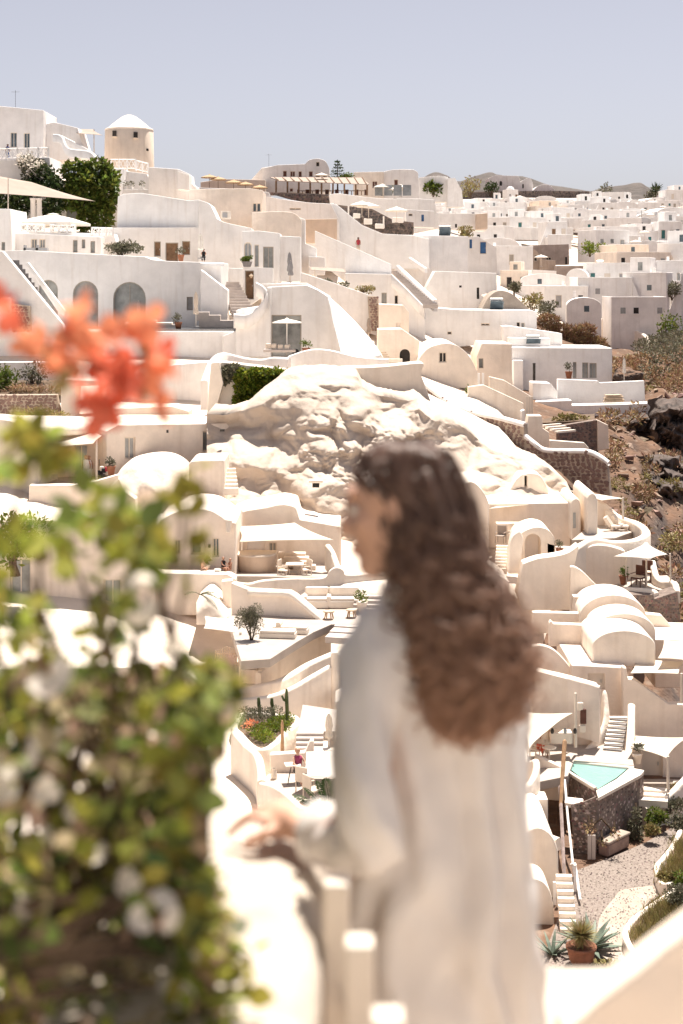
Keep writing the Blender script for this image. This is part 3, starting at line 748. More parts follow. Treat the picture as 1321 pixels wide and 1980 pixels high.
def figure(label, base, h, top='cblue', legs='cblack', sit=False, rz=0.0, skin='skinb', lean=0.0, hairm='hair', name='person'):
    """small bystander: one skinned body, clothing and hair as parts"""
    base = Vector(base); root = thing(name, label, 'person', base, rz=rz)
    s = h / 1.7
    if sit: J = {'pel': (0, 0, .48), 'che': (0, .02 + lean * .3, .98), 'nec': (0, lean * .4, 1.12), 'hed': (0, lean * .45, 1.27), 'k': (.12, -.42, .50), 'f': (.12, -.46, .05), 'e': (.27, -.12, .82), 'h': (.18, -.36, .72)}
    else: J = {'pel': (0, 0, .92), 'che': (0, lean * .3, 1.36), 'nec': (0, lean * .4, 1.50), 'hed': (0, lean * .5, 1.63), 'k': (.10, -.03, .48), 'f': (.12, .02, .06), 'e': (.26, .02, 1.12), 'h': (.25, -.14, .90)}
    V = [J['pel'], J['che'], J['nec'], J['hed']]; E = [(0, 1), (1, 2), (2, 3)]; rad = [.15, .16, .06, .10]
    for sx in (1, -1):
        n = len(V); V += [(sx * .10, J['pel'][1], J['pel'][2] - .04), (sx * J['k'][0], J['k'][1], J['k'][2]), (sx * J['f'][0], J['f'][1], J['f'][2]), (sx * J['f'][0], J['f'][1] - .14, .04)]
        rad += [.10, .07, .05, .04]; E += [(0, n), (n, n + 1), (n + 1, n + 2), (n + 2, n + 3)]
        m = len(V); V += [(sx * .18, J['che'][1], J['che'][2] + .04), (sx * J['e'][0], J['e'][1], J['e'][2]), (sx * J['h'][0], J['h'][1], J['h'][2])]
        rad += [.065, .045, .035]; E += [(1, m), (m, m + 1), (m + 1, m + 2)]
    me = bpy.data.meshes.new('body'); me.from_pydata([tuple(x * s for x in v) for v in V], E, []); o = bpy.data.objects.new('body', me); COL.objects.link(o); o.parent = root
    me.materials.append(MATS[skin]); sk = o.modifiers.new('skin', 'SKIN'); sk.use_smooth_shade = True
    for i, d in enumerate(me.skin_vertices[0].data): d.radius = (rad[i] * s, rad[i] * s * .85); d.use_root = i == 0
    u = o.modifiers.new('sub', 'SUBSURF'); u.levels = 1; u.render_levels = 1
    def loc(n, v, f, m):
        mm = bpy.data.meshes.new(n); mm.from_pydata([tuple(Vector(x) * s) for x in v], [], f); mm.materials.append(MATS[m]); q = bpy.data.objects.new(n, mm); COL.objects.link(q); q.parent = root
        mm.polygons.foreach_set('use_smooth', [True] * len(mm.polygons)); return q
    pz, cz, cy = J['pel'][2], J['che'][2], J['che'][1]
    if top:
        v, f = lathe((0, 0, 0), [(.19, pz - .04), (.185, (pz + cz) / 2), (.21, cz - .02), (.19, cz + .07), (.08, cz + .14)], 12)
        for q in v: q.y = q.y * .75 + cy * (q.z - pz) / (cz - pz)
        loc('top', v, f, top)
    if legs:
        parts = []
        for sx in (1, -1): parts.append(tube([Vector((sx * .09, J['pel'][1], pz + .02)), Vector((sx * J['k'][0], J['k'][1], J['k'][2])), Vector((sx * J['f'][0], J['f'][1], J['f'][2] + .1))], [.135, .095, .08], 8))
        loc('trousers', *join(*parts), legs)
    hx, hy, hz = J['hed']
    v, f = lathe((hx, hy + .02, hz), [(.095, -.06), (.125, .02), (.11, .09), (.05, .135), (0, .14)], 10); loc('hair', v, f, hairm)
    return root
figure('person in blue leaning on the top left balcony', P(15, 308, 184.5), 1.75, 'cblue', 'cblue')
figure('person in black sitting under the closed parasol beside the villa', P(394, 506, 147), 1.5, 'cblack', 'cblack', True)
# arches villa
n_top = [(-90, 486), (52, 484), (150, 490), (280, 496), (295, 502), (330, 505), (428, 508), (428, 700), (-90, 700)]
av = bldg('arched_villa', 'wide white villa front with three arched glass doors', n_top, 140, 9, 'white', [(74, 541, 112, 640, 's', 1), (141, 543, 190, 636, 's', 1), (219, 545, 282, 634, 's', 1), (361, 574, 373, 600, 'y')], reveal=.35)
mk('coping', *ribbon([P(388, 507, 139.8), P(434, 508, 139.8)], .35, .5), 'white', av)
add(av, [(388, 521), (440, 561), (440, 640), (388, 640)], 137.5, 2.2, 'white', 'stair_flank')
umbrella('closed grey parasol seen against the right hand arched door', P(268, 632, 139), 1.1, 2.3, 'greycloth', 8, False)
umbrella('closed beige parasol by the plunge pool of the arched villa', P(379, 632, 134), 1.3, 3.0, 'linen', 8, False)
wallobj('terrace_wall', 'long white pool terrace wall below the arched villa', [(-90, 641), (462, 641), (462, 720), (-90, 720)], 131.8, 6.2, 'white', cat='terrace')
t = thing('plunge_pool', 'dark narrow plunge pool in front of the arches', 'pool', P(330, 640, 132))
flat('water', [P(210, 636.5, 133.2), P(455, 636.5, 133.2), PZ(455, 631.5, P(0, 636.5, 133.2).z), PZ(215, 631.5, P(0, 636.5, 133.2).z)], .02, 'poold', t, bev=0)
mk('rim', *join(box(P(330, 638, 132.4), (11, .3, .14)), box(P(458, 636, 134), (.35, 3.4, .2))), 'stepd', t)
t = thing('built_in_sofa', 'grey stepped sofa bench at the pool end', 'sofa', P(420, 630, 136))
for a, b, y0, y1 in ((382, 405, 603, 620), (404, 427, 609, 620), (386, 460, 619, 634)):
    mk('seat', *box((P(a, y0, 136) + P(b, y1, 136)) / 2, ((b - a) * 136 / F, 1.2, (y1 - y0) * 136 / F)), 'stepg', t, bev=.04)
t = thing('sun_lounger', 'white cushioned daybed at the foot of the right arch', 'lounger', P(290, 632, 137))
mk('base', *box(P(322, 630, 137), (2.6, 1, .2)), 'stepg', t); mk('cushion', *box(P(288, 626, 137), (4.2, 1.0, .26)), 'cushion', t, bev=.1); mk('pillow', *box(P(296, 622, 137), (.7, .9, .3)), 'cushion', t, bev=.1)
# outside stair on the left
st = thing('outside_stair', 'outside stair with dark steps beside the left arch', 'stair', P(95, 640, 133))
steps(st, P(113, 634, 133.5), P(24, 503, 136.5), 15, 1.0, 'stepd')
add(st, [(-2, 486), (4, 485), (122, 628), (124, 640), (60, 660), (-90, 660), (-90, 486)], 131.5, 1.0, 'white', 'flank')
add(st, [(49, 509), (54, 507), (126, 601), (124, 612), (110, 600)], 137.6, .7, 'white', 'upper_parapet')
nw = thing('stone_wall', 'patch of dark rubble wall below the outside stair', 'wall', P(42, 640, 131))
masonry(nw, [(22, 586), (58, 592), (60, 641), (20, 641)], 130.9, .5, 6.5, ('stone', 'stonetan'), 'mortar', 3)
wallobj('garden_wall', 'white low wall at the left edge under the outside stair', [(-90, 576), (20, 575), (22, 642), (-90, 642)], 130.5, 1, 'white2')
# dry garden terrace at left
dg = thing('garden_terrace', 'dry garden bed with pale rubble wall at the left edge', 'garden', P(60, 800, 112))
flat('soil', [P(-90, 764, 116), P(118, 764, 116), P(118, 735, 121), P(-90, 735, 121)], .6, 'soil', dg)
masonry(dg, [(-90, 765), (110, 763), (118, 806), (-90, 806)], 115, .7, 8, ('stonetan',), 'mortar', 6)
add(dg, [(-90, 700), (118, 700), (140, 738), (140, 775), (-90, 775)], 122, 1, 'white2')
wallobj('garden_wall', 'beige pillar end of the dry garden terrace', [(118, 734), (205, 737), (205, 745), (146, 747), (146, 812), (118, 812)], 114.6, 2.5, 'cream2')
shrub('shrub', 'green shrub on the dry garden terrace at the left edge', P(12, 737, 118), (1.3, 1, 1.3), 700, .28, 'leaf', 12)
shrub('grass_tuft', 'tan dry grass on the garden terrace at the left edge', P(70, 757, 117), (2.6, .8, .5), 900, .4, 'dry', 13, 'grass', stem=False, asp=.16)
shrub('shrub', 'grey leafless bush on the dry garden terrace', P(68, 722, 120), (1.3, .8, 1.1), 450, .24, 'leafo', 14)
shrub('weeds', 'yellow green weeds at the foot of the rubble wall', P(80, 800, 112), (2.0, .5, .4), 700, .3, 'leafy', 15, 'weeds', stem=False, asp=.2)
# ================================================================ centre: houses stepping down from the ridge
bldg('house', 'white stepped-profile villa wall above the potted bush', [(384, 386), (400, 391), (407, 396), (414, 410), (420, 423), (432, 429), (447, 433), (486, 441), (486, 530), (384, 530)], 158, 5, 'white')
k2 = bldg('house', 'off-white upper house with a small window left of the long stairs', [(366, 366), (482, 364), (508, 368), (508, 445), (366, 445)], 168, 8, 'cream2', [(489, 393, 496, 409, 'd'), (497, 393, 504, 409, 'd')])
t = thing('air_conditioner', 'beige air conditioning unit on the stepped wall', 'air conditioner', P(437, 424, 160)); mk('case', *box(P(437, 416, 160), (1.0, .5, .8)), 'frame', t, bev=.03); mk('fan', *lathe(P(435, 416, 159.7), [(0, 0)], 3) if False else box(P(435, 416, 159.73), (.5, .06, .5)), 'greycloth', t)
wallobj('curved_wall', 'warm beige wall with curved top right of the stepped wall', smooth2([(487, 411), (530, 409), (560, 410), (575, 416), (583, 426)], 4) + [(580, 540), (487, 540)], 164, 4, 'cream2')
bldg('house', 'white sloping roofed house below the restaurant stone wall', [(505, 378), (545, 385), (600, 392), (640, 394), (656, 425), (656, 520), (505, 520)], 186, 8, 'white2', [(560, 402, 582, 406, 'k')])
wallobj('beige_wall', 'square beige wall in the middle below the restaurant', [(590, 424), (652, 423), (652, 470), (590, 470)], 178, 3, 'beige')
wallobj('white_wall', 'white sloping wall right of the square beige wall', [(640, 392), (652, 396), (700, 435), (740, 452), (800, 455), (830, 462), (830, 520), (640, 520)], 192, 4, 'white')
l = bldg('house', 'small white house with one arched and two tall openings', [(468, 447), (500, 446), (541, 451), (541, 565), (468, 565)], 152, 5, 'white', [(472, 468, 487, 500, 'p', 1), (492, 473, 501, 516, 'p'), (509, 477, 529, 519, 's')])
add(l, [(541, 456), (581, 458), (581, 545), (541, 545)], 153, 4, 'white', 'side_wall')
wallobj('terrace_wall', 'white front wall of the terrace below the arched window', [(426, 545), (440, 545), (440, 518), (473, 519), (473, 560), (426, 560)], 149, .5, 'white')
dw = bldg('gate_wall', 'white wall with a narrow dark passage under the potted bush', [(470, 516), (528, 518), (528, 550), (500, 580), (470, 600)], 146, .8, 'white', [(473.5, 523, 491, 579, 'w')], 'wall', reveal=.5)
mk('round_plaque', *lathe(P(486, 533, 145.9), [(.0, -.25), (.25, 0), (0, .25)], 12), 'woodp', dw)
b = P(478, 516, 145.8); t = thing('potted_bush', 'clipped green bush in a grey pot above the passage', 'bush', b)
mk('pot', *lathe(b, [(0, 0), (.34, 0), (.5, .5), (.44, .5)], 14), 'stepd', t); v, f = leaves(900, clump_fn(blobs_in(b + Vector((0, 0, .8)), (.62, .55, .42), 8, 3, .5)), .13, seed=4); mk('foliage', v, f, 'leaf', t)
st = thing('garden_stair', 'grey stair climbing to the passage under the potted bush', 'stair', P(450, 605, 138)); steps(st, P(472, 606, 137), P(440, 545, 147), 11, 2.0, 'stepg')
for k, (px, pyb, h) in enumerate(((560, 546, 2.9), (562, 549, 2.2))):
    umbrella(('tall ' if k == 0 else 'short ') + 'closed grey parasol on the white terrace in the centre', P(px, pyb, 150 - k * 3), 1.5, h, 'greycloth', 8, False)
wallobj('terrace_wall', 'sunlit white terrace parapet above the big window house', [(505, 549), (593, 547), (640, 573), (640, 600), (505, 600)], 143, .6, 'white')
t = thing('terrace_table', 'low white table and seats on the central white terrace', 'table', P(530, 548, 148)); mk('top', *box(P(530, 543, 148), (1.6, .9, .08)), 'white', t); mk('leg', *box(P(524, 545, 148), (.1, .1, .4)), 'white', t); mk('leg', *box(P(536, 545, 148), (.1, .1, .4)), 'white', t)
# curved stair mass and the big window house
o = bldg('house', 'white house with a big window and parasol in the centre', [(517, 555), (593, 551), (615, 561), (632, 572), (660, 597), (690, 627), (716, 656), (742, 692), (742, 730), (430, 730), (430, 650), (456, 640), (456, 600), (517, 590)], 131, 6, 'white', [(525, 609, 583, 690, 's'), (476, 656, 493, 690, 'w')], reveal=.3)
pts = smooth2([(452, 606), (478, 607), (498, 594), (512, 574), (512, 556), (496, 545)], 5)
v, f = ribbon([P(x, y, 129.5 + .5 * i / len(pts)) for i, (x, y) in enumerate(pts)], 1.2, .5, 1); 
mk('stair_parapet', v, f, 'white', o, smooth=True)
add(o, smooth2([(456, 608), (478, 609), (498, 597), (514, 576), (517, 556)], 4) + [(524, 556), (524, 690), (456, 690)], 129.9, 1.0, 'white', 'stair_drum')
# slanting plaster skirt catching the sun
sk = [P(632, 572, 130.8), P(660, 597, 130.7), P(690, 627, 130.5), P(716, 656, 130.3), P(744, 692, 130)]
lo = [P(640, 612, 129.8), P(648, 640, 128.6), P(655, 668, 127.2), P(660, 690, 126), P(664, 704, 125)]
V = []; n = 5; m = 6
for i in range(n):
    for j in range(m + 1):
        t_ = j / m; p = sk[i].lerp(lo[i], t_); p.y -= .5 * math.sin(math.pi * t_) * (i / n) + .2 * noise.noise(Vector((i * .9, j * .7, 2))); V.append(p)
mk('skirt', V, [(i * (m + 1) + j, (i + 1) * (m + 1) + j, (i + 1) * (m + 1) + j + 1, i * (m + 1) + j + 1) for i in range(n - 1) for j in range(m)], 'white', o, smooth=True, solid=.2, sub=1)
umbrella('open white parasol in front of the big window', P(555, 682, 126), 1.25, 2.75, 'sailw', 8, True, .22, pole='white')
t = thing('sun_lounger', 'grey daybed with cushions under the open white parasol', 'lounger', P(545, 684, 125))
mk('base', *box(P(541, 678, 125), (2.6, .9, .22)), 'stepg', t, bev=.04)
for px, rz_ in ((519, .2), (530, -.1), (542, .15), (556, -.2)): mk('cushion', *box(P(px, 669 + (px > 535) * 2, 125), (.42, .5, .42), rz_), 'linen', t, bev=.1, seg=3)
mk('wheel', *tube([P(572, 681, 124.6), P(572, 681, 125.4)], .28, 12), 'cblack', t)
parapet('parapet', 'white sweeping parapet above the hedge in the centre left', [(395, 735, 114), (408, 700, 116), (420, 686, 117), (436, 682, 118), (470, 690, 119), (505, 694, 119), (530, 690, 118.5), (560, 692, 118)], 2.2, .55, 'white2')
wallobj('parapet', 'low white wall between the parapet and the sun skirt', smooth2([(556, 690), (585, 680), (608, 676), (640, 678), (690, 690), (735, 694), (752, 694)], 4) + [(752, 725), (556, 725)], 119, 1.2, 'white')
hw = wallobj('retaining_wall', 'pale retaining wall carrying the hanging hedge', [(418, 706), (430, 700), (560, 716), (560, 800), (415, 800)], 112, 2, 'cream')
vine('dense green hedge hanging down the pale wall in the centre', [B(x, y, 111.7, 17, 17, 8) for x in (470, 492, 514, 536) for y in (728, 748, 770)] + [B(548, 730, 111.7, 10, 14, 6), B(460, 775, 111.7, 8, 14, 6)], 4200, .30, 'leafb', 21)
vine('dry grey creeper at the left end of the hanging hedge', [B(437, 725, 111.7, 12, 18, 6), B(450, 712, 111.8, 14, 8, 6)], 700, .26, 'leafo', 22)
# long stair walls and upper blocks right of centre
wallobj('stair_wall', 'long white diagonal stair wall in the upper centre', [(609, 446), (616, 449), (700, 486), (757, 511), (757, 545), (667, 545), (609, 500)], 172, 1.5, 'white')
wallobj('white_wall', 'tall white block at the top of the long stair', [(578, 420), (590, 424), (590, 470), (612, 480), (612, 540), (580, 530)], 166, 3, 'white')
figure('person in red walking down the long white stair', P(693, 489, 178), 1.75, 'cred', 'linen')
wallobj('white_wall', 'wide plain white wall left of the twin blue doors', [(680, 450), (780, 454), (905, 457), (905, 560), (680, 560)], 195, 6, 'white2')
parapet('stair_parapet', 'short bright stair parapet high on the plain white wall', [(793, 497, 190), (824, 518, 188)], .6, .5)
s1 = bldg('house', 'white facade beside the straight sunlit stair', [(667, 528), (757, 530), (800, 574), (822, 596), (822, 660), (667, 640)], 168, 5, 'white', [(738, 566, 748, 588, 's'), (763, 571, 770, 588, 'k'), (695, 548, 716, 562, 'n')])
st = thing('sunlit_stair', 'straight sunlit stair between two white parapets right of centre', 'stair', P(820, 590, 168)); steps(st, P(833, 592, 167), P(768, 524, 178), 22, 1.7, 'stepg')
for a in ([(757, 529, 168), (790, 561, 167.5), (822, 594, 167)], [(769, 512, 178), (806, 546, 173), (842, 579, 168)]): v, f = ribbon([P(*p) for p in a], 1.3, .5, 2); mk('parapet', v, f, 'white', st, smooth=True)
bldg('house', 'white blocks with a dark doorway below the twin blue doors', [(822, 560), (842, 524), (960, 528), (961, 562), (930, 570), (960, 600), (822, 620)], 185, 6, 'white', [(922, 556, 927, 578, 'k'), (888, 552, 893, 556, 'k')])
a = bldg('house', 'small cube with a shed awning on the long stair', [(597, 496), (628, 497), (628, 532), (597, 532)], 164, 4, 'white2', [(600, 499, 613, 522, 'n')])
sail('thin taupe awning beside the long stair', [(597, 516, 163), (668, 520, 163), (670, 527, 159), (600, 522, 159)], 'taupe', [(609, 521, 540, 159)], .02, .02, 'awning')
wallobj('stair_wall', 'broad white ramp wall below the shed awning', [(580, 526), (640, 545), (713, 570), (713, 603), (731, 617), (731, 650), (700, 640), (640, 585), (580, 560)], 156, 2, 'white2')
for k, (px, py, lb) in enumerate(((633, 552, 'left tuft of greenery on the ramp wall'), (664, 556, 'middle tuft of greenery on the ramp wall'), (700, 561, 'right tuft of greenery on the ramp wall'))):
    shrub('shrub', lb, P(px, py - 2, 157.2), (.9 if k != 2 else 1.3, .6, .5), 300, .25, 'leafo' if k < 2 else 'leafy', 30 + k, nb=5)
sp = thing('stone_pillar', 'pale rubble pillar at the end of the ramp wall', 'pillar', P(722, 640, 155)); masonry(sp, [(711, 573), (732, 573), (733, 640), (715, 640)], 155.3, 1.2, 6, ('stonetan', 'stone'), 'mortar', 8)
bldg('house', 'low cream house with small paired windows beside the rubble pillar', [(733, 588), (780, 590), (791, 604), (791, 650), (733, 650)], 153, 4, 'cream', [(766, 624, 769, 634, 'n'), (771, 624, 775, 634, 'n')])
fp = bldg('house', 'cream patio house with an arched fireplace', [(731, 637), (777, 636), (812, 660), (806, 710), (731, 710)], 141, 4, 'cream', [(773, 675, 793, 703, 'o', 1)])
t = thing('wooden_bench', 'slatted wooden bench beside the arched fireplace', 'bench', P(745, 700, 139))
for k in range(5): mk('slat', *box(P(738 + k * 3, 682 + k * 4, 139), (.9, .12, .1), .5), 'woodp', t)
mk('seat', *box(P(762, 697, 138.6), (1.5, .6, .3)), 'cushion', t)
umbrella('taupe closed parasol on the patio behind the curved skirt', P(713, 662, 146), 1.2, 2.3, 'taupe', 8, False)
s2 = bldg('house', 'long white facade with small square windows right of centre', [(800, 592), (890, 599), (1030, 600), (1038, 604), (1038, 655), (800, 680)], 172, 7, 'white', [(999, 623, 1006, 635, 'k'), (1008, 624, 1015, 635, 'g'), (930, 625, 947, 630, 'k'), (865, 641, 874, 647, 'k')])
wallobj('earth_mound', 'sandy earth mound on a roof below the concrete houses', smooth2([(930, 602), (945, 575), (965, 562), (990, 568), (1015, 590), (1030, 602)], 3) + [(1030, 610), (930, 610)], 178, 6, 'path', 'mound')
wallobj('white_wall', 'sloping white wall above the modern house', [(973, 631), (985, 630), (1087, 645), (1088, 690), (973, 690)], 168, 3, 'white2')
wallobj('white_wall', 'low bright block in front of the sloping white wall', [(985, 653), (1064, 654), (1064, 700), (985, 700)], 165.5, 2, 'white')
u = bldg('house', 'modern white house with three tall windows above the cliff', [(988, 672), (1184, 673), (1184, 760), (988, 760)], 163, 8, 'white', [(1108, 700, 1115, 731, 's'), (1126, 701, 1138, 731, 's'), (1140, 702, 1154, 731, 's')])
add(u, [(993, 697), (1012, 697), (1012, 760), (993, 760)], 161.5, 1.5, 'white', 'buttress')
mk('flue', *tube([P(1033, 736, 161.8), P(1033, 706, 161.8), P(1033, 702, 161.8)], [.14, .14, .16], 8), 'iron', u)
wallobj('terrace_wall', 'white terrace wall in front of the modern house', [(1078, 733), (1156, 736), (1160, 740), (1246, 736), (1248, 780), (1078, 790)], 156, .6, 'white')
wallobj('terrace_wall', 'long white cliff-edge wall under the modern house', [(1030, 777), (1106, 774), (1106, 784), (1200, 782), (1288, 778), (1262, 800), (1175, 815), (1030, 815)], 152, 2.2, 'white')
wallobj('terrace_wall', 'stepped white cube beside the cliff-edge wall', [(1030, 740), (1064, 741), (1078, 758), (1078, 800), (1030, 800)], 154, 3, 'white')
t = thing('stacked_boards', 'pile of pale boards stored on the cliff-edge terrace', 'boards', P(1186, 778, 153.2))
for k in range(5): mk('board', *box(P(1186 + (k % 2) * 2, 776 - k * 3, 153.2), (2.0 - .1 * k, .8, .1), .1 * (k - 2)), 'woodp', t)
umbrella('closed white parasol right of the modern house windows', P(1207, 738, 158), 1.0, 2.4, 'sailw', 8, False)
# barrel vaulted house and its terraces
pts = smooth2([(803, 742), (808, 700), (826, 675), (848, 666), (867, 664), (885, 669), (903, 683), (916, 703), (925, 725)], 4)
bv = bldg('vaulted_house', 'beige barrel vaulted house with one square window', pts + [(925, 800), (803, 800)], 138, 12, 'cream2', [(849, 681, 864, 701, 'k'), (875, 750, 900, 781, 'w')])
add(bv, [(922, 690), (932, 664), (990, 665), (990, 800), (922, 800)], 143, 7, 'cream2', 'rear_wing', [(926, 693, 935, 712, 's')])
for px, w_ in ((926, 6), (934, 8)): mk('downpipe', *box(P(px, 750, 137), (.2, .2, 2.6)), 'white', bv)
wallobj('terrace_wall', 'cream stair parapet stepping down right of the vaulted house', [(905, 748), (935, 744), (1013, 780), (1013, 830), (905, 800)], 134.5, .6, 'cream')
wallobj('terrace_wall', 'upper cream parapet right of the vaulted house', [(946, 728), (975, 735), (1030, 768), (1030, 812), (946, 800)], 138, .6, 'cream')
for k in range(3): tag(mk('gate_post', *box(P(1019 + k * 5, 788, 133.6), (.14, .14, 1.9)), 'frame'), f'{("left", "middle", "right")[k]} slim post of the gate below the vaulted house', 'post')
wallobj('terrace_wall', 'white end pier of the cream stair parapet', [(1008, 795), (1015, 792), (1018, 836), (1008, 836)], 133, 1, 'white')
w1 = thing('stone_wall', 'diagonal dark rubble wall with white cap below the vaulted house', 'wall', P(900, 860, 128))
o1 = [(812, 735), (840, 757), (871, 779), (918, 797), (1013, 820), (1016, 870), (966, 852), (899, 814), (835, 791), (824, 770)]
masonry(w1, o1, (812, 127, 1016, 121), .6, 8.2, ('stone', 'stone', 'stonetan'), 'mortar', 11)
pl = Pl(812, 127, 1016, 121); v, f = ribbon([pl.pt(x, y, .3) for x, y in ((812, 732), (840, 754), (871, 776), (918, 794), (965, 804), (1013, 817))], .35, .8); mk('cap', v, f, 'white2', w1, smooth=True)
w2 = thing('stone_wall', 'lower rubble wall with white cap ending above the cliff slope', 'wall', P(1100, 950, 118))
masonry(w2, [(1015, 844), (1052, 870), (1135, 872), (1173, 893), (1180, 962), (1110, 938), (1084, 913), (1015, 872)], (1015, 121, 1180, 118), .6, 9, ('stone', 'stonetan', 'stone'), 'mortar', 12)
pl = Pl(1015, 121, 1180, 118); v, f = ribbon([pl.pt(x, y, .3) for x, y in ((1013, 838), (1030, 852), (1052, 866), (1095, 868), (1135, 869), (1160, 880), (1176, 892))], .35, .7); mk('cap', v, f, 'white2', w2, smooth=True)
w3 = thing('stone_wall', 'dark rubble wall under the cliff-edge terrace', 'wall', P(1120, 870, 135)); masonry(w3, [(1078, 824), (1155, 812), (1157, 876), (1078, 876)], 132, .8, 5.5, ('stonedark', 'stone'), 'mortard', 13)
wallobj('pillar', 'pale plastered corner pier at the end of the dark rubble wall', [(1156, 812), (1176, 822), (1178, 868), (1156, 872)], 131.6, 1, 'cream2', 'pillar')
flat('ledge', [P(1040, 818, 138), P(1150, 812, 138), P(1150, 800, 146), P(1040, 805, 146)], .4, 'soil', None, 'dry planted ledge under the cliff-edge wall', 'ledge')
t = thing('side_stair', 'small white stair and benches below the gate posts', 'stair', P(1060, 865, 123))
add(t, [(1016, 836), (1022, 804), (1048, 804), (1050, 828), (1062, 836), (1062, 868), (1016, 850)], 125, 1.6, 'cream', 'pier')
for k in range(4): mk('step', *box(P(1066 + k * 9, 822 + k * 4, 127 - k * .5), (.3, 2.2, .16), -.9), 'cream', t)
add(t, [(1063, 851), (1130, 856), (1139, 866), (1139, 872), (1063, 872)], 122.4, .5, 'cream', 'bench')
for px, py, lb in ((1084, 808, 'left weed clump on the dry ledge'), (1115, 809, 'right weed clump on the dry ledge')): shrub('weeds', lb, P(px, py, 139), (1.0, .6, .3), 200, .3, 'leafy', px, 'weeds', stem=False, nb=4)
# ================================================================ ridge restaurant
rs = bldg('restaurant', 'restaurant on the ridge with brown shutters and vaulted attic', [(507, 326), (537, 319), (588, 317)] + smooth2([(590, 317), (597, 310), (607, 307), (618, 307), (630, 312), (637, 326)], 3) + [(640, 372), (507, 372)], 262, 10, 'white2',
     [(547, 330, 555, 342, 'r'), (561, 331, 571, 342, 'r'), (577, 331, 584, 343, 'r'), (597, 331, 605, 342, 'r'), (610, 335, 619, 345, 'r'), (624, 336, 632, 346, 'r'), (611, 313, 618, 322, 'k'), (560, 364, 567, 371, 'r')])
add(rs, [(487, 346), (507, 324), (537, 320), (537, 372), (487, 372)], 264, 8, 'white2', 'side_wing')
pg = thing('pergola', 'brown timber pergola along the ridge restaurant terrace', 'pergola', P(620, 378, 250))
v, f = sail_mesh([P(522, 343, 256), P(700, 344, 256), P(714, 357, 246), P(540, 350, 246)], 6, 0, 0); mk('roof', v, f, 'taupe', pg, solid=.12)
for k in range(9): px = 534 + k * 22; mk('post', *tube([P(px, 378, 247), P(px, 349 + k * .8, 247)], .16, 6), 'wood', pg)
for k in range(12): px = 530 + k * 15.5; mk('rafter', *tube([P(px + 8, 348 + k * .7, 245.8), P(px, 343, 256)], .1, 4), 'wood', pg)
for k in range(7):
    px = 585 + k * 19; t = thing('dining_set', f'{("first", "second", "third", "fourth", "fifth", "sixth", "seventh")[k]} dark dining table from the left under the ridge pergola', 'table', P(px, 378, 249), 'ridge restaurant tables')
    mk('top', *box(P(px, 369, 249), (1.2, .9, .08)), 'wood', t); mk('leg', *box(P(px, 373, 249), (.12, .12, .7)), 'wood', t)
    for q in (-8, 8): mk('chair', *box(P(px + q, 372, 249), (.35, .4, .9)), 'brown', t)
w4 = thing('stone_wall', 'grey stone wall along the front of the ridge restaurant', 'wall', P(580, 392, 245)); masonry(w4, [(512, 371), (545, 372), (638, 376), (640, 396), (600, 393), (556, 384)], 245, 1, 5, ('stonedark', 'stone'), 'mortard', 15, merge=True)
wallobj('beige_wall', 'beige terrace wall left of the ridge restaurant', [(388, 352), (433, 346), (513, 348), (513, 376), (388, 372)], 258, 6, 'mill')
wallobj('terrace_wall', 'sunlit white roof edge below the straw parasols', [(366, 362), (420, 364), (480, 366), (520, 372), (520, 400), (366, 400)], 240, 8, 'white')
for k, (px, py) in enumerate(((405, 339), (422, 343), (452, 349), (475, 353), (502, 359))):
    umbrella(f'{("first", "second", "third", "fourth", "fifth")[k]} straw parasol from the left on the ridge terrace', P(px, py + 27, 246), 1.35, 2.3, 'straw', 12, True, .3, 'straw parasols on the ridge', 'wood')
umbrella('white parasol in front of the restaurant shutters', P(622, 362, 252), 1.2, 2.3, 'sailw', 8, True, .3)
for k, (px, py) in enumerate(((775, 376), (764, 380), (740, 375))): umbrella(f'{("right", "middle", "left")[k]} white parasol of three on the terrace right of the restaurant', P(px, py + 4, 262), 1.6, 2.0, 'sailw', 8, True, .3)
b = P(653, 372, 258); t = thing('norfolk_pine', 'tall tiered pine standing on the ridge', 'tree', b)
mk('trunk', *tube([b, P(653, 308, 258)], [.18, .04], 6), 'bark', t)
V, Fc = [], []; rg = random.Random(2)
for lv in range(7):
    z = P(653, 314 + lv * 6, 258).z; r_ = .35 + lv * .22
    for q in range(9):
        a = q * .7 + lv; d = Vector((math.cos(a), math.sin(a), .12)); p0 = Vector((b.x, b.y, z))
        for e in range(6): v, f = leaves(1, lambda g: (p0 + d * r_ * (e + 1) / 6, d), .35, .5, seed=lv * 97 + q * 7 + e); n0 = len(V); V += v; Fc += [tuple(i + n0 for i in x) for x in f]
mk('crown', V, Fc, 'leafd', t)
shrub('bush', 'bright green bush beside the ridge pine', P(668, 344, 257), (1.5, 1, .9), 420, .35, 'leaf', 44, 'bush', nb=7)
bldg('house', 'cream house with two brown windows right of the ridge pine', [(684, 333), (742, 332), (742, 385), (684, 385)], 275, 8, 'cream2', [(720, 350, 730, 364, 'r')])
bldg('house', 'white roofed house on the ridge beside glass windbreak', smooth2([(742, 332), (760, 328), (800, 328), (809, 336)], 2) + [(811, 385), (742, 385)], 277, 9, 'white2', [(762, 347, 770, 360, 'r')])
t = thing('glass_windbreak', 'pale green glass windbreak on the ridge terrace', 'screen', P(745, 380, 262))
for k in range(4): mk('panel', *box(P(733 + k * 18, 368, 262 - k), (1.4, .04, 1.8)), 'glasspale', t)
shrub('bush', 'small round tree on the ridge terrace', P(759, 364, 264), (.5, .5, .9), 200, .28, 'leaf', 46, 'bush', nb=5)
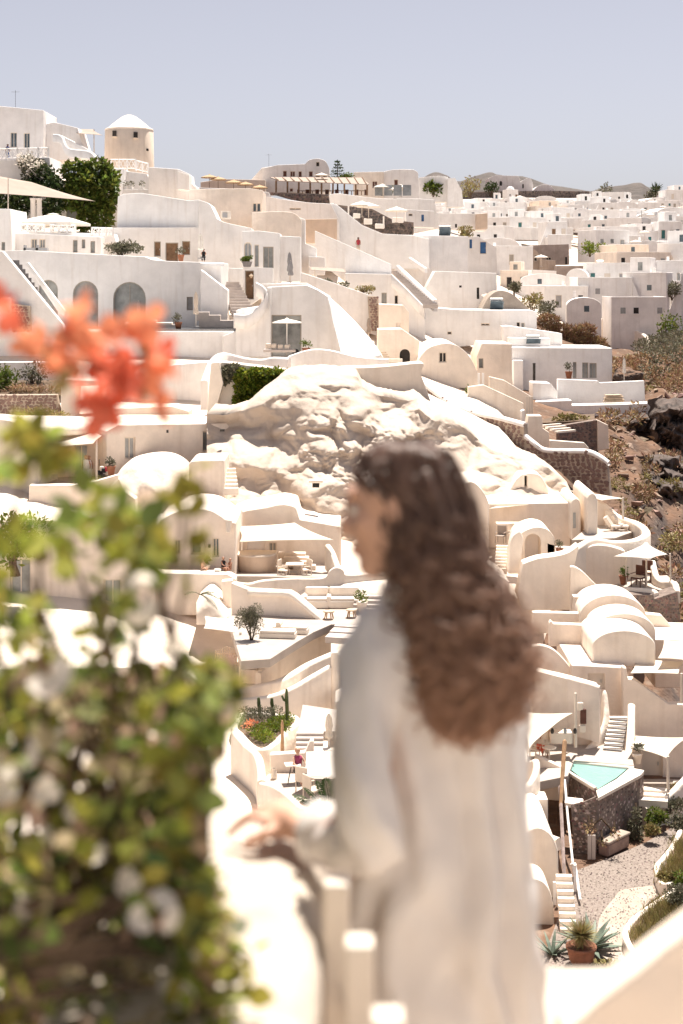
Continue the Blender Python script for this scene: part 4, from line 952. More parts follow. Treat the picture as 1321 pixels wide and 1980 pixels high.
wallobj('terrace_wall', 'sunlit rolling white terraces below the ridge restaurant', smooth2([(636, 377), (655, 374), (700, 380), (745, 384), (800, 384), (840, 386)], 3) + [(850, 440), (800, 450), (720, 430), (640, 410)], 236, 8, 'white')
w5 = thing('stone_wall', 'dark lava stone bank with terraces below the ridge', 'wall', P(720, 450, 218)); masonry(w5, [(637, 394), (720, 404), (760, 425), (800, 430), (800, 458), (742, 452), (700, 437), (668, 420), (652, 412)], 218, 2, 7, ('stonedark',), 'mortard', 17, merge=True)
for k, (px, py, w_, h_) in enumerate(((672, 415, 9, 3), (690, 412, 14, 4), (712, 422, 16, 6), (735, 432, 18, 4), (770, 420, 22, 5))):
    wallobj('terrace_wall', f'{("first", "second", "third", "fourth", "fifth")[k]} small white ledge from the left on the lava bank', [(px - w_ / 2, py), (px + w_ / 2, py + 1), (px + w_ / 2, py + h_ + 5), (px - w_ / 2, py + h_ + 5)], 215.5, 2.2, 'white', 'ledge')
for k, px in enumerate((650, 674, 742)):
    tag(mk('lamp_post', *tube([P(px, 425 + 12 * (k == 2), 215), P(px, 398 + 20 * (k == 2), 215)], .13, 6), 'white'), f'{("left", "middle", "right")[k]} white post on the lava bank', 'post')
for k, (px, py) in enumerate(((713, 417), (767, 425), (700, 414))): umbrella(f'{("middle", "right", "left")[k]} white parasol on the lava bank', P(px, py + 6, 214), 1.7, 2.2, 'sailw', 8, True, .3)
bldg('house', 'small white house with a dark window on the terraces below the ridge', [(785, 405), (840, 408), (840, 440), (785, 438)], 226, 5, 'white', [(790, 413, 798, 418, 'k'), (815, 415, 820, 428, 'b')])
# ================================================================ cream resort: sculpted plaster rock
def plaster_rock():
    top = [(395, 800), (440, 800), (470, 790), (500, 765), (530, 745), (548, 728), (575, 722), (640, 720), (690, 726), (703, 748), (730, 762), (790, 775), (810, 770), (835, 792), (870, 808), (900, 830), (950, 868), (985, 880), (1020, 890), (1060, 905), (1095, 930), (1108, 958), (1112, 970)]
    tx = [p[0] for p in top]; ty = [p[1] for p in top]
    PA = ([715, 735, 765, 790, 850, 905, 960, 1010, 1060], [105.5, 104.8, 102.6, 102.0, 101.5, 99, 98.2, 96.4, 95.6]); PB = ([740, 800, 830, 880, 940, 1000, 1060], [106, 104.6, 103, 101.5, 99, 97, 96]); PC = ([780, 850, 880, 930, 965, 1060], [107.5, 106, 104.5, 102.4, 101.3, 100])
    nx, ny = 300, 190; V, Fc = [], []; X0, X1 = 400, 1110
    nx, ny = 300, 190; V, Fc = [], []; X0, X1 = 400, 1110
    for j in range(ny + 1):
        for i in range(nx + 1):
            px = X0 + (X1 - X0) * i / nx; t0 = np.interp(px, tx, ty); b0 = 1060; v = j / ny
            py = t0 + (b0 - t0) * v; base = 109 - 14 * (py - 715) / 300 + max(0, px - 880) * .018
            wa = min(1, max(0, (740 - px) / 60)); wc = min(1, max(0, (px - 840) / 80)); wb = 1 - wa - wc
            base = wa * np.interp(py, *PA) + wb * np.interp(py, *PB) + wc * np.interp(py, *PC)
            q = Vector((px * .0125, py * .0145, 0))
            wv = q + Vector((noise.noise(q * 2.1 + Vector((5, 0, 0))), noise.noise(q * 2.1 + Vector((0, 7, 0))), 0)) * .22
            def bld(sc2, off):
                c1 = noise.voronoi(wv * sc2 + Vector((off, off * .7, .5)))[0]; return math.exp(-(c1[0] * 1.75) ** 2)
            rough = max(0, 1 - math.hypot((px - 730) / 190, (py - 870) / 95)) ** .6
            l1 = noise.noise(q * .9 + Vector((1, 4, 0))); l3 = noise.noise(wv * 9)
            d = .9 * l1 + 2.1 * bld(.9, 3.1) + (.38 + .5 * rough) * bld(2.4, 1.7) + (.05 + .38 * rough) * bld(7.0, 2.3) + .06 * l3 - .9
            e = min(1, v * 14)
            Y = base - d * e
            pp = py - (3.5 * l1 + 2.0 * l3) * (1 - e)
            V.append(P(px, pp, Y))
    n = nx + 1
    for j in range(ny):
        for i in range(nx): a = j * n + i; Fc.append((a, a + n, a + n + 1, a + 1))
    b = len(V)
    # a back so that the mass is solid from the side
    for i in range(n): p = V[i]; V.append(p + Vector((0, 7, .1)))
    for i in range(n - 1): Fc.append((i, i + 1, b + i + 1, b + i))
    o = mk('plaster_rock', V, Fc, 'plasterr', smooth=True); tag(o, 'lumpy cream plastered rock mass in the middle of the resort', 'rock')
plaster_rock()
wallobj('rock_wall', 'cream curved wall crowning the plastered rock', smooth2([(640, 716), (660, 712), (700, 711), (740, 709), (780, 705), (812, 702), (820, 706), (814, 722), (822, 745), (838, 790)], 3) + [(840, 830), (640, 830)], 113, 3, 'cream', bev=.25, seg=3)
wallobj('rock_wall', 'rounded cream bump on top of the plastered rock', smooth2([(540, 745), (552, 730), (580, 724), (640, 720), (685, 725), (700, 738), (704, 760)], 3) + [(704, 800), (540, 800)], 110.5, 3, 'cream', bev=.5, seg=4)
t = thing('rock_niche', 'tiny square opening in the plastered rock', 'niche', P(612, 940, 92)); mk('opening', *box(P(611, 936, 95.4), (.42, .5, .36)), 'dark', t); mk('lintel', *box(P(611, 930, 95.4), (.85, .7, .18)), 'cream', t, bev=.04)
bldg('rock_room', 'small cream room with a slit window in the right flank of the rock', smooth2([(985, 950), (1000, 925), (1014, 916), (1036, 915), (1050, 925), (1062, 950)], 3) + [(1062, 975), (985, 975)], 101, 4, 'cream', [(1014, 920, 1020, 943, 'k')], bev=.2)
bldg('rock_room', 'rounded cream buttress behind the woman to the right', smooth2([(897, 1040), (897, 945), (905, 932), (920, 934), (938, 955), (946, 975)], 3) + [(946, 1110), (897, 1110)], 95, 5, 'cream', bev=.25, cat='buttress')
# ---------------------------------------------------------------- left: vaulted suite and long suite
pts = smooth2([(-30, 808), (10, 812), (35, 820), (60, 836), (80, 856)], 3)
vs1 = bldg('vaulted_suite', 'cream vaulted suite with awning at the left edge', [(-90, 808)] + pts + [(80, 960), (-90, 960)], (-90, 98, 80, 97), 3, 'cream')
v, f = sail_mesh([P(8, 810, 99), P(160, 812, 107), P(206, 833, 102), P(62, 836, 97)], 8, -.05, 0); mk('vault_roof', v, f, 'cream', vs1, smooth=True, solid=.5)
add(vs1, [(80, 838), (206, 832), (206, 950), (80, 950)], 101, 5, 'cream2', 'front_wall', [(101, 865, 130, 898, 'g'), (144, 860, 170, 932, 'p')])
sail('white awning of the vaulted suite at the left edge', [(86, 847, 100.5), (212, 834, 101), (180, 858, 97.5), (78, 868, 96.5)], 'sail', [(76, 868, 935, 96.6), (187, 850, 935, 97.6)], .03, .04, 'awning')
flat('suite_terrace', [P(58, 941, 96), P(232, 930, 97.5), P(232, 915, 102), P(58, 918, 103)], .5, 'floor', None, 'stone terrace floor of the vaulted suite', 'terrace')
wallobj('terrace_wall', 'cream front wall of the vaulted suite terrace', [(56, 938), (140, 938), (176, 933), (228, 918), (228, 1080), (56, 1080)], 95.6, .8, 'cream')
figure('person in a long white robe under the left awning', P(167, 934, 98.5), 1.72, 'shirt', 'shirt', lean=-.25)
figure('second person in white behind the robed person under the left awning', P(172, 933, 99.3), 1.66, 'shirt', 'shirt')
t = thing('luggage', 'dark bags piled beside a pole on the suite terrace', 'luggage', P(198, 928, 98))
for px, py, m in ((193, 914, 'cblack'), (201, 910, 'cblack'), (197, 906, 'cushion'), (207, 907, 'cred'), (199, 919, 'iron')): mk('bag', *box(P(px, py, 98 - (px > 200) * .3), (.28, .25, .3), .4), m, t, bev=.08)
mk('pole', *tube([P(195, 920, 98), P(192, 888, 98)], .02, 5), 'iron', t)
def chair(label, base, rz, mat='linen', arm=True, s=1.0, cush=None, group=None):
    base = Vector(base); t = thing('garden_chair', label, 'chair', base, group, rz)
    def loc(n, vf, m, bev=.02):
        me = bpy.data.meshes.new(n); me.from_pydata([tuple(Vector(v) * s) for v in vf[0]], [], vf[1]); me.materials.append(MATS[m]); o = bpy.data.objects.new(n, me); COL.objects.link(o); o.parent = t
        b = o.modifiers.new('bevel', 'BEVEL'); b.width = bev; b.segments = 1
    loc('seat', box((0, 0, .43), (.55, .52, .07)), mat)
    loc('backrest', box((0, .27, .72), (.55, .06, .58)), mat)
    for x in (-.25, .25):
        for y in (-.24, .26): loc('leg', box((x, y, .2), (.05, .05, .42)), mat)
        if arm: loc('armrest', box((x * 1.08, 0, .64), (.05, .54, .04)), mat)
    if cush: loc('cushion', box((0, -.01, .49), (.5, .48, .08)), cush, .04)
    return t
chair('cream chair on the vaulted suite terrace', P(101, 928, 98), 2.2, 'linen')
ls = bldg('long_suite', 'long cream suite with two pale windows left of the rock', [(206, 834), (228, 822), (460, 818), (462, 905), (206, 920)], (206, 99, 462, 103), 7, 'cream2', [(241, 845, 262, 888, 'p'), (392, 834, 423, 873, 'p')])
mk('lamp', *box(P(324, 834, 98.7), (.12, .2, .18)), 'iron', ls); mk('lamp', *box(P(430, 832, 100.4), (.3, .25, .14)), 'iron', ls)
flat('roof_terrace', [P(200, 824, 101), P(464, 818, 103.5), P(464, 802, 112), P(230, 802, 112)], .5, 'cream', None, 'sunlit cream roof of the long suite', 'roof')
wallobj('retaining_wall', 'cream retaining wall below the pool terrace, left of the hedge', [(205, 735), (340, 705), (400, 700), (415, 712), (412, 810), (205, 812)], 121, 2, 'white2')
wallobj('retaining_wall', 'pale buttress left of the hanging hedge', [(408, 702), (424, 700), (432, 742), (415, 803), (400, 803)], 111.2, 2.5, 'cream')
wallobj('roof_step', 'low cream roof step behind the red blossoms', [(215, 790), (335, 786), (365, 795), (365, 815), (215, 815)], 112.5, 3, 'cream', 'roof')
# plaster mound, block and steps
def mound(label, prof, Y, D, mat='cream', name='plaster_mound'):
    q = smooth2(prof, 5); V, Fc = [], []; n = len(q); m = 12; cx = sum(p[0] for p in q) / n; yb = max(p[1] for p in q) + 20
    for j in range(m + 1):
        t_ = j / m; 
        for px, py in q:
            yy = py + (yb - py) * t_; d = D * math.sin(math.pi / 2 * t_) ** .8
            V.append(P(px, yy, Y - d * (.85 + .35 * noise.noise(Vector((px * .03, yy * .03, 4))))))
    for j in range(m):
        for i in range(n - 1): a = j * n + i; Fc.append((a, a + n, a + n + 1, a + 1))
    b = len(V); V += [v + Vector((0, 3, 0)) for v in V[:n]]
    for i in range(n - 1): Fc.append((i, i + 1, b + i + 1, b + i))
    return tag(mk(name, V, Fc, mat, smooth=True), label, 'mound')
mound('rounded cream plaster mound below the long suite windows', [(205, 990), (222, 930), (240, 900), (270, 888), (310, 884), (340, 892), (362, 912), (372, 940), (372, 985)], 96.5, 2.6)
wallobj('block', 'plain cream block at the foot of the plastered rock', [(365, 896), (372, 891), (434, 889), (435, 990), (365, 990)], 92.5, 4, 'cream2', 'block', bev=.12, seg=3)
st = thing('rock_steps', 'small white steps between the block and the rock', 'stair', P(445, 950, 93)); steps(st, P(447, 950, 92.6), P(441, 905, 95), 6, .9, 'cream')
wallobj('terrace_wall', 'cream garden walls stepping below the plaster mound', [(215, 940), (230, 925), (240, 950), (262, 965), (262, 1000), (300, 1000), (345, 990), (345, 1060), (215, 1060)], 92, 1, 'cream')
t = thing('wall_vent', 'small louvred vent on the cream wall below the mound', 'vent', P(356, 975, 91)); mk('panel', *box(P(356, 968, 91.3), (.5, .1, .42)), 'frame', t)
# ---------------------------------------------------------------- blue door suite and awning suite
pts = smooth2([(300, 1012), (330, 994), (365, 983), (404, 986), (425, 996), (443, 1009)], 4)
bd = bldg('blue_door_suite', 'cream suite with a blue glazed door and rounded roofline', pts + [(456, 1010), (456, 1125), (300, 1125)], 86, 6, 'cream2', [(337, 1044, 349, 1072, 'g'), (369, 1036, 391, 1072, 'v'), (411, 1041, 424, 1077, 'd')], bev=.15)
mk('door_leaf', *box(P(380, 1092, 85.95), (.64, .06, 1.15)), 'frame', bd, bev=.02); mk('jamb', *box(P(394, 1073, 85.9), (.1, .2, 2.2)), 'frame', bd); mk('lamp', *box(P(405, 1056, 85.9), (.12, .16, .16)), 'iron', bd)
mk('gutter', *tube([P(443, 1007, 85.8), P(441, 1030, 85.6)], [.2, .12], 8), 'cream', bd)
aw = bldg('awning_suite', 'cream suite behind the large sail over a bar', smooth2([(446, 994), (480, 986), (518, 980), (545, 974), (572, 980)], 3) + [(580, 1004), (660, 1018), (660, 1130), (446, 1130)], 92.5, 5, 'cream2', [(520, 1049, 535, 1078, 'g'), (478, 1040, 512, 1064, 'n')], bev=.12)
sail('large cream shade sail over the bar terrace', [(458, 1018, 91), (570, 1011, 92), (645, 1044, 88), (463, 1048, 87)], 'sail', [(455, 1045, 1120, 87)], .03, .045)
flat('bar_terrace', [P(335, 1112, 85.4), P(652, 1116, 86), P(652, 1092, 92.5), P(335, 1092, 91)], .4, 'floor', None, 'pale terrace floor before the bar', 'terrace')
b = P(495, 1121, 88.2); t = thing('bar_counter', 'round fronted beige bar counter under the large sail', 'bar', b)
v, f = lathe(b, [(1.07, 0), (1.09, 1.42), (1.12, 1.46)], 30, math.pi, 2 * math.pi); mk('front', v, f, 'beige', t, smooth=True, solid=.1)
flat('top', [b + Vector((1.18 * math.cos(math.pi + math.pi * k / 20), 1.18 * math.sin(math.pi + math.pi * k / 20), 1.55)) for k in range(21)] + [b + Vector((1.18, .8, 1.55)), b + Vector((-1.18, .8, 1.55))], .1, 'linen', t)
mk('back', *box(b + Vector((0, .4, .7)), (2.1, .7, 1.4)), 'beige', t)
tt = P(570, 1116, 87); t = thing('dining_table', 'pale square dining table under the large sail', 'table', tt); mk('top', *box(tt + Vector((0, 0, .74)), (1.0, .85, .06)), 'linen', t, bev=.02)
for x in (-.42, .42):
    for y in (-.35, .35): mk('leg', *box(tt + Vector((x, y, .36)), (.06, .06, .72)), 'linen', t)
chair('left cream chair at the dining table under the large sail', P(549, 1117, 86.6), 1.2, 'linen'); chair('right cream chair at the dining table under the large sail', P(590, 1116, 86.8), -1.0, 'linen')
t = thing('terrace_steps', 'stepped beige benches beside the dining table', 'bench', P(590, 1105, 89))
for k in range(4): mk('step', *box(P(565 + k * 8, 1074 + k * 8, 91 - k * .5), (1.6 - .1 * k, .6, .35)), 'linen', t, bev=.03)
parapet('parapet', 'curved white side parapet at the right end of the sail terrace', [(634, 1052, 88.5), (642, 1064, 88), (650, 1085, 87.4), (655, 1100, 87)], 1.4, .35, 'cream')
figure('sunbather sitting at the blue door', P(392, 1108, 85), 1.0, 'skin', None, True, 1.2, 'skin')
figure('sunbather in black and white swimwear beside the post', P(432, 1110, 85), 1.15, 'cblack', 'skinb', True, .9, 'skinb'); figure('second sunbather sitting close to the awning post', P(445, 1110, 85.2), 1.05, 'skinb', 'skinb', True, -1.0, 'skinb')
b = P(421, 1112, 84.7); tag(mk('white_bucket', *lathe(b, [(0, 0), (.14, 0), (.19, .34), (.165, .34), (.13, .03), (0, .03)], 14), 'cushion', None, smooth=True), 'white planter tub between the sunbathers', 'tub')
wallobj('terrace_wall', 'low cream sunbathing ledge in front of the blue door suite', [(300, 1108), (440, 1110), (456, 1120), (456, 1190), (300, 1190)], 84, 1.2, 'cream')
parapet('parapet', 'long wavy cream parapet in front of the bar terrace', [(445, 1122, 84.5), (480, 1127, 84.6), (508, 1121, 84.8), (562, 1117, 85), (624, 1116, 85.2), (638, 1102, 85.2), (651, 1095, 85.2), (662, 1100, 85.3), (672, 1110, 85.4), (742, 1106, 86), (800, 1104, 87)], 1.6, .32, 'cream')
rk = mound('rough cream rock band behind the patio sofas', [(560, 1150), (590, 1138), (640, 1132), (690, 1128), (745, 1126), (800, 1128)], 85, .9, 'cream', 'plaster_mound')
# ---------------------------------------------------------------- patio with sofas, loungers
zp = P(600, 1202, 78.5).z
flat('patio', [PZ(466, 1278, zp), PZ(522, 1274, zp), PZ(572, 1242, zp), PZ(606, 1222, zp), PZ(640, 1207, zp), PZ(740, 1206, zp), PZ(800, 1195, zp), PZ(800, 1170, zp), PZ(560, 1176, zp), PZ(440, 1190, zp)], .4, 'floor', None, 'pale patio floor with sofas and loungers', 'terrace')
rw = wallobj('retaining_wall', 'broad cream wall with sloping shoulder behind the loungers', [(446, 1126), (480, 1139), (559, 1143), (570, 1149), (582, 1159), (634, 1203), (634, 1212), (446, 1198)], (446, 80.5, 634, 79), .5, 'cream2', bev=.1, seg=3)
pl = Pl(446, 80.5, 634, 79); v, f = ribbon([pl.pt(x, y, .1) for x, y in ((480, 1139), (520, 1141), (559, 1143), (582, 1159), (608, 1181), (634, 1203))], .3, .5, 3); tag(mk('coping', v, f, 'cream', None, smooth=True), 'rounded bright coping of the sloping cream wall', 'coping')
wallobj('post_wall', 'white pier left of the broad cream wall', [(428, 1124), (450, 1122), (447, 1184), (432, 1184)], 82, .6, 'cream', 'pier')
for k, (x0, x1, yt, yb) in enumerate(((590, 636, 1151, 1184), (636, 694, 1145, 1183))):
    Yk = 82.0; c = (P(x0, yb, Yk) + P(x1, yb, Yk)) / 2; c.z = zp; wd = (x1 - x0) * Yk / F
    t = thing('sofa', f'{("left", "right")[k]} white outdoor sofa on the patio', 'sofa', c)
    mk('seat', *box(c + Vector((0, 0, .2)), (wd, .9, .4)), 'cream', t, bev=.06); mk('cushion', *box(c + Vector((0, -.05, .46)), (wd * .86, .7, .14)), 'cushion', t, bev=.05)
    mk('backrest', *box(c + Vector((0, .45, .5)), (wd, .25, 1.0)), 'cream', t, bev=.12, seg=3)
    for s_ in (-1, 1): mk('armrest', *box(c + Vector((s_ * wd * .47, 0, .35)), (.16, .9, .6)), 'cream', t, bev=.07, seg=3)
for px, py, lb in ((636, 1197, 'left'), (680, 1194, 'right')):
    b = PZ(px, py, zp); t = thing('stool', f'{lb} small round wooden stool on the patio', 'stool', b); mk('top', *lathe(b, [(0, .42), (.28, .42), (.28, .36), (0, .36)], 14), 'woodp', t)
    for k in range(4): a = k * math.pi / 2 + .5; mk('leg', *tube([b + Vector((.26 * math.cos(a), .26 * math.sin(a), 0)), b + Vector((.17 * math.cos(a), .17 * math.sin(a), .37))], .035, 6), 'woodl', t)
st = thing('patio_stair', 'grey edged steps right of the patio sofas', 'stair', P(710, 1182, 81)); steps(st, P(712, 1184, 80.5), P(716, 1150, 82), 4, 1.6, 'stepg')
st = thing('patio_stair', 'two long grey steps down from the patio', 'stair', P(668, 1232, 76)); steps(st, P(665, 1236, 75.6), PZ(690, 1204, zp - .02), 3, 1.9, 'stepg')
for k, (px, py) in enumerate(((538, 1232), (562, 1224))):
    b = PZ(px, py, zp); t = thing('sun_lounger', ('front' if k == 0 else 'rear') + ' cushioned cream sun lounger on the patio', 'lounger', b)
    mk('base', *box(b + Vector((0, 0, .13)), (1.75, .7, .24), -.12), 'cushion', t, bev=.03); mk('mattress', *box(b + Vector((0, 0, .31)), (1.7, .66, .13), -.12), 'cushion', t, bev=.05)
    if k: mk('bolster', *tube([b + Vector((-.6, -.3, .46)), b + Vector((-.5, .35, .46))], .13, 10), 'linen', t)
# olive tree, flower bed, gate
b = PZ(487, 1262, zp - .6); t = thing('olive_tree', 'small grey green olive tree beside the gate', 'tree', b)
c = b + Vector((-.1, 0, 1.55)); mk('trunk', *join(tube([b, b + Vector((-.05, 0, .6)), c], [.07, .055, .03], 7), tube([b + Vector((0, 0, .5)), c + Vector((.4, .1, .2))], [.045, .015], 6), tube([b + Vector((0, 0, .6)), c + Vector((-.4, -.1, .3))], [.045, .015], 6)), 'bark', t)
v, f = leaves(2600, clump_fn(blobs_in(c, (.72, .6, .95), 16, 5, .34)), .13, .25, seed=5); mk('crown', v, f, 'leafo', t)
t = thing('flower_bed', 'cream planter bed filled with bright green shrubs', 'planter', P(500, 1320, 74))
add(t, [(467, 1294), (499, 1296), (499, 1323), (467, 1322)], 74.2, 1.8, 'cream', 'box')
v, f = leaves(3200, clump_fn(blobs_in(P(502, 1273, 75.5), (.85, .6, .5), 16, 6, .38)), .12, .55, seed=6); mk('foliage', v, f, 'leafb', t)
gt = thing('picket_gate', 'weathered wooden picket gate below the olive tree', 'gate', P(440, 1288, 75))
for k in range(11): x = 417 + k * 4.5; yt = 1258 - 8 * (1 - abs(k - 5) / 5); mk('picket', *box((P(x, yt, 75) + P(x, 1288, 75)) / 2, (.05, .03, (1288 - yt) * 75 / F)), 'woodp', gt)
for y in (1264, 1282): mk('rail', *box(P(440, y, 75.05), (1.2, .03, .06)), 'woodp', gt)
for s_ in (0, 1): mk('brace', *tube([P(417 + s_ * 24, 1282, 75.08), P(438 + s_ * 24, 1264, 75.08)], .028, 4), 'woodp', gt)
sail('small white sail above the picket gate', [(396, 1192, 79), (452, 1196, 79), (464, 1225, 76), (394, 1215, 76)], 'sailw', [(465, 1222, 1312, 75.6)], .03, .05)
b = P(444, 1318, 73.5); t = thing('round_table', 'round white stone table beside the planter', 'table', b + Vector((0, 0, -.5))); mk('top', *lathe(b, [(0, .06), (.62, .06), (.66, 0), (.62, -.06), (0, -.06)], 26), 'cream', t, smooth=False); mk('leg', *tube([b + Vector((0, 0, -.6)), b], .12, 10), 'cream', t)
mb = mound('curling cream garden wall left of the olive tree', [(380, 1165), (400, 1150), (418, 1160), (440, 1182), (470, 1188)], 81, .8, 'cream')
t = thing('palm', 'drooping palm fronds at the edge of the bougainvillea', 'palm', P(398, 1180, 80))
def fronds(root, c, dirs, L, mat, wid=.05, n=26, droop=.5, name='frond', seed=1):
    rg = random.Random(seed)
    for d in dirs:
        d = Vector(d).normalized(); V, Fc = [], []; side = d.cross(Vector((0, 0, 1))).normalized(); pts = []
        for i in range(n + 1): s_ = i / n; pts.append(c + d * L * s_ - Vector((0, 0, droop * L * s_ * s_)))
        for i in range(2, n):
            tdir = (pts[i + 1 if i < n else i] - pts[i - 1]).normalized(); ll = L * .30 * math.sin(math.pi * min(1, .12 + i / n * .86)) * rg.uniform(.85, 1.1)
            for s_ in (1, -1):
                q = (side * s_ + tdir * .9 + Vector((0, 0, .22))).normalized(); k = len(V); V += [pts[i] - tdir * wid * .3, pts[i] + q * ll * .5 + tdir * wid * .4, pts[i] + q * ll - Vector((0, 0, ll * .25)), pts[i] + q * ll * .5 - tdir * wid * .4]; Fc.append((k, k + 1, k + 2, k + 3))
        tv, tf = tube(pts, [.025 * (1 - .8 * i / n) for i in range(n + 1)], 5)
        mk(name, *join((V, Fc), (tv, tf)), mat, root)
fronds(t, P(388, 1150, 80), [(.9, -.3, .35), (.8, -.5, -.1), (.5, -.5, .5), (.6, .3, .3), (-.5, -.3, .4)], 1.1, 'leafo', .05, seed=4)
# ---------------------------------------------------------------- ramp walls, dark shop, planter basin
parapet('ramp_wall', 'upper cream ramp wall climbing right to the patio', [(499, 1300, 73.5), (537, 1266, 75), (572, 1238, 76.5), (604, 1220, 77.5), (636, 1204, 78.4)], 1.9, .30, 'cream')
parapet('ramp_wall', 'middle cream ramp wall with broad rounded top', [(430, 1337, 71.5), (470, 1330, 71.6), (502, 1322, 71.8), (530, 1316, 72.2), (559, 1304, 73), (595, 1282, 74), (640, 1262, 75), (680, 1246, 75.6), (745, 1212, 77)], 2.4, .42, 'cream')
parapet('ramp_wall', 'lower cream ramp wall above the planter basin', [(440, 1352, 70.4), (463, 1350, 70.5), (500, 1347, 70.6), (536, 1340, 70.8), (570, 1325, 71.2), (604, 1305, 71.8), (637, 1286, 72.3)], 3.0, .36, 'cream')
sh = thing('shop', 'dark open room under a white sail behind the woman', 'kiosk', P(690, 1330, 73))
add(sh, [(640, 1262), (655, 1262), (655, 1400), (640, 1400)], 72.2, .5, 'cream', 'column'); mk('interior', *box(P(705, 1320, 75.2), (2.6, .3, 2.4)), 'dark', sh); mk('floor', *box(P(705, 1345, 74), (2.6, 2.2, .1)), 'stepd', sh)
for k in range(3): mk('shelf', *box(P(690, 1296 + k * 14, 74.7), (1.4, .4, .05)), 'wood', sh)
for k in range(10):
    mk('bottle', *lathe(P(666 + k * 5, 1296 + (k % 3) * 14, 74.6), [(.04, 0), (.04, .14), (.015, .2), (.015, .26)], 8), ('cred', 'teal', 'woodp', 'glassg')[k % 4], sh)
sail('white sail over the dark open room', [(648, 1266, 74), (745, 1222, 76), (740, 1260, 73), (706, 1280, 72)], 'sailw', (), .03, .03)
wallobj('white_wall', 'cream parapet block below the dark open room', [(648, 1358), (700, 1330), (780, 1330), (780, 1420), (648, 1390)], 70, 2, 'cream')
rim = [(461, 1380), (453, 1404), (466, 1418), (478, 1432), (490, 1442), (503, 1447), (518, 1444), (532, 1434), (545, 1421), (560, 1408), (575, 1394), (572, 1386), (562, 1382), (536, 1380), (500, 1376)]
zr = P(500, 1446, 63.5).z; pb = thing('planter_basin', 'angular cream planter basin with cacti', 'planter', PZ(510, 1446, zr - 2))
rp = [PZ(x, y, zr) for x, y in rim] + [PZ(*rim[0], zr)]
v, f = ribbon(rp, 2.3, .3, 3); mk('rim_wall', v, f, 'cream', pb, smooth=True); flat('soil', [PZ(x, y, zr - .12) for x, y in rim], .5, 'soil', pb, bev=0)
v, f = leaves(2600, clump_fn([(PZ(x, y, zr) + Vector((0, 0, .12)), (.42, .5, .22)) for x, y in ((520, 1410), (535, 1402), (505, 1425), (552, 1395), (515, 1430), (495, 1418), (545, 1410))]), .10, .5, seed=8); mk('succulents', v, f, 'leafb', pb)
v, f = leaves(1800, clump_fn([(PZ(x, y, zr) + Vector((0, 0, .3)), (.38, .45, .33)) for x, y in ((485, 1398), (500, 1394), (517, 1396), (475, 1395), (532, 1392))]), .10, .4, seed=9); mk('shrubs', v, f, 'leafo', pb)
v, f = leaves(70, clump_fn([(PZ(x, y, zr) + Vector((0, 0, .28)), (.2, .2, .1)) for x, y in ((484, 1412), (490, 1410), (478, 1416))]), .13, .6, seed=10); mk('blossoms', v, f, 'petalo', pb)
for k, (px, yb, yt, bend, lb) in enumerate(((503, 1388, 1349, -3, 'left'), (530, 1385, 1350, -5, 'middle'), (556, 1398, 1332, -2, 'tall branched right'))):
    a = PZ(px, yb, zr); h = (yb - yt) * a.y / F; t = thing('cactus', f'{lb} column cactus in the cream planter basin', 'cactus', a)
    v, f = tube([a, a + Vector((bend * .01, 0, h * .4)), a + Vector((bend * .02, 0, h * .75)), a + Vector((bend * .02, 0, h))], [.075, .085, .085, .05], 10)
    for i, q in enumerate(v):
        if i % 2: cc = a.x; q.x += (a.x - q.x) * .25
    mk('stem', v, f, 'cactus', t)
    if k == 2: mk('arm', *tube([a + Vector((-.02, 0, h * .62)), a + Vector((-.16, 0, h * .68)), a + Vector((-.24, 0, h * .8))], [.05, .055, .04], 8), 'cactus', t)
    if k == 0: mk('arm', *tube([a + Vector((0, 0, h * .6)), a + Vector((-.08, 0, h * .72)), a + Vector((-.1, 0, h * .98))], [.05, .05, .03], 8), 'cactus', t)
a = P(546, 1456, 63); tag(mk('wooden_paddle', *tube([a, P(546, 1400, 63), P(546, 1393, 63)], [.075, .06, .03], 8), 'woodl'), 'brown wooden pole standing at the planter basin', 'pole')
flat('landing', [PZ(575, 1414, -18.6), PZ(648, 1414, -18.6), PZ(652, 1372, -18.6), PZ(585, 1362, -18.6)], .4, 'floor', None, 'sunlit landing above the short stair', 'terrace')
st = thing('short_stair', 'short grey fronted stair beside the planter basin', 'stair', P(600, 1450, 63)); steps(st, P(598, 1452, 62.6), P(600, 1414, 63.8), 4, 1.1, 'stepg')
umbrella('closed cream parasol above the small patio', P(636, 1452, 62), .95, 1.45, 'sail', 8, False)
zq = P(560, 1508, 60.5).z
flat('lower_patio', [PZ(505, 1512, zq), PZ(680, 1640, zq), PZ(800, 1640, zq), PZ(800, 1490, zq), PZ(520, 1494, zq)], .4, 'floor', None, 'small lower patio behind the outstretched hand', 'terrace')
wallobj('patio_wall', 'cream rear wall of the small lower patio', [(522, 1459), (590, 1455), (600, 1432), (607, 1432), (607, 1452), (720, 1446), (720, 1510), (522, 1508)], 61.5, .4, 'cream2')
parapet('patio_wall', 'left curving wall under the planter basin', [(453, 1412, 62.8), (476, 1438, 62), (498, 1458, 61), (505, 1485, 60), (506, 1508, 59)], 2.5, .32, 'cream')
parapet('patio_wall', 'front curving wall of the small lower patio', [(506, 1512, 58.6), (530, 1518, 57.6), (560, 1538, 56.5), (588, 1566, 55.5), (620, 1590, 54.5), (680, 1600, 54)], 1.8, .25, 'cream')
t = thing('white_awning', 'white table cloth panel at the small lower patio', 'awning', P(620, 1505, 60)); v, f = sail_mesh([P(592, 1454, 61), P(660, 1450, 61), P(660, 1505, 58.5), P(588, 1502, 58.5)], 6, .02, .02); mk('cloth', v, f, 'sailw', t, smooth=True, solid=.02)
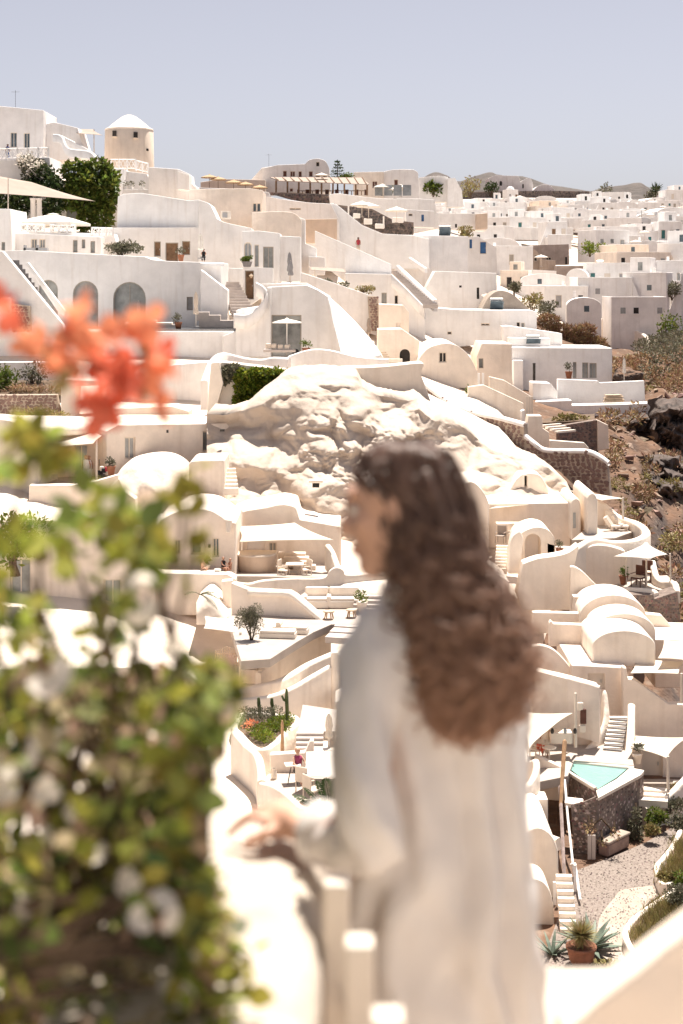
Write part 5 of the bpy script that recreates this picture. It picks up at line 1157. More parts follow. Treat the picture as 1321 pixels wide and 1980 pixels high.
figure('person reading at the small table on the lower patio', PZ(576, 1512, zq), 1.6, 'petalp', 'cblack', True, .6, 'skin')
b = PZ(566, 1514, zq); t = thing('cafe_table', 'small white cafe table with thin dark legs', 'table', b); mk('top', *box(b + Vector((0, 0, .72)), (.6, .5, .04), .2), 'cushion', t)
for k in range(4): a = k * math.pi / 2 + .8; mk('leg', *tube([b + Vector((.26 * math.cos(a), .26 * math.sin(a), 0)), b + Vector((.06 * math.cos(a), .06 * math.sin(a), .7))], .015, 5), 'iron', t)
for k, (px, py, rz) in enumerate(((590, 1530, 2.6), (605, 1548, 2.2))): chair(('rear' if k == 0 else 'front') + ' slung cream chair on the lower patio', PZ(px, py, zq), rz, 'linen')
b = PZ(530, 1506, zq); tag(mk('tall_jar', *lathe(b, [(0, 0), (.1, 0), (.12, .1), (.1, .3), (.07, .36), (.1, .42)], 14), 'cushion', None, smooth=True), 'tall pale jar by the patio wall', 'jar')
t = thing('palm', 'arching green palm fronds beside the outstretched hand', 'palm', P(640, 1600, 50)); fronds(t, P(642, 1590, 48), [(-.75, .1, .75), (-.55, 0, .95), (-.32, .1, 1.1), (-.15, .2, 1.2), (.1, .1, 1.2), (-.9, 0, .45), (.4, .1, 1)], 1.75, 'leafd', .05, 34, .25, seed=6)

# walls glimpsed behind the bush
bldg('suite', 'cream suite wall glimpsed through the upper part of the bush', [(-120, 1015), (60, 1005), (180, 1010), (300, 1020), (300, 1340), (-120, 1340)], 83.5, 4, 'cream2', [(20, 1080, 60, 1150, 'g'), (200, 1120, 235, 1200, 'p')])
bldg('suite', 'lower cream suite wall behind the dense part of the bush', [(-120, 1296), (260, 1290), (360, 1300), (430, 1345), (430, 1760), (-120, 1760)], 68.5, 3, 'cream2', [(120, 1450, 170, 1560, 'g')])
shrub('bush', 'green garden bush glimpsed behind the bougainvillea at the left edge', P(30, 1050, 82), (2.2, 1.2, 1.6), 1200, .3, 'leaf', 77, 'bush')

# terraces that the woman hides
bldg('suite', 'cream suite with two windows hidden behind the shoulder of the woman', [(752, 1112), (960, 1108), (985, 1125), (985, 1260), (752, 1260)], 84.5, 4, 'cream2', [(800, 1150, 830, 1200, 'p'), (890, 1150, 920, 1215, 'v')])
vault_pts = [(790 + 150 * (1 - math.cos(math.pi * k / 14)) / 2, 1262 - 34 * math.sin(math.pi * k / 14)) for k in range(15)]
bldg('vault_roof', 'cream vaulted suite hidden behind the back of the woman', vault_pts + [(940, 1380), (790, 1380)], 76, 5, 'cream2', [(850, 1290, 885, 1360, 'g', .8)], 'house')
flat('hidden_terrace', [PZ(740, 1400, -21.0), PZ(1030, 1400, -21.0), PZ(1030, 1320, -21.0), PZ(760, 1320, -21.0)], .4, 'floor', None, 'pale terrace floor hidden behind the back of the woman', 'terrace')
parapet('parapet', 'curving cream parapet hidden behind the back of the woman', [P(735, 1398, 71), P(800, 1410, 70), P(900, 1405, 70), P(1000, 1412, 70), P(1020, 1380, 72)], 2.2, .35, 'cream')
bldg('suite', 'cream suite with arched door hidden behind the waist of the woman', [(715, 1470), (760, 1462), (960, 1462), (1000, 1475), (1000, 1620), (715, 1620)], 64.5, 4, 'cream2', [(780, 1520, 820, 1600, 'b', 1), (880, 1510, 915, 1560, 'p')])
parapet('parapet', 'stepped cream parapet hidden behind the waist of the woman', [P(690, 1640, 56), P(760, 1650, 56.5), P(860, 1640, 57), P(940, 1655, 57.5), P(1000, 1645, 58)], 2.6, .35, 'cream')
bldg('suite', 'lowest cream suite hidden behind the legs of the woman', [(700, 1760), (960, 1750), (1000, 1765), (1000, 2050), (700, 2050)], 52, 4, 'cream2', [(820, 1820, 870, 1930, 'g')])
shrub('shrub', 'green shrub on the terrace hidden behind the back of the woman', P(975, 1370, 72), (.8, .7, .6), 600, .16, 'leaf', 88)
st = thing('hidden_stair', 'cream stair hidden behind the back of the woman', 'stair', P(960, 1560, 62)); steps(st, P(930, 1640, 58.6), P(940, 1560, 61.5), 7, .9, 'cream')
# ================================================================ lower right: hooded arch suite, vaults, pool, path
hs_ = bldg('terrace_suite', 'cream suite with flat bright roof right of the hair', [(945, 974), (1104, 972), (1104, 1060), (945, 1060)], 97, 7, 'cream2', bev=.08)
add(hs_, smooth2([(1104, 975), (1108, 966), (1116, 963), (1122, 970), (1124, 985)], 3) + [(1124, 1045), (1104, 1045)], 95.8, 5, 'cream', 'pier', bev=.12)
add(hs_, smooth2([(1136, 965), (1140, 956), (1146, 953), (1152, 957), (1156, 968)], 3) + [(1156, 1042), (1136, 1042)], 94.6, 6, 'cream', 'pier', bev=.12)
add(hs_, [(1122, 972), (1138, 972), (1138, 1045), (1122, 1045)], 97.5, 3, 'cream2', 'recess', [(1127, 985, 1133, 1024, 'p')])
opening(hs_, Pl(95.6), (1109, 992, 1114, 1022, 's'), .15)
sail('narrow sail along the roof of the terrace suite, left end', [(944, 984, 96), (990, 970, 99), (1058, 973, 99), (1000, 978, 95.6)], 'sail', (), .02, .03)
sail('narrow sail stretched to a post right of the piers', [(1100, 948, 103), (1164, 957, 101), (1208, 964, 96), (1164, 968, 97)], 'sail', [(1205, 962, 1004, 96)], .02, .05)
wallobj('terrace_wall', 'sloping cream side wall behind the lounge chairs', [(1155, 968), (1175, 976), (1205, 1002), (1205, 1040), (1155, 1040)], 98, .5, 'cream2')
zt = P(1170, 1030, 95).z
flat('lounge_terrace', [PZ(1105, 1044, zt), PZ(1190, 1040, zt), PZ(1245, 1020, zt), PZ(1235, 1008, zt), PZ(1150, 1008, zt)], .5, 'floor', None, 'terrace floor with two white lounge chairs', 'terrace')
for k, (px, py) in enumerate(((1190, 1026), (1204, 1022))):
    b = PZ(px, py, zt); t = thing('lounge_chair', ('left' if k == 0 else 'right') + ' white reclining lounge chair on the round terrace', 'lounger', b)
    mk('seat', *box(b + Vector((.25, 0, .28)), (1.1, .55, .1)), 'cushion', t, bev=.03)
    mk('backrest', *tube([b + Vector((-.25, 0, .3)), b + Vector((-.62, 0, .85))], .18, 4), 'cushion', t)
    for x in (-.2, .7): mk('leg', *box(b + Vector((x, 0, .12)), (.06, .5, .24)), 'cushion', t)
parapet('curved_parapet', 'big curving cream parapet round the lounge terrace', [(1175, 984, 98), (1203, 999, 97), (1230, 1008, 95.5), (1247, 1020, 93.6), (1248, 1032, 92), (1225, 1042, 90.5), (1190, 1045, 89.6), (1165, 1042, 89.2), (1145, 1040, 89), (1120, 1052, 88.4), (1095, 1069, 87.6), (1060, 1076, 87), (1030, 1080, 86.6), (1012, 1086, 86.4)], 2.6, .5, 'cream')
# hooded arch
ha = bldg('hooded_arch', 'cream hooded arch doorway with rounded shoulders', smooth2([(1000, 1100), (996, 1060), (1000, 1040), (1012, 1028), (1032, 1020), (1048, 1020), (1062, 1026), (1072, 1040), (1074, 1060)], 4) + [(1074, 1110), (1000, 1110)], 88.5, 3.2, 'cream', [(1015, 1032, 1046, 1092, 'n', 1)], 'porch', reveal=1.2, bev=.05)
wallobj('stair_wall', 'tapering cream wall left of the hooded arch', smooth2([(982, 1110), (985, 1060), (992, 1036), (1006, 1026)], 3) + [(1012, 1040), (1006, 1110)], 87.4, 1, 'cream', bev=.15)
st = thing('arch_stair', 'narrow stair left of the hooded arch', 'stair', P(970, 1100, 88)); steps(st, P(968, 1104, 88), P(972, 1054, 89.7), 8, .7, 'cream')
st = thing('arch_stair', 'short steps right of the hooded arch', 'stair', P(1085, 1068, 90)); steps(st, P(1078, 1070, 89.4), P(1098, 1056, 91), 3, 1.2, 'stepg')
t = thing('timber_pergola', 'pale timber shelf pergola before the terrace suite', 'pergola', P(995, 1040, 94)); mk('top', *box(P(995, 1013, 94), (2.2, .9, .12)), 'linen', t)
for px in (962, 985, 1008, 1028): mk('post', *box(P(px, 1027, 94), (.08, .08, .8)), 'linen', t)
chair('cream chair under the timber shelf pergola', P(993, 1046, 92), .6, 'linen'); chair('dark wicker chair under the timber shelf pergola', P(968, 1050, 92), -.4, 'taupe')
cw = bldg('curving_wall', 'broad cream wall face with a quarter-round edge', smooth2([(1012, 1090), (1040, 1080), (1075, 1075), (1100, 1068), (1120, 1054)], 3) + smooth2([(1116, 1075), (1112, 1095)], 2) + [(1108, 1180), (1010, 1180), (1000, 1150)], 86, 1.2, 'cream', cat='wall')
bldg('curving_wall', 'shaded cream bay wall under the round terrace', smooth2([(1110, 1096), (1118, 1076), (1132, 1062), (1150, 1054), (1180, 1056), (1210, 1066)], 4) + [(1210, 1160), (1110, 1160)], 88.4, 1.0, 'cream2', cat='wall')
wallobj('curving_wall', 'low cream wall sweeping down to the vault roofs', smooth2([(1103, 1096), (1112, 1096), (1128, 1106), (1146, 1124), (1158, 1136), (1163, 1146)], 3) + [(1163, 1185), (1103, 1185)], 85.2, .4, 'cream')
t = thing('wall_bench', 'built-in cream bench against the sweeping wall', 'bench', P(1128, 1178, 84.4)); mk('seat', *box(P(1128, 1166, 84.4), (1.05, .6, .62)), 'cream', t, bev=.05); mk('coping', *box(P(1128, 1153, 84.4), (1.15, .66, .1)), 'cream', t, bev=.03)
# tent terrace
zt2 = P(1240, 1140, 87).z
flat('tent_terrace', [PZ(1190, 1142, zt2), PZ(1268, 1146, zt2), PZ(1312, 1130, zt2), PZ(1290, 1112, zt2), PZ(1190, 1118, zt2)], .4, 'floor', None, 'small terrace floor under the pointed tent', 'terrace')
tn = thing('tent_canopy', 'pointed white tent canopy at the right edge terrace', 'canopy', P(1240, 1140, 87)); ap = P(1250, 1047, 88)
cs = [P(1187, 1076, 86.5), P(1258, 1081, 84.8), P(1291, 1072, 87), P(1235, 1062, 90.5)]; V, Fc = [ap], []
nr, ns = 8, 12
for i in range(1, nr + 1):
    for k in range(4 * ns):
        e = k / ns; a, b_, fr = cs[int(e) % 4], cs[(int(e) + 1) % 4], e - int(e); q = a.lerp(b_, fr); ctr = sum(cs, Vector()) / 4; q = q.lerp(ctr, .16 * 4 * fr * (1 - fr)); u_ = i / nr
        p = ap.lerp(q, u_); p.z = ap.z + (q.z - ap.z) * u_ ** .55; V.append(p)
m = 4 * ns
Fc += [(0, 1 + k, 1 + (k + 1) % m) for k in range(m)] + [(1 + (i - 1) * m + k, 1 + i * m + k, 1 + i * m + (k + 1) % m, 1 + (i - 1) * m + (k + 1) % m) for i in range(1, nr) for k in range(m)]
mk('cloth', V, Fc, 'sailw', tn, smooth=True, solid=.02)
mk('pole', *tube([P(1250, 1140, 87.4), ap], .05, 8), 'frame', tn); mk('pole', *tube([P(1297, 1122, 87), P(1296, 1070, 87)], .05, 8), 'frame', tn); mk('pole', *tube([P(1211, 1130, 87.5), P(1211, 1078, 87.2)], .05, 8), 'frame', tn)
chair('left brown armchair under the pointed tent', PZ(1234, 1134, zt2), -.7, 'brown', cush='linen', s=1.15); chair('right brown armchair under the pointed tent', PZ(1250, 1124, zt2), -.4, 'brown', cush='linen', s=1.15)
parapet('tent_parapet', 'white front parapet of the tent terrace', [(1193, 1134, 86), (1230, 1136, 85.6), (1262, 1139, 85.2), (1270, 1146, 85)], .8, .35, 'cream'); parapet('tent_parapet', 'white right parapet climbing beside the tent', [(1262, 1083, 90), (1268, 1108, 88.6), (1280, 1122, 87.6), (1304, 1124, 86.6), (1309, 1142, 85.4)], .7, .35, 'cream')
w6 = thing('stone_wall', 'dark rubble base under the tent terrace', 'wall', P(1265, 1215, 85)); masonry(w6, [(1218, 1150), (1262, 1150), (1266, 1158), (1310, 1144), (1318, 1215), (1300, 1218), (1262, 1190), (1238, 1168)], 84.6, 1.5, 5, ('stonered', 'stonedark', 'stone'), 'mortard', 23, merge=True)
# vaults
def vault(label, x0, xa, x1, ys, ya, yb, Y, D, mat='cream', ops=()):
    h = ys - ya; pts = [(x0 + (x1 - x0) * (1 - math.cos(math.pi * k / 16)) / 2, ys - h * math.sin(math.pi * k / 16)) for k in range(17)]
    return bldg('vault_roof', label, pts + [(x1, yb), (x0, yb)], Y, D, mat, ops, 'roof', bev=.08)
vault('rear cream barrel vault below the tent terrace', 1122, 1180, 1250, 1192, 1150, 1240, 82, 3, 'cream')
vault('front cream barrel vault of the pair with arched end', 1146, 1205, 1268, 1250, 1219, 1290, 76.5, 4.2, 'cream')
vault('middle cream arch band between the two barrel vaults', 1146, 1205, 1268, 1222, 1186, 1260, 79.3, 2.4, 'cream2')
wallobj('roof_wall', 'bright sloping wall right of the vaults', [(1240, 1186), (1280, 1190), (1300, 1212), (1300, 1230), (1240, 1230)], 82.5, .6, 'cream')
wallobj('roof_wall', 'upper low cream wall left of the vaults', [(1030, 1184), (1140, 1186), (1146, 1200), (1146, 1225), (1030, 1225)], 82.6, .5, 'cream2'); wallobj('roof_wall', 'lower low cream wall left of the vaults', [(1062, 1206), (1066, 1200), (1070, 1206), (1143, 1209), (1152, 1222), (1152, 1250), (1062, 1250)], 80.2, .5, 'cream2')
bldg('flat_house', 'flat roofed cream house at the right edge behind the sails', [(1266, 1236), (1330, 1238), (1400, 1240), (1400, 1330), (1266, 1330)], 79.5, 4.2, 'cream2')
sail('upper right edge sail of two overlapping sails', [(1284, 1238, 79), (1340, 1239, 79), (1340, 1279, 75.5), (1272, 1273, 75.5)], 'sail', (), .03, .05)
sail('lower right edge sail of two overlapping sails', [(1226, 1274, 77.5), (1330, 1279, 77.5), (1312, 1303, 74.5), (1219, 1302, 74.5)], 'sail', [(1318, 1302, 1360, 74.6)], .03, .05)
# block with flat bright roof
bh = bldg('flat_house', 'cream house with broad flat bright roof in the lower right', [(1106, 1286), (1212, 1291), (1212, 1400), (1106, 1420)], 75.6, 5.4, 'cream2', [(1137, 1302, 1170, 1333, 'c')], bev=.06)
add(bh, [(1210, 1291), (1215, 1313), (1228, 1314), (1260, 1337), (1293, 1361), (1400, 1366), (1400, 1512), (1205, 1512), (1205, 1291)], 74.8, .6, 'cream2', 'side_wall', [(1242, 1448, 1282, 1506, 'c')])
add(bh, smooth2([(1045, 1248), (1062, 1252), (1080, 1264), (1098, 1284), (1108, 1300), (1112, 1312)], 4) + [(1112, 1345), (1030, 1330), (1030, 1250)], 76.2, .5, 'cream2', 'curved_wall')
parapet('lower_parapet', 'sloping cream parapet in front of the flat roofed house', [(1030, 1288, 73), (1045, 1293, 72.8), (1080, 1303, 72.4), (1109, 1312, 72), (1140, 1320, 71.6), (1160, 1326, 71.4)], 2.6, .3, 'cream2')
bldg('lower_house', 'cream wall with a recessed doorway behind the left sail', [(1030, 1296), (1109, 1315), (1160, 1329), (1160, 1450), (1030, 1450)], 72, .9, 'cream2', [(1118, 1338, 1153, 1415, 'n')], 'wall', reveal=.8)
bt = thing('buttress', 'sweeping cream buttress curving down beside the stairs', 'buttress', P(1150, 1470, 69))
prof = [(1168, 1322, 73.4, .42), (1172, 1345, 73.2, .42), (1174, 1375, 72.8, .45), (1170, 1400, 72.4, .55), (1158, 1422, 71.9, .8), (1144, 1440, 71.5, 1.0), (1132, 1452, 71.2, 1.1)]
v, f = [], []
for i, (px, py, Y, w_) in enumerate(prof):
    p = P(px, py, Y)
    for a, b_ in ((-1, 2.2), (-.85, .12), (0, 0), (.85, .12), (1, 2.2)): v.append(p + Vector((a * w_ * .55, .3 * (a > 0), -b_ * (1 if b_ < 1 else 1))))
for i in range(len(prof) - 1):
    for k in range(4): f.append((i * 5 + k, (i + 1) * 5 + k, (i + 1) * 5 + k + 1, i * 5 + k + 1))
f.append((0, 1, 2, 3, 4)); mk('body', v, f, 'cream', bt, smooth=True, sub=2)
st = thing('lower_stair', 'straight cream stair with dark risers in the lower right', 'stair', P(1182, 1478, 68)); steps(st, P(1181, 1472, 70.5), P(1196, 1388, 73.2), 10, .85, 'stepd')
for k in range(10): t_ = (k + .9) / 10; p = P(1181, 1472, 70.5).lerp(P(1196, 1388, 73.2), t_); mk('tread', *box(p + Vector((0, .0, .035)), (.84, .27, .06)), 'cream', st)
parapet('stair_parapet', 'leaning cream parapet on the right of the lower stair', [(1212, 1474, 70.3), (1217, 1440, 71.2), (1220, 1400, 72.4), (1221, 1368, 73.2), (1221, 1360, 73.7)], 1.6, .34, 'cream')
sail('left cream sail over the pool deck', [(1000, 1374, 71), (1108, 1379, 71.4), (1047, 1421, 68), (1024, 1450, 66)], 'sail', [(1113, 1340, 1445, 70.4)], .03, .07)
sail('right cream sail in front of the side wall', [(1228, 1423, 73.5), (1330, 1426, 73.5), (1289, 1466, 69), (1215, 1444, 70)], 'sail', [(1292, 1462, 1532, 68.8)], .03, .06)
zd = -21.6
flat('pool_deck', [PZ(1000, 1520, zd), PZ(1098, 1500, zd), PZ(1110, 1470, zd), PZ(1226, 1480, zd), PZ(1222, 1455, zd), PZ(1100, 1418, zd), PZ(1000, 1418, zd)], .4, 'floor', None, 'pale deck beside the turquoise pool', 'terrace')
t = thing('towel_person', 'two hanging towels, dark and white, in the recessed doorway', 'towels', P(1128, 1415, 71)); mk('dark_towel', *box(P(1128, 1385, 71), (.28, .15, .7)), 'brown', t, bev=.05); mk('white_towel', *box(P(1126, 1409, 71), (.3, .16, .35)), 'cushion', t, bev=.05); mk('cloth', *box(P(1122, 1366, 71), (.3, .15, .4)), 'cushion', t, bev=.08)
t = thing('bench', 'beige built-in bench with jars on the pool deck', 'bench', P(1085, 1435, 70)); mk('seat', *box(P(1084, 1424, 70.2), (1.0, .6, .5)), 'cream2', t, bev=.04)
for px in (1068, 1093, 1112): mk('jar', *lathe(P(px, 1418, 69.8), [(0, 0), (.07, 0), (.09, .12), (.05, .22)], 10), ('iron', 'glasspale', 'iron')[px % 3], t)
b = PZ(1062, 1470, zd); t = thing('flower_table', 'small table with red flowers on the pool deck', 'table', b); mk('top', *lathe(b, [(0, .6), (.32, .6), (.32, .55), (0, .55)], 16), 'cushion', t); mk('leg', *tube([b, b + Vector((0, 0, .56))], .04, 6), 'cushion', t); v, f = leaves(60, clump_fn([(b + Vector((-.4, 0, .55)), (.16, .16, .12))]), .12, .7, seed=5); mk('flowers', v, f, 'petalr', t)
figure('person in white standing on the pool deck', PZ(1054, 1462, zd), 1.5, 'cushion', 'cushion')
chair('white chair beside the flower table', PZ(1040, 1466, zd), .9, 'cushion')
flat('side_deck', [P(1215, 1530, 69.5), P(1345, 1536, 69.5), P(1345, 1505, 74.8), P(1215, 1505, 74.8)], .4, 'floor', None, 'shaded deck in front of the side wall door', 'terrace')
# pool
zw = -21.63
pool = thing('swimming_pool', 'turquoise corner pool on a rubble stone base', 'pool', PZ(1160, 1560, zw - 2.4))
wq = [PZ(1096, 1482, zw - .12), PZ(1112, 1473, zw - .12), PZ(1216, 1484, zw - .12), PZ(1192, 1504, zw - .12), PZ(1154, 1527, zw - .12)]
flat('water', wq, .05, 'poolw', pool, bev=0)
cr = [PZ(*p, zw) for p in ((1094, 1484), (1108, 1470), (1240, 1485), (1246, 1492), (1200, 1521), (1156, 1546))]
v, f = ribbon([PZ(1094, 1484, zw), PZ(1104, 1472, zw), PZ(1113, 1470, zw), PZ(1170, 1476, zw), PZ(1226, 1482, zw)], 1.2, .26, 2); mk('rim', v, f, 'cream', pool, smooth=True)
v, f = ribbon([PZ(1092, 1485, zw), PZ(1120, 1503, zw), PZ(1152, 1522, zw)], .16, .14, 2); mk('rim', v, f, 'cream', pool, smooth=True)
flat('coping', [PZ(1153, 1528, zw), PZ(1192, 1506, zw), PZ(1218, 1484, zw), PZ(1246, 1489, zw), PZ(1240, 1497, zw), PZ(1157, 1542, zw)], .16, 'cream', pool, bev=.03)
mk('pool_wall', *tube([PZ(1100, 1476, zw - .22), PZ(1214, 1486, zw - .22)], .1, 4), 'poolt', pool)
masonry(pool, [(1091, 1488), (1122, 1506), (1153, 1526), (1154, 1552), (1130, 1556), (1094, 1546)], (1091, 69.2, 1154, 65.9), .1, 7, ('stonered', 'stonedark', 'stonepale'), 'mortard', 41)
masonry(pool, [(1104, 1556), (1130, 1550), (1153, 1540), (1154, 1672), (1112, 1684)], (1104, 65.2, 1154, 64.9), .1, 6.4, ('stonered', 'stonedark', 'stonepale'), 'mortard', 42, merge=True)
masonry(pool, [(1154, 1546), (1200, 1522), (1245, 1498), (1247, 1632), (1200, 1652), (1154, 1672)], (1154, 64.9, 1247, 68.6), .1, 6.4, ('stonered', 'stonedark', 'stonepale'), 'mortard', 43, merge=True)
flat('side_ledge', [PZ(1092, 1552, zw - .5), PZ(1128, 1556, zw - .5), PZ(1128, 1544, zw - .5), PZ(1092, 1540, zw - .5)], .2, 'cream', pool)
t = thing('access_hatch', 'pale grey double access hatch at the foot of the pool wall', 'hatch', P(1144, 1664, 64)); 
for px in (1140, 1148): mk('panel', *box(P(px, 1638, 64.2), (.15, .06, 1.0)), 'stepg', t)
t = thing('stone_bench', 'low rubble bench below the pool wall', 'bench', P(1185, 1660, 63))
a0, a1 = PZ(1166, 1655, -24), PZ(1208, 1634, -24); d = a1 - a0; rz_ = math.atan2(d.y, d.x)
mk('base', *box((a0 + a1) / 2 + Vector((0, 0, .25)), (d.length, .5, .55), rz_), 'stone', t, bev=.08); mk('seat', *box((a0 + a1) / 2 + Vector((0, 0, .57)), (d.length * 1.03, .58, .12), rz_), 'path', t, bev=.05)
rg = random.Random(8)
def ivy(label, pts, Y, n, size, mat, seed, name='creeper'):
    return vine(label, [B(x, y, Y, r_, r2, 3) for x, y, r_, r2 in pts], n, size, mat, seed, name)
ivy('green creeper on the right end of the pool wall', [(1222, 1600, 8, 18), (1232, 1575, 7, 14), (1214, 1622, 8, 10), (1236, 1610, 8, 14)], 66.6, 700, .14, 'leafo', 51)
ivy('dry brown creeper low on the pool wall', [(1140, 1600, 12, 10), (1190, 1612, 8, 10), (1165, 1628, 8, 6)], 64.4, 160, .12, 'dry', 52)
# path and garden beds
zg = -24.0
path = [(1040, 1880), (1100, 1720), (1112, 1684), (1154, 1668), (1200, 1650), (1250, 1628), (1300, 1600), (1330, 1590), (1330, 1620), (1290, 1640), (1262, 1680), (1270, 1712), (1300, 1712), (1250, 1750), (1215, 1790), (1205, 1815), (1225, 1850), (1245, 1880), (1240, 1960), (1040, 1960)]
flat('path', [PZ(x, y, zg) for x, y in path], .3, 'gravel', None, 'gravel garden path with pale dusty edge', bev=0, kind='structure')
flat('path', [PZ(x, y, zg + .006) for x, y in ((1150, 1830), (1160, 1770), (1200, 1720), (1262, 1712), (1285, 1718), (1250, 1748), (1212, 1790), (1203, 1815), (1222, 1850), (1180, 1870))], .004, 'path', None, 'smooth dusty strip along the garden wall', bev=0, kind='structure')
acc = []
for i in range(3800):
    px = rg.uniform(1050, 1320); py = rg.uniform(1600, 1880)
    if not in_poly(px, py, path): continue
    p = PZ(px, py, zg + .01); s = .012 + .035 * rg.random() ** 2
    q = [p + Vector((s * math.cos(a) * rg.uniform(.7, 1.3), s * math.sin(a) * rg.uniform(.7, 1.3), 0)) for a in (0, 1.3, 2.5, 3.8, 5)]; acc.append((q + [p + Vector((0, 0, s * .9))], [(k, (k + 1) % 5, 5) for k in range(5)]))
tag(mk('gravel', *join(*acc), 'pebble'), 'loose pebbles lying on the garden path', kind='stuff')
flat('bed_soil', [PZ(x, y, zg + .42) for x, y in ((1274, 1700), (1300, 1712), (1340, 1706), (1340, 1600), (1320, 1604), (1300, 1640))], .5, 'soil', None, 'upper garden bed soil at the right edge', bev=0, kind='structure')
parapet('bed_wall', 'pale wall of the upper garden bed at the right edge', [PZ(x, y, zg + .5) for x, y in ((1318, 1598), (1302, 1632), (1280, 1660), (1270, 1674), (1276, 1696), (1284, 1706), (1310, 1704), (1340, 1700))], .6, .22, 'cream')
flat('bed_soil', [PZ(x, y, zg + .42) for x, y in ((1340, 1700), (1308, 1726), (1262, 1752), (1228, 1782), (1216, 1806), (1226, 1830), (1250, 1858), (1340, 1900))], .5, 'soil', None, 'lower garden bed soil at the right edge', bev=0, kind='structure')
parapet('bed_wall', 'pale wall of the lower garden bed curving to the foreground', [PZ(x, y, zg + .5) for x, y in ((1330, 1692), (1300, 1722), (1258, 1750), (1222, 1778), (1210, 1802), (1218, 1826), (1238, 1852), (1256, 1870))], .6, .24, 'cream')
parapet('bed_wall', 'low stone edged wall climbing right from the pool', [P(1246, 1560, 68), P(1275, 1548, 68.5), P(1300, 1528, 69), P(1330, 1496, 70)], 1.6, .3, 'cream')
def tuft(label, pts, h, n, mat, seed, name='grass', kind='stuff', w_=.05):
    rg = random.Random(seed); V, Fc = [], []
    for i in range(n):
        px, py = rg.choice(pts); p = PZ(px + rg.gauss(0, 11), py + rg.gauss(0, 9), zg + .42); d = Vector((rg.gauss(0, .35), rg.gauss(0, .35), 1)) * h * rg.uniform(.5, 1.2); s = Vector((rg.gauss(0, 1), rg.gauss(0, 1), 0)).normalized() * w_ * .3; k = len(V); V += [p - s, p + s, p + d]; Fc.append((k, k + 1, k + 2))
    tag(mk(name, V, Fc, mat), label, kind=kind)
tuft('dry yellow grass in the upper garden bed', [(1290, 1690), (1310, 1670), (1325, 1690), (1315, 1640), (1330, 1650)], .32, 2600, 'leafy', 3); tuft('dry yellow grass in the lower garden bed', [(1240, 1810), (1260, 1780), (1280, 1760), (1300, 1800), (1250, 1840), (1290, 1830), (1320, 1770), (1330, 1820)], .35, 4600, 'leafy', 4)
for k, (px, py, r_, m, lb) in enumerate(((1310, 1750, .6, 'leafo', 'grey green shrub in the lower garden bed'), (1325, 1715, .5, 'leaf', 'green shrub between the two garden beds'), (1318, 1600, .6, 'leafo', 'sage shrub at the right edge above the garden bed'), (1270, 1590, .5, 'leaf', 'green bush at the end of the path'), (1295, 1570, .6, 'leafo', 'olive bush against the climbing garden wall'), (1316, 1550, .6, 'leafy', 'straw coloured bush at the right edge wall'), (1290, 1705, .3, 'leafy', 'yellow flowered tuft on the bed corner'), (1258, 1612, .3, 'leafy', 'low straw coloured plant beside the path end'))):
    shrub('shrub', lb, PZ(px, py, zg + .42) + Vector((0, 0, r_ * .6)), (r_ * 1.2, r_, r_ * .7), 900, .13, m, 90 + k, nb=10)
# rope-railed stair and vault end at left of the path
rs_ = thing('rail_stair', 'cream stair with white rails left of the path', 'stair', PZ(1080, 1800, zg)); steps(rs_, PZ(1100, 1806, zg), P(1090, 1690, 59), 8, .6, 'cream')
for pts in ([(1092, 1508, 67), (1098, 1580, 65), (1110, 1690, 62)], [(1104, 1672, 62.6), (1112, 1670, 62), (1122, 1740, 59.5)]): mk('rail', *tube([P(*p) for p in pts], .05, 6), 'white', rs_)
mk('pebble_strip', *tube([P(1083, 1520, 66.6), P(1088, 1620, 63.6), P(1092, 1712, 61.4)], .07, 4), 'pebble', rs_)
for px, yt, yb, Y in ((1072, 1705, 1800, 59.8), (1079, 1705, 1800, 59.6), (1112, 1672, 1780, 60.8)): mk('post', *box((P(px, yt, Y) + P(px, yb, Y)) / 2, (.1, .1, (yb - yt) * Y / F)), 'white', rs_)
tag(mk('wooden_mast', *tube([P(1084, 1560, 65.5), P(1092, 1434, 67), P(1092, 1430, 67)], [.07, .1, .04], 8), 'woodl'), 'tall brown wooden mast beside the pool', 'mast')
ve = vault('cream half vault with shaded round end left of the rail stair', 1000, 1050, 1080, 1660, 1600, 1740, 60.5, 4.5, 'cream')
wallobj('garden_wall', 'cream block wall under the half vault', smooth2([(1000, 1700), (1040, 1700), (1060, 1716), (1070, 1750), (1072, 1800)], 3) + [(1072, 1900), (1000, 1900)], 58, 1.6, 'cream')
parapet('garden_wall', 'descending cream coping above the half vault', [(1000, 1570, 63), (1030, 1592, 62), (1060, 1612, 61.4), (1080, 1620, 61)], .5, .3, 'cream')
wallobj('garden_wall', 'cream shaded wall left of the pool base', [(1036, 1460), (1092, 1486), (1092, 1550), (1036, 1545)], 68.6, .4, 'cream2')
parapet('garden_wall', 'bright zigzag coping left of the pool', [(1008, 1440, 67), (1022, 1470, 66.4), (1036, 1468, 66), (1036, 1490, 65.5), (1024, 1512, 65), (1012, 1520, 64.6)], 1.6, .3, 'cream')
wallobj('garden_wall', 'small cream blocks below the zigzag coping', [(1000, 1510), (1034, 1545), (1060, 1545), (1060, 1625), (1000, 1625)], 64.6, 1, 'cream')
t = thing('deck_steps', 'two pale steps at the right edge below the side wall', 'stair', P(1262, 1555, 69)); steps(t, P(1262, 1552, 68), P(1262, 1522, 69.2), 3, 1.3, 'cream')
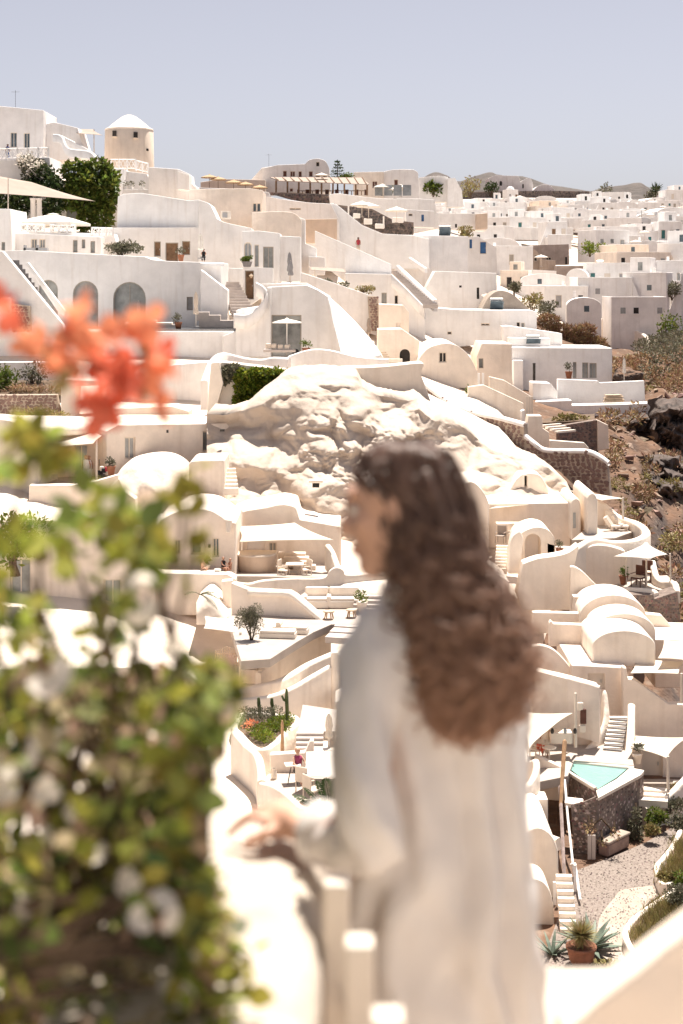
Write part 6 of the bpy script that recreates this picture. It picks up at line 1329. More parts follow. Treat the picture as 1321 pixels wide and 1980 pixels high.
# agave and pot in front
b = PZ(1130, 1846, zg - .1); t = thing('agave', 'large blue green agave behind the terracotta pot', 'agave', b)
def agave_leaf(c, d, L, w_):
    d = Vector(d).normalized(); s = d.cross(Vector((0, 0, 1))).normalized(); n_ = s.cross(d); V, Fc = [], []; m = 7
    for i in range(m + 1):
        u = i / m; ww = w_ * (.55 + 1.1 * u * (1 - u) * 2) * (1 - u ** 3) + .004; p = c + d * L * u - Vector((0, 0, .25 * L * u * u)) + n_ * .12 * L * u * u
        V += [p - s * ww + n_ * ww * .5, p, p + s * ww + n_ * ww * .5]
    for i in range(m):
        for k in range(2): Fc.append((i * 3 + k, i * 3 + k + 1, i * 3 + k + 4, i * 3 + k + 3))
    return V, Fc
rg = random.Random(3)
for k in range(22):
    a = k * 2.399; e = .25 + 1.0 * (k / 22); mk('leaf', *agave_leaf(b + Vector((.25, .1, .1)), (math.cos(a), math.sin(a), e), rg.uniform(1.2, 1.9), .10), 'agave', t, smooth=True, solid=.025)
b2 = PZ(1068, 1850, zg - .1); t = thing('agave', 'smaller dark agave beside the block wall', 'agave', b2)
for k in range(14): a = k * 2.399; mk('leaf', *agave_leaf(b2, (math.cos(a), math.sin(a), .5 + k / 14), rg.uniform(.8, 1.3), .06), 'agave', t, smooth=True, solid=.02)
b = PZ(1124, 1866, zg); t = thing('terracotta_pot', 'ribbed terracotta pot with a spiky yellow green yucca', 'pot', b)
v, f = lathe(b, [(0, 0), (.3, 0), (.42, .2), (.48, .5), (.46, .56), (.54, .6), (.54, .68), (.47, .68), (.44, .6), (0, .58)], 36); mk('pot', v, f, 'terracotta', t, smooth=True)
V, Fc = [], []; c = b + Vector((0, 0, 1.05))
for k in range(620):
    d = Vector((rg.gauss(0, 1), rg.gauss(0, 1), rg.gauss(.35, .8))).normalized(); L = rg.uniform(.5, .74); s = d.cross(Vector((0, 0, 1))); s = (s.normalized() if s.length > .01 else Vector((1, 0, 0))) * .02; q = len(V); p = c + d * .06; V += [p - s, p + s, c + d * L]; Fc.append((q, q + 1, q + 2))
mk('rosette', V, Fc, 'leafy', t); mk('stem', *tube([b + Vector((0, 0, .55)), c], .07, 8), 'bark', t)
for k, px in enumerate((1150, 1178, 1205, 1226)):
    b = PZ(px, 1868 + k, zg); t = thing('spider_plant', f'{ORD[k]} striped grassy plant from the left above the foreground wall', 'plant', b, 'striped plants'); V, Fc = [], []
    for q_ in range(90):
        a = rg.uniform(0, 6.28); d = Vector((math.cos(a), math.sin(a), 1.0)); s = Vector((-math.sin(a), math.cos(a), 0)) * .016; L = rg.uniform(.2, .38); n0 = len(V); m_ = b + d * L * .6; e = b + Vector((d.x, d.y, .25)) * L * 1.2; V += [b - s, b + s, m_ + s, m_ - s, e]; Fc += [(n0, n0 + 1, n0 + 2, n0 + 3), (n0 + 3, n0 + 2, n0 + 4)]
    mk('leaves', V, Fc, 'leafy', t)
# ================================================================ the far village on the slope to the right

ROWS = [('topmost', 373, 392, 660, 1330, 905), ('second highest', 392, 402, 600, 1330, 800), ('third highest', 403, 414, 545, 1330, 800), ('fourth highest', 415, 428, 490, 1330, 795), ('fifth highest', 430, 446, 440, 1330, 800),
        ('sixth highest', 448, 466, 390, 1330, 905), ('fifth lowest', 470, 492, 350, 1330, 905), ('fourth lowest', 498, 522, 318, 1330, 930), ('third lowest', 528, 556, 290, 1330, 955), ('second lowest', 560, 588, 268, 1330, 1040), ('lowest', 596, 622, 248, 1240, 1090)]
rg = random.Random(21)
TAKEN = [(990, 462, 1152, 548)]                      # room for the concrete houses
def far_house(rowname, k, px, pyb, Y, wpx, hpx):
    s = Y / F; style = rg.choices(['cube', 'vault', 'stack', 'dome'], [5, 3, 4.5, .12])[0]; mat = rg.choices(['white', 'white2', 'cream2'], [6, 4, .6])[0]
    yaw = rg.uniform(-.35, .35); q = Matrix.Rotation(yaw, 3, 'Z'); base = P(px, pyb, Y); wm_, hm = wpx * s, hpx * s; dm = wm_ * rg.uniform(.8, 1.3)
    look = {'cube': 'flat-roofed', 'vault': 'barrel-vaulted', 'stack': 'two-level', 'dome': 'domed'}[style]; tone = 'cream' if mat == 'cream2' else 'white'
    root = thing('village_house', f'{look} {tone} house, {ORD[k]} from left in the {rowname} row of the far village', 'house', base, 'houses of the far village')
    T = lambda x, y, z: base + q @ Vector((x, y, z))
    dep = 3.0 if Y > 330 else 7.0
    def bx(x0, x1, y0, y1, z0, z1): return [T(x, y, z) for z in (z0, z1) for x, y in ((x0, y0), (x1, y0), (x1, y1), (x0, y1))], [(3, 2, 1, 0), (4, 5, 6, 7), (0, 1, 5, 4), (1, 2, 6, 5), (2, 3, 7, 6), (3, 0, 4, 7)]
    hw = wm_ / 2
    if style == 'vault':
        n = 10; pr = [(-hw, -dep)] + [(-hw * math.cos(math.pi * i / n), hm * .62 + hm * .42 * math.sin(math.pi * i / n)) for i in range(n + 1)] + [(hw, -dep)]; m = len(pr)
        mk('wall', [T(x, 0, z) for x, z in pr] + [T(x, dm, z) for x, z in pr], [tuple(range(m))[::-1], tuple(range(m, 2 * m))] + [(i, (i + 1) % m, m + (i + 1) % m, m + i) for i in range(m)], mat, root, bev=.06)
    else:
        mk('wall', *bx(-hw, hw, 0, dm, -dep, hm), mat, root, bev=.1)
        pt = .25
        mk('roof_parapet', *join(bx(-hw - .02, hw + .02, -.02, pt, hm - .05, hm + .3), bx(-hw - .02, -hw + pt, pt, dm, hm - .05, hm + .3), bx(hw - pt, hw + .02, pt, dm, hm - .05, hm + .3)), mat, root, bev=.06)
    if style == 'stack':
        x0 = rg.uniform(-.4, 0) * wm_; x1 = x0 + wm_ * rg.uniform(.4, .6); mk('upper_storey', *bx(x0, x1, dm * .35, dm * 1.2, hm - .1, hm * 1.7), mat, root, bev=.1)
        mk('window', *bx((x0 + x1) / 2 - .4, (x0 + x1) / 2 + .4, dm * .35 - .05, dm * .35 + .1, hm * 1.15, hm * 1.5), rg.choice(['glass', 'glassg', 'dark']), root)
    if style == 'dome':
        v, f = lathe(T(0, dm / 2, hm), [(hw * .7, 0), (hw * .66, hw * .3), (hw * .45, hw * .58), (hw * .2, hw * .7), (0, hw * .73)], 16); mk('dome', v, f, rg.choice(['white', 'white', 'white', 'white2']), root, smooth=True)
    nw = rg.randint(1, 3) if wpx > 22 else 1
    for i in range(nw):
        x = -hw + wm_ * (i + .5 + rg.uniform(-.18, .18)) / nw; dh = min(hm * .62, 2.0)
        if rg.random() < .55:
            o = mk('door', *bx(x - .45, x + .45, -.03, .12, -.1, dh), rg.choice(['dark', 'glass', 'wood', 'frame', 'glassg', 'frameg', 'frameg', 'greycloth', 'blue', 'frame', 'glassg', 'teal']), root)
            mk('frame', *join(bx(x - .55, x - .45, -.05, .12, -.1, dh + .1), bx(x + .45, x + .55, -.05, .12, -.1, dh + .1), bx(x - .55, x + .55, -.05, .12, dh, dh + .1)), 'frame', o)
        else:
            o = mk('window', *bx(x - .4, x + .4, -.03, .12, hm * .32, hm * .32 + .95), rg.choice(['glass', 'dark', 'glassg', 'teal', 'glass', 'greycloth']), root); mk('sill', *bx(x - .5, x + .5, -.12, .1, hm * .32 - .1, hm * .32), 'white', o)
    if rg.random() < .45: mk('terrace_wall', *join(bx(-hw * 1.3, hw * 1.1, -2.6, -2.3, -dep, .6), bx(-hw * 1.3, hw * 1.1, -2.3, 0, -dep, -.1)), rg.choice(['white', 'white2']), root, bev=.08)
    if rg.random() < .35: x = rg.uniform(-.6, .4) * hw; mk('chimney', *bx(x, x + .5, dm * .6, dm * .6 + .5, hm - .1, hm + 1.1), mat, root, bev=.05)
    if rg.random() < .16: x = rg.uniform(-.8, .8) * hw; mk('aerial', *join(tube([T(x, dm * .5, hm - .1), T(x, dm * .5, hm + 2.2)], .05, 4), tube([T(x - .5, dm * .5, hm + 2.0), T(x + .5, dm * .5, hm + 2.0)], .035, 4), tube([T(x - .35, dm * .5, hm + 1.7), T(x + .35, dm * .5, hm + 1.7)], .035, 4)), 'iron', root)
    if rg.random() < .12: x = rg.uniform(-.6, .6) * hw; mk('water_tank', *tube([T(x - .6, dm * .7, hm + .55), T(x + .6, dm * .7, hm + .55)], .32, 10), 'metal', root)
    if rg.random() < .3:
        x = rg.choice([-1, 1]) * hw; pr = [(x, -dep), (x + hw * .9 * (1 if x > 0 else -1), -dep), (x, hm * .9)]
        mk('stair_flank', [T(a, y, z) for y in (-.4, .1) for a, z in pr], [(0, 1, 2), (5, 4, 3), (0, 3, 4, 1), (1, 4, 5, 2), (2, 5, 3, 0)], mat, root)
    return root
PARA = []
for rn, y0, y1, Yr, xe, xs in ROWS:
    x = xs + rg.uniform(0, 18); k = 0; sc_ = F / Yr
    while x < xe:
        wm_ = rg.uniform(4.5, 12.5) * (1.0 if Yr > 300 else .8); wpx = wm_ * sc_; hpx = rg.uniform(2.6, 4.2) * sc_; py = rg.uniform(y0, y1) + 8
        Y = Yr * rg.uniform(.985, 1.015); cx = x + wpx / 2
        if not any(a < cx < c and b < py < d for a, b, c, d in TAKEN) and k < len(ORD) and rg.random() < (.95 if rn != 'topmost' else .35):
            far_house(rn, k, cx, py, Y, wpx, hpx); k += 1
            if rg.random() < .22: PARA.append((cx + wpx * .6, py + 4, Y * .985))
        x += wpx * rg.uniform(.62, .95) if rn != 'lowest' else wpx * 1.3
for i, (px, py, Y) in enumerate(sorted(PARA)):
    if i < 26: umbrella(f'small white parasol, {ORD[i]} from left among the far village terraces', P(px, py, Y), 1.5, 2.4, 'sailw', 8, True, .3, 'white parasols of the far village')
# long retaining walls on the slope
for k, (pts, Y, lb, mt) in enumerate((
        ([(888, 372), (960, 370), (1060, 369), (1140, 370), (1140, 382), (1060, 384), (960, 386), (895, 388)], 690, 'long dark lava wall below the skyline houses', 'stonedark'),
        ([(1130, 392), (1210, 398), (1260, 412), (1300, 424), (1300, 430), (1250, 420), (1205, 405), (1130, 399)], 630, 'curving dark stone wall above the right edge village', 'stonedark'),
        ([(1180, 388), (1330, 386), (1330, 400), (1180, 398)], 700, 'brown stone wall on the skyline at the right edge', 'stone'),
        ([(1085, 445), (1150, 455), (1150, 460), (1085, 450)], 500, 'short dark wall in the middle of the far village', 'stonedark'))):
    t = thing('stone_wall', lb, 'wall', pl_of(Y).pt(*pts[0])); masonry(t, pts, Y, 3, 4.2, (mt,), 'mortard', 60 + k, merge=True, bev=0)
bldg('house', 'wide white house with vault on the skyline', [(944, 345), (958, 339), (1003, 340), (1006, 348)] + smooth2([(1006, 352), (1014, 347), (1022, 344), (1028, 348), (1031, 358)], 2) + [(1031, 378), (944, 378)], 705, 14, 'white2', [(966, 350, 971, 359, 'k', 1), (1010, 356, 1013, 364, 'k')])
bldg('house', 'low white dome beside the wide skyline house', smooth2([(1031, 368), (1040, 360), (1053, 356), (1066, 360), (1074, 370)], 3) + [(1076, 380), (1031, 380)], 700, 10, 'white2')
bldg('house', 'bright flat white house on the skyline left of the hills', [(811, 343), (850, 340), (866, 342), (866, 390), (811, 390)], 420, 10, 'white')
bldg('house', 'stepped white house with diagonal stair under the hills', [(866, 345), (880, 344), (893, 368), (897, 400), (866, 400)], 415, 8, 'white')
bldg('house', 'grey white modern house on the skyline at the right edge', [(1271, 374), (1340, 376), (1340, 392), (1271, 392)], 705, 12, 'white2', [(1279, 378, 1283, 386, 'k'), (1297, 378, 1302, 387, 'k'), (1310, 378, 1314, 387, 'k')])
bldg('house', 'unfinished grey concrete house in the far village', [(1028, 474), (1100, 472), (1101, 512), (1028, 512)], 352, 7, 'concrete', [(1056, 497, 1066, 503, 'k'), (1093, 497, 1097, 511, 'k')])
bldg('house', 'long grey concrete block below the unfinished house', [(1076, 514), (1141, 514), (1144, 543), (1076, 543)], 338, 6, 'concrete', [(1137, 536, 1140, 541, 'k')])
bldg('house', 'unpainted brown vaulted house beside the concrete house', smooth2([(990, 486), (996, 482), (1026, 481), (1038, 486), (1048, 500)], 2) + [(1048, 522), (990, 522)], 346, 7, 'brownp', [(1033, 493, 1039, 505, 'k')])
bldg('house', 'brown concrete stub wall before the unfinished house', [(1046, 502), (1074, 504), (1075, 524), (1046, 524)], 342, 4, 'brownp')
bldg('house', 'pale house with a glass terrace below the concrete house', [(1000, 520), (1076, 524), (1076, 546), (1000, 546)], 330, 5, 'white2', [(1008, 530, 1060, 545, 'p'), (990 + 1, 522, 994, 526, 'k')] [:1])
bldg('house', 'white wall with twin blue doors above the earth mound', [(905, 459), (925, 457), (960, 478), (962, 530), (905, 530)], 250, 6, 'white', [(908, 463, 913, 480, 'b'), (928, 467, 941, 491, 'b')])
bldg('house', 'beige ended white block above the plain white wall', [(815, 412), (942, 413), (942, 446), (815, 440)], 300, 8, 'white', [(823, 432, 833, 440, 'b'), (841, 433, 846, 440, 'k'), (880, 433, 884, 440, 'k')])
bldg('house', 'square beige end wall above the plain white wall', [(922, 414), (943, 412), (943, 442), (922, 444)], 297, 3, 'beige')
bldg('house', 'vaulted white house with round niche front in the lower far village', smooth2([(1080, 548), (1120, 543), (1150, 541), (1165, 541), (1175, 547), (1180, 560)], 2) + [(1180, 585), (1080, 585)], 300, 8, 'white2', [(1158, 548, 1172, 561, 'n', 1)])
bldg('house', 'white cube with blue shutter in the lower far village', [(1100, 565), (1130, 565), (1130, 600), (1100, 600)], 285, 5, 'white', [(1103, 571, 1118, 577, 'b'), (1106, 592, 1112, 600, 'b', 1)])
parapet('village_wall', 'wavy beige boundary wall stepping down to the cliff', [(1110, 605, 262), (1150, 612, 258), (1185, 625, 254), (1210, 638, 250), (1235, 640, 247), (1252, 652, 244), (1257, 670, 242)], 5.5, .7, 'cream2')
parapet('village_wall', 'lower wavy white boundary wall near the cliff', [(1150, 596, 274), (1175, 612, 270), (1200, 622, 268), (1240, 625, 264), (1268, 632, 260)], 5, .7, 'white2')
for k, (px, py, Y, r_, m, lb) in enumerate(((1140, 478, 330, 2.2, 'leafb', 'bright green tree beside the concrete house'), (1165, 487, 330, 2.0, 'leafb', 'smaller bright green tree right of the concrete house'), (900, 448, 285, 1.7, 'leafy', 'yellow green bush above the plain white wall'), (1225, 600, 262, 1.8, 'leafo', 'olive tree below the rosette vault'), (1290, 632, 240, 3.0, 'leaf', 'dark green tree at the right edge above the cliff'), (1240, 505, 330, 2.0, 'leafo', 'loose grey tree among the far terraces right'), (1215, 495, 335, 1.6, 'petalp', 'pink bougainvillea on the far village terrace'), (995, 558, 262, 1.4, 'leafo', 'dark bush beside the earth mound'), (1030, 585, 255, 2.0, 'leafy', 'green scrub bank right of the earth mound, upper clump'), (1055, 600, 248, 2.2, 'leafo', 'green scrub bank right of the earth mound, lower clump'), (1095, 585, 270, 1.2, 'leafd', 'small dark tree beside the blue shutter house'), (1165, 375, 690, 5, 'leafo', 'pale bushy tree on the skyline right of centre'), (1255, 376, 690, 4.5, 'leafo', 'round tree on the skyline near the right edge'), (950, 366, 690, 4, 'leafd', 'dark tree before the wide skyline house'), (910, 360, 650, 5, 'leafy', 'dry yellow bush on the skyline under the hills'), (838, 365, 420, 2.4, 'leaf', 'green tree among parasols left of the stepped house'), (1300, 560, 270, 2.0, 'leafo', 'grey green bush at the right edge of the far village'), (1195, 520, 325, 1.8, 'leafy', 'low green hedge on the far terraces'))):
    s = r_; shrub('tree', lb, P(px, py, Y), (s, s, s * .85), 420, .5 if Y < 400 else 1.0, m, 70 + k, 'tree', nb=8)
b = P(1268, 378, 690); t = thing('palm_tree', 'palm on the skyline near the right edge', 'tree', b); mk('trunk', *tube([b - Vector((0, 0, 4)), b + Vector((0, 0, 2))], .4, 6), 'bark', t)
V, Fc = leaves(160, lambda g: (b + Vector((0, 0, 2.2)), Vector((g.uniform(-1, 1), g.uniform(-1, 1), g.uniform(-.2, .6)))), 3.4, .12, seed=3); mk('crown', V, Fc, 'leafd', t)
o = tag(mk('dry_bank', *leaves(5200, clump_fn([B(x, y, 235, 22, 12, 14) for x, y in ((1085, 640), (1110, 655), (1060, 622), (1130, 640), (1095, 665), (1150, 665))]), .7, .2, seed=6), 'dry'), 'brown dry scrub bank between modern house and far village', kind='stuff')

# ================================================================ small things on the terraces
def pot(label, px, py, Y, h=.5, mat='leaf', pm='terracotta', z=None, seed=1):
    b = P(px, py, Y) if z is None else PZ(px, py, z); t = thing('potted_plant', label, 'plant', b)
    mk('pot', *lathe(b, [(0, 0), (.3 * h, 0), (.46 * h, .8 * h), (.5 * h, .82 * h), (.5 * h, .92 * h), (.42 * h, .92 * h), (.38 * h, .8 * h), (0, .8 * h)], 14), pm, t, smooth=True)
    v, f = leaves(150, clump_fn(blobs_in(b + Vector((0, 0, 1.4 * h)), (.65 * h, .6 * h, .6 * h), 5, seed, .5)), .28 * h, .4, seed=seed); mk('foliage', v, f, mat, t)
for a in (('potted green plant beside the blue glazed door', 398, 1108, 85.4, .5, 'leaf', 'cream2', None, 3), ('potted plant at the corner of the vaulted suite terrace', 215, 918, 97, .6, 'leafo', 'terracotta', None, 4), ('potted plant on the patio beside the right sofa', 700, 1184, 80.6, .6, 'leaf', 'cream2', None, 5),
          ('terracotta pot beside the hooded arch', 1082, 1074, 88.2, .45, 'leafo', 'terracotta', None, 6), ('potted plant on the tent terrace beside the pole', 1206, 1130, 87.6, .55, 'leaf', 'terracotta', None, 7), ('potted shrub at the foot of the lower stair', 1232, 1476, 70, .5, 'leafo', 'cream2', None, 8),
          ('potted plant beside the big window in the centre', 592, 688, 126, .7, 'leaf', 'terracotta', None, 9), ('terracotta pot on the pool terrace of the arched villa', 345, 637, 134, .7, 'leafo', 'terracotta', None, 10), ('potted plant beside the modern house windows', 1100, 732, 160, .8, 'leafo', 'terracotta', None, 11),
          ('potted plant next to the vaulted house door', 908, 782, 136.5, .8, 'leaf', 'terracotta', None, 12), ('potted plant on the villa terrace beside the brown door', 350, 505, 150, .7, 'leafo', 'terracotta', None, 13)): pot(*a)
def tank(label, px, py, Y):
    b = P(px, py, Y); t = thing('water_heater', label, 'water heater', b)
    mk('tank', *tube([b + Vector((-.7, 0, 1.1)), b + Vector((.7, 0, 1.1))], .3, 14), 'metal', t, smooth=False); v, f = box((0, 0, 0), (1.5, 1.4, .08)); q = Matrix.Rotation(-.7, 3, 'X'); mk('panel', [b + Vector((0, -.5, .55)) + q @ x for x in v], f, 'glass', t)
    for x in (-.6, .6): mk('leg', *tube([b + Vector((x, .1, 0)), b + Vector((x, .1, .95))], .035, 5), 'metal', t)
tank('solar water heater on the roof of the modern white house', 1030, 673, 166); tank('solar water heater on the long white facade roof', 960, 600, 175); tank('solar water heater above the plain white wall', 860, 457, 198)
for k, (px, py, Y, lb) in enumerate(((520, 319, 262, 'thin aerial on the ridge restaurant roof'), (30, 204, 194, 'thin aerial on the top left villa roof'))):
    b = P(px, py, Y); t = thing('aerial', lb, 'aerial', b); mk('mast', *tube([b - Vector((0, 0, .3)), b + Vector((0, 0, 1.9))], .022, 5), 'iron', t); mk('crossbar', *tube([b + Vector((-.5, 0, 1.7)), b + Vector((.5, 0, 1.7))], .016, 4), 'iron', t)
# ================================================================ the near terrace: parapet, gate, ledge
ZF = -1.95
flat('terrace_floor', [(-4.2, -7, ZF), (4.4, -7, ZF), (1.6, 3.35, ZF), (-1.2, 3.35, ZF)], .3, 'plasterg', None, 'pale floor of the near terrace', kind='structure')  # floor under the woman, extended unseen behind the camera to bounce warm light
hb = slab('bounce_wall', [(-3300, 3000), (4600, 3000), (4600, -3200), (-3300, -3200)], 1.0, .3, 'white', None, bev=0)  # unseen wall added behind the camera; its sunlit face bounces fill light forward
hb.data.transform(Matrix.Translation((0, -.5, 0)) @ Matrix.Diagonal((3.4, -1.1, 1.0, 1.0))); hb.data.flip_normals(); hb.location.z = 1.0 + ZF - (HY - 3000) / F; tag(hb, 'sunlit white front of the house behind the near terrace', kind='structure')
wf = tag(mk('parapet', *box((-.23, 1.75, -1.49), (.40, 2.5, .94)), 'parapetm', None, bev=.06, seg=4), 'thick cream parapet under the woman\'s hand', 'wall')
lg = tag(mk('low_wall', *box((.80, 3.12, -1.72), (.95, .42, .53)), 'parapetm', None, bev=.06, seg=4), 'low cream ledge along the terrace edge at bottom right', 'wall')
tag(slab('sloping_parapet', smooth2([(1085, 2000), (1160, 1938), (1240, 1872), (1330, 1803), (1420, 1740)], 3) + [(1420, 2300), (1085, 2300)], 2.35, .08, 'cream2', None, bev=.03, seg=3), 'shaded sloping parapet in the bottom right corner', 'wall')
gp = thing('picket_fence', 'cream wooden pickets beside the woman at the bottom', 'fence', (.03, 2.2, ZF))
for k in range(5):
    Y = 2.46 - .225 * k; X = -.008 + .034 * k; h = .95 - .0 * k
    mk('picket', *box((X, Y, (ZF - h) / 2 + .0), (.042, .05, abs(ZF + h))), 'frame', gp, bev=.006)
for z in (-1.15, -1.65): mk('rail', *tube([Vector((-.012 + .025, 2.5, z)), Vector((.15 + .02, 1.5, z))], .018, 4), 'woodp', gp)

# ================================================================ the woman
MP = 2.75 / F
def Q(px, py, Y): return P(px, py, Y)
wo_ = thing('person', 'woman with long curly brown hair in a loose white shirt, hand on the parapet', 'person', (.19, 2.76, ZF))
def ell(c, r, n=16, m=10):
    c = Vector(c); V = [c + Vector((0, 0, -r[2]))]; Fc = []
    for j in range(1, m):
        t_ = math.pi * j / m - math.pi / 2
        for k in range(n): a = 2 * math.pi * k / n; V.append(c + Vector((r[0] * math.cos(t_) * math.cos(a), r[1] * math.cos(t_) * math.sin(a), r[2] * math.sin(t_))))
    V.append(c + Vector((0, 0, r[2])))
    for k in range(n): Fc.append((0, 1 + (k + 1) % n, 1 + k)); Fc.append((len(V) - 1, 1 + (m - 2) * n + k, 1 + (m - 2) * n + (k + 1) % n))
    for j in range(m - 2):
        for k in range(n): q = (k + 1) % n; Fc.append((1 + j * n + k, 1 + j * n + q, 1 + (j + 1) * n + q, 1 + (j + 1) * n + k))
    return V, Fc
hc = Q(772, 965, 2.74); fwd = Vector((-.96, .22, -.16)).normalized(); rt = Vector((.22, .96, 0)).normalized(); upv = rt.cross(fwd) if rt.cross(fwd).z > 0 else fwd.cross(rt)
def H(f, r, u): return hc + fwd * f + rt * r + upv * u
def hell(f, r, u, sf, sr, su, n=16, m=10):
    v, fc = ell((0, 0, 0), (sf, sr, su), n, m); return [H(f + p.x, r + p.y, u + p.z) for p in v], fc
B_ = [hell(-.005, 0, .006, .088, .072, .085), hell(.026, 0, -.038, .068, .064, .088), hell(.062, 0, -.108, .030, .034, .026), hell(.03, 0, -.092, .06, .05, .038),
      hell(.095, 0, -.035, .022, .014, .020), hell(.086, 0, -.005, .016, .010, .034), hell(.080, 0, -.072, .018, .024, .009), hell(.077, 0, -.086, .018, .022, .009), hell(.072, 0, .025, .020, .050, .014),
      hell(.055, .036, -.03, .03, .026, .028), hell(.055, -.036, -.03, .03, .026, .028), hell(-.005, .077, -.012, .018, .008, .030, 10, 8), hell(-.005, -.077, -.012, .018, .008, .030, 10, 8)]
chest = Vector((.20, 2.78, -.82)); pel = Vector((.205, 2.78, -1.10)); nk = Vector((.155, 2.765, -.60))
B_.append(tube([H(-.02, 0, -.05), H(-.03, 0, -.12), nk, nk + Vector((.02, 0, -.08))], [.052, .05, .056, .08], 14))
axl = Vector((-.8, -.6, 0)).normalized(); Ls = Q(735, 1275, 2.68); Rs = Vector((.28, 2.86, -.665))
def loft(secs, n=20):
    V, Fc = [], []
    for c, ax, a, b in secs:
        ax = Vector(ax).normalized(); ay = Vector((-ax.y, ax.x, 0))
        for k in range(n): t_ = 2 * math.pi * k / n; V.append(Vector(c) + ax * a * math.cos(t_) + ay * b * math.sin(t_))
    for i in range(len(secs) - 1):
        for k in range(n): q = (k + 1) % n; Fc.append((i * n + k, i * n + q, (i + 1) * n + q, (i + 1) * n + k))
    Fc.append(tuple(range(n))[::-1]); Fc.append(tuple((len(secs) - 1) * n + k for k in range(n)))
    return V, Fc
B_.append(loft([(pel + Vector((0, 0, -.10)), axl, .12, .08), (pel, axl, .13, .085), (pel + Vector((0, 0, .12)), axl, .11, .075), (chest, axl, .12, .08), (chest + Vector((-.01, 0, .12)), axl, .15, .08), (nk + Vector((.02, .005, -.05)), axl, .12, .06), (nk, axl, .05, .05)]))
for s_ in (1, -1):
    hp = pel + axl * .085 * s_ + Vector((0, 0, -.06)); B_.append(tube([hp + Vector((0, 0, .02)), hp + Vector((0, 0, -.12)), Vector((hp.x, hp.y, -1.5)), Vector((hp.x, hp.y, -1.70)), Vector((hp.x, hp.y + .01, ZF + .08)), Vector((hp.x, hp.y, ZF + .03))], [.07, .07, .055, .052, .036, .04], 12))
    B_.append(ell((hp.x - .04, hp.y + .06, ZF + .03), (.05, .11, .03)))
wr = Q(588, 1608, 2.735)
B_.append(tube([Ls, Q(705, 1430, 2.62), Q(722, 1575, 2.575), Q(712, 1615, 2.59), Q(650, 1615, 2.66), wr], [.055, .045, .04, .04, .036, .026], 12))
B_.append(tube([Rs, Vector((.30, 2.95, -.85)), Vector((.28, 3.0, -.98)), Vector((.20, 3.04, -.97)), Vector((.10, 3.03, -.95))], [.055, .045, .04, .033, .026], 12)); B_.append(ell((.05, 3.03, -.95), (.05, .035, .02)))
# left hand resting on the parapet: palm, four fingers and thumb
pc = Q(548, 1585, 2.79); B_.append(tube([wr, Q(572, 1592, 2.76), pc, Q(528, 1578, 2.82)], [.026, .030, .034, .028], 12)); B_.append(ell(pc, (.042, .036, .017)))
for k, (dx, dy, L) in enumerate(((-.9, .05, .072), (-.86, .30, .080), (-.72, .55, .075), (-.55, .75, .060))):
    d = Vector((dx, dy, 0)).normalized(); kn = pc + Vector((-.030 + .012 * k, -.022 + .020 * k, .006)); p1 = kn + d * L * .42 + Vector((0, 0, .006)); p2 = kn + d * L * .75 + Vector((0, 0, -.012)); p3 = kn + d * L + Vector((0, 0, -.030))
    B_.append(tube([kn - d * .02, kn, p1, p2, p3], [.010, .0102, .009, .0082, .006], 9))
th = pc + Vector((-.002, -.030, -.002)); B_.append(tube([th, th + Vector((-.028, -.020, -.006)), th + Vector((-.052, -.024, -.018)), th + Vector((-.068, -.022, -.026))], [.013, .012, .010, .007], 9))
bo = mk('body', *join(*B_), 'skin', wo_, smooth=True)
rm = bo.modifiers.new('fuse', 'REMESH'); rm.mode = 'VOXEL'; rm.voxel_size = .0055; rm.use_smooth_shade = True
sm_ = bo.modifiers.new('soft', 'SMOOTH'); sm_.iterations = 3; sm_.factor = .5
for s_ in (1, -1):
    v, f = hell(.0735, .034 * s_, -.006, .0115, .013, .0085, 12, 8); e = mk('eye', v, f, 'cushion', wo_, smooth=True); v, f = hell(.0815, .034 * s_, -.006, .004, .006, .006, 10, 6); mk('iris', v, f, 'hair', e)
    v, f = hell(.082, .034 * s_, .020, .006, .020, .004, 10, 6); mk('eyebrow', v, f, 'hair', wo_)
v, f = hell(.092, 0, -.079, .008, .020, .010, 12, 8); mk('lips', v, f, 'lip', wo_, smooth=True)
# shirt: lofted from the outline, with hanging folds
rows = [(1118, 752, 850, .055), (1150, 742, 890, .07), (1195, 725, 945, .09), (1250, 706, 985, .105), (1320, 698, 1000, .115), (1400, 695, 1004, .12), (1500, 698, 1008, .125), (1600, 698, 1014, .13), (1700, 688, 1024, .135), (1800, 672, 1034, .14), (1900, 660, 1042, .145), (2000, 655, 1046, .15), (2150, 650, 1052, .155), (2280, 648, 1056, .16)]
V, Fc = [], []; n = 96
fine = np.linspace(0, len(rows) - 1, 70); ra = np.array(rows, float)
for j, t_ in enumerate(fine):
    py, xl, xr, dh = (np.interp(t_, range(len(rows)), ra[:, c]) for c in range(4)); cy = 2.775
    for k in range(n):
        a = 2 * math.pi * k / n; ca, sa = math.cos(a), math.sin(a); pw = .8
        px = (xl + xr) / 2 + (xr - xl) / 2 * math.copysign(abs(ca) ** pw, ca); y = cy + dh * math.copysign(abs(sa) ** pw, sa) - (px - 850) * -.00022
        g = min(1, max(0, (py - 1200) / 500)); fold = (.010 + .016 * g) * (math.sin(a * 9 + 1.6 * noise.noise(Vector((a * .7, py * .004, 0))) * 3) * .5 + noise.noise(Vector((ca * 3.2, sa * 3.2, py * .0035))) + .35 * noise.noise(Vector((ca * 7, sa * 7 + py * .006, py * .012))))
        p = P(px, py, y); o_ = Vector((ca, sa, 0)); V.append(p + o_ * fold)
for j in range(69):
    for k in range(n): q = (k + 1) % n; Fc.append((j * n + k, j * n + q, (j + 1) * n + q, (j + 1) * n + k))
sh_ = mk('shirt', V, Fc, 'shirt', wo_, smooth=True, solid=.006)
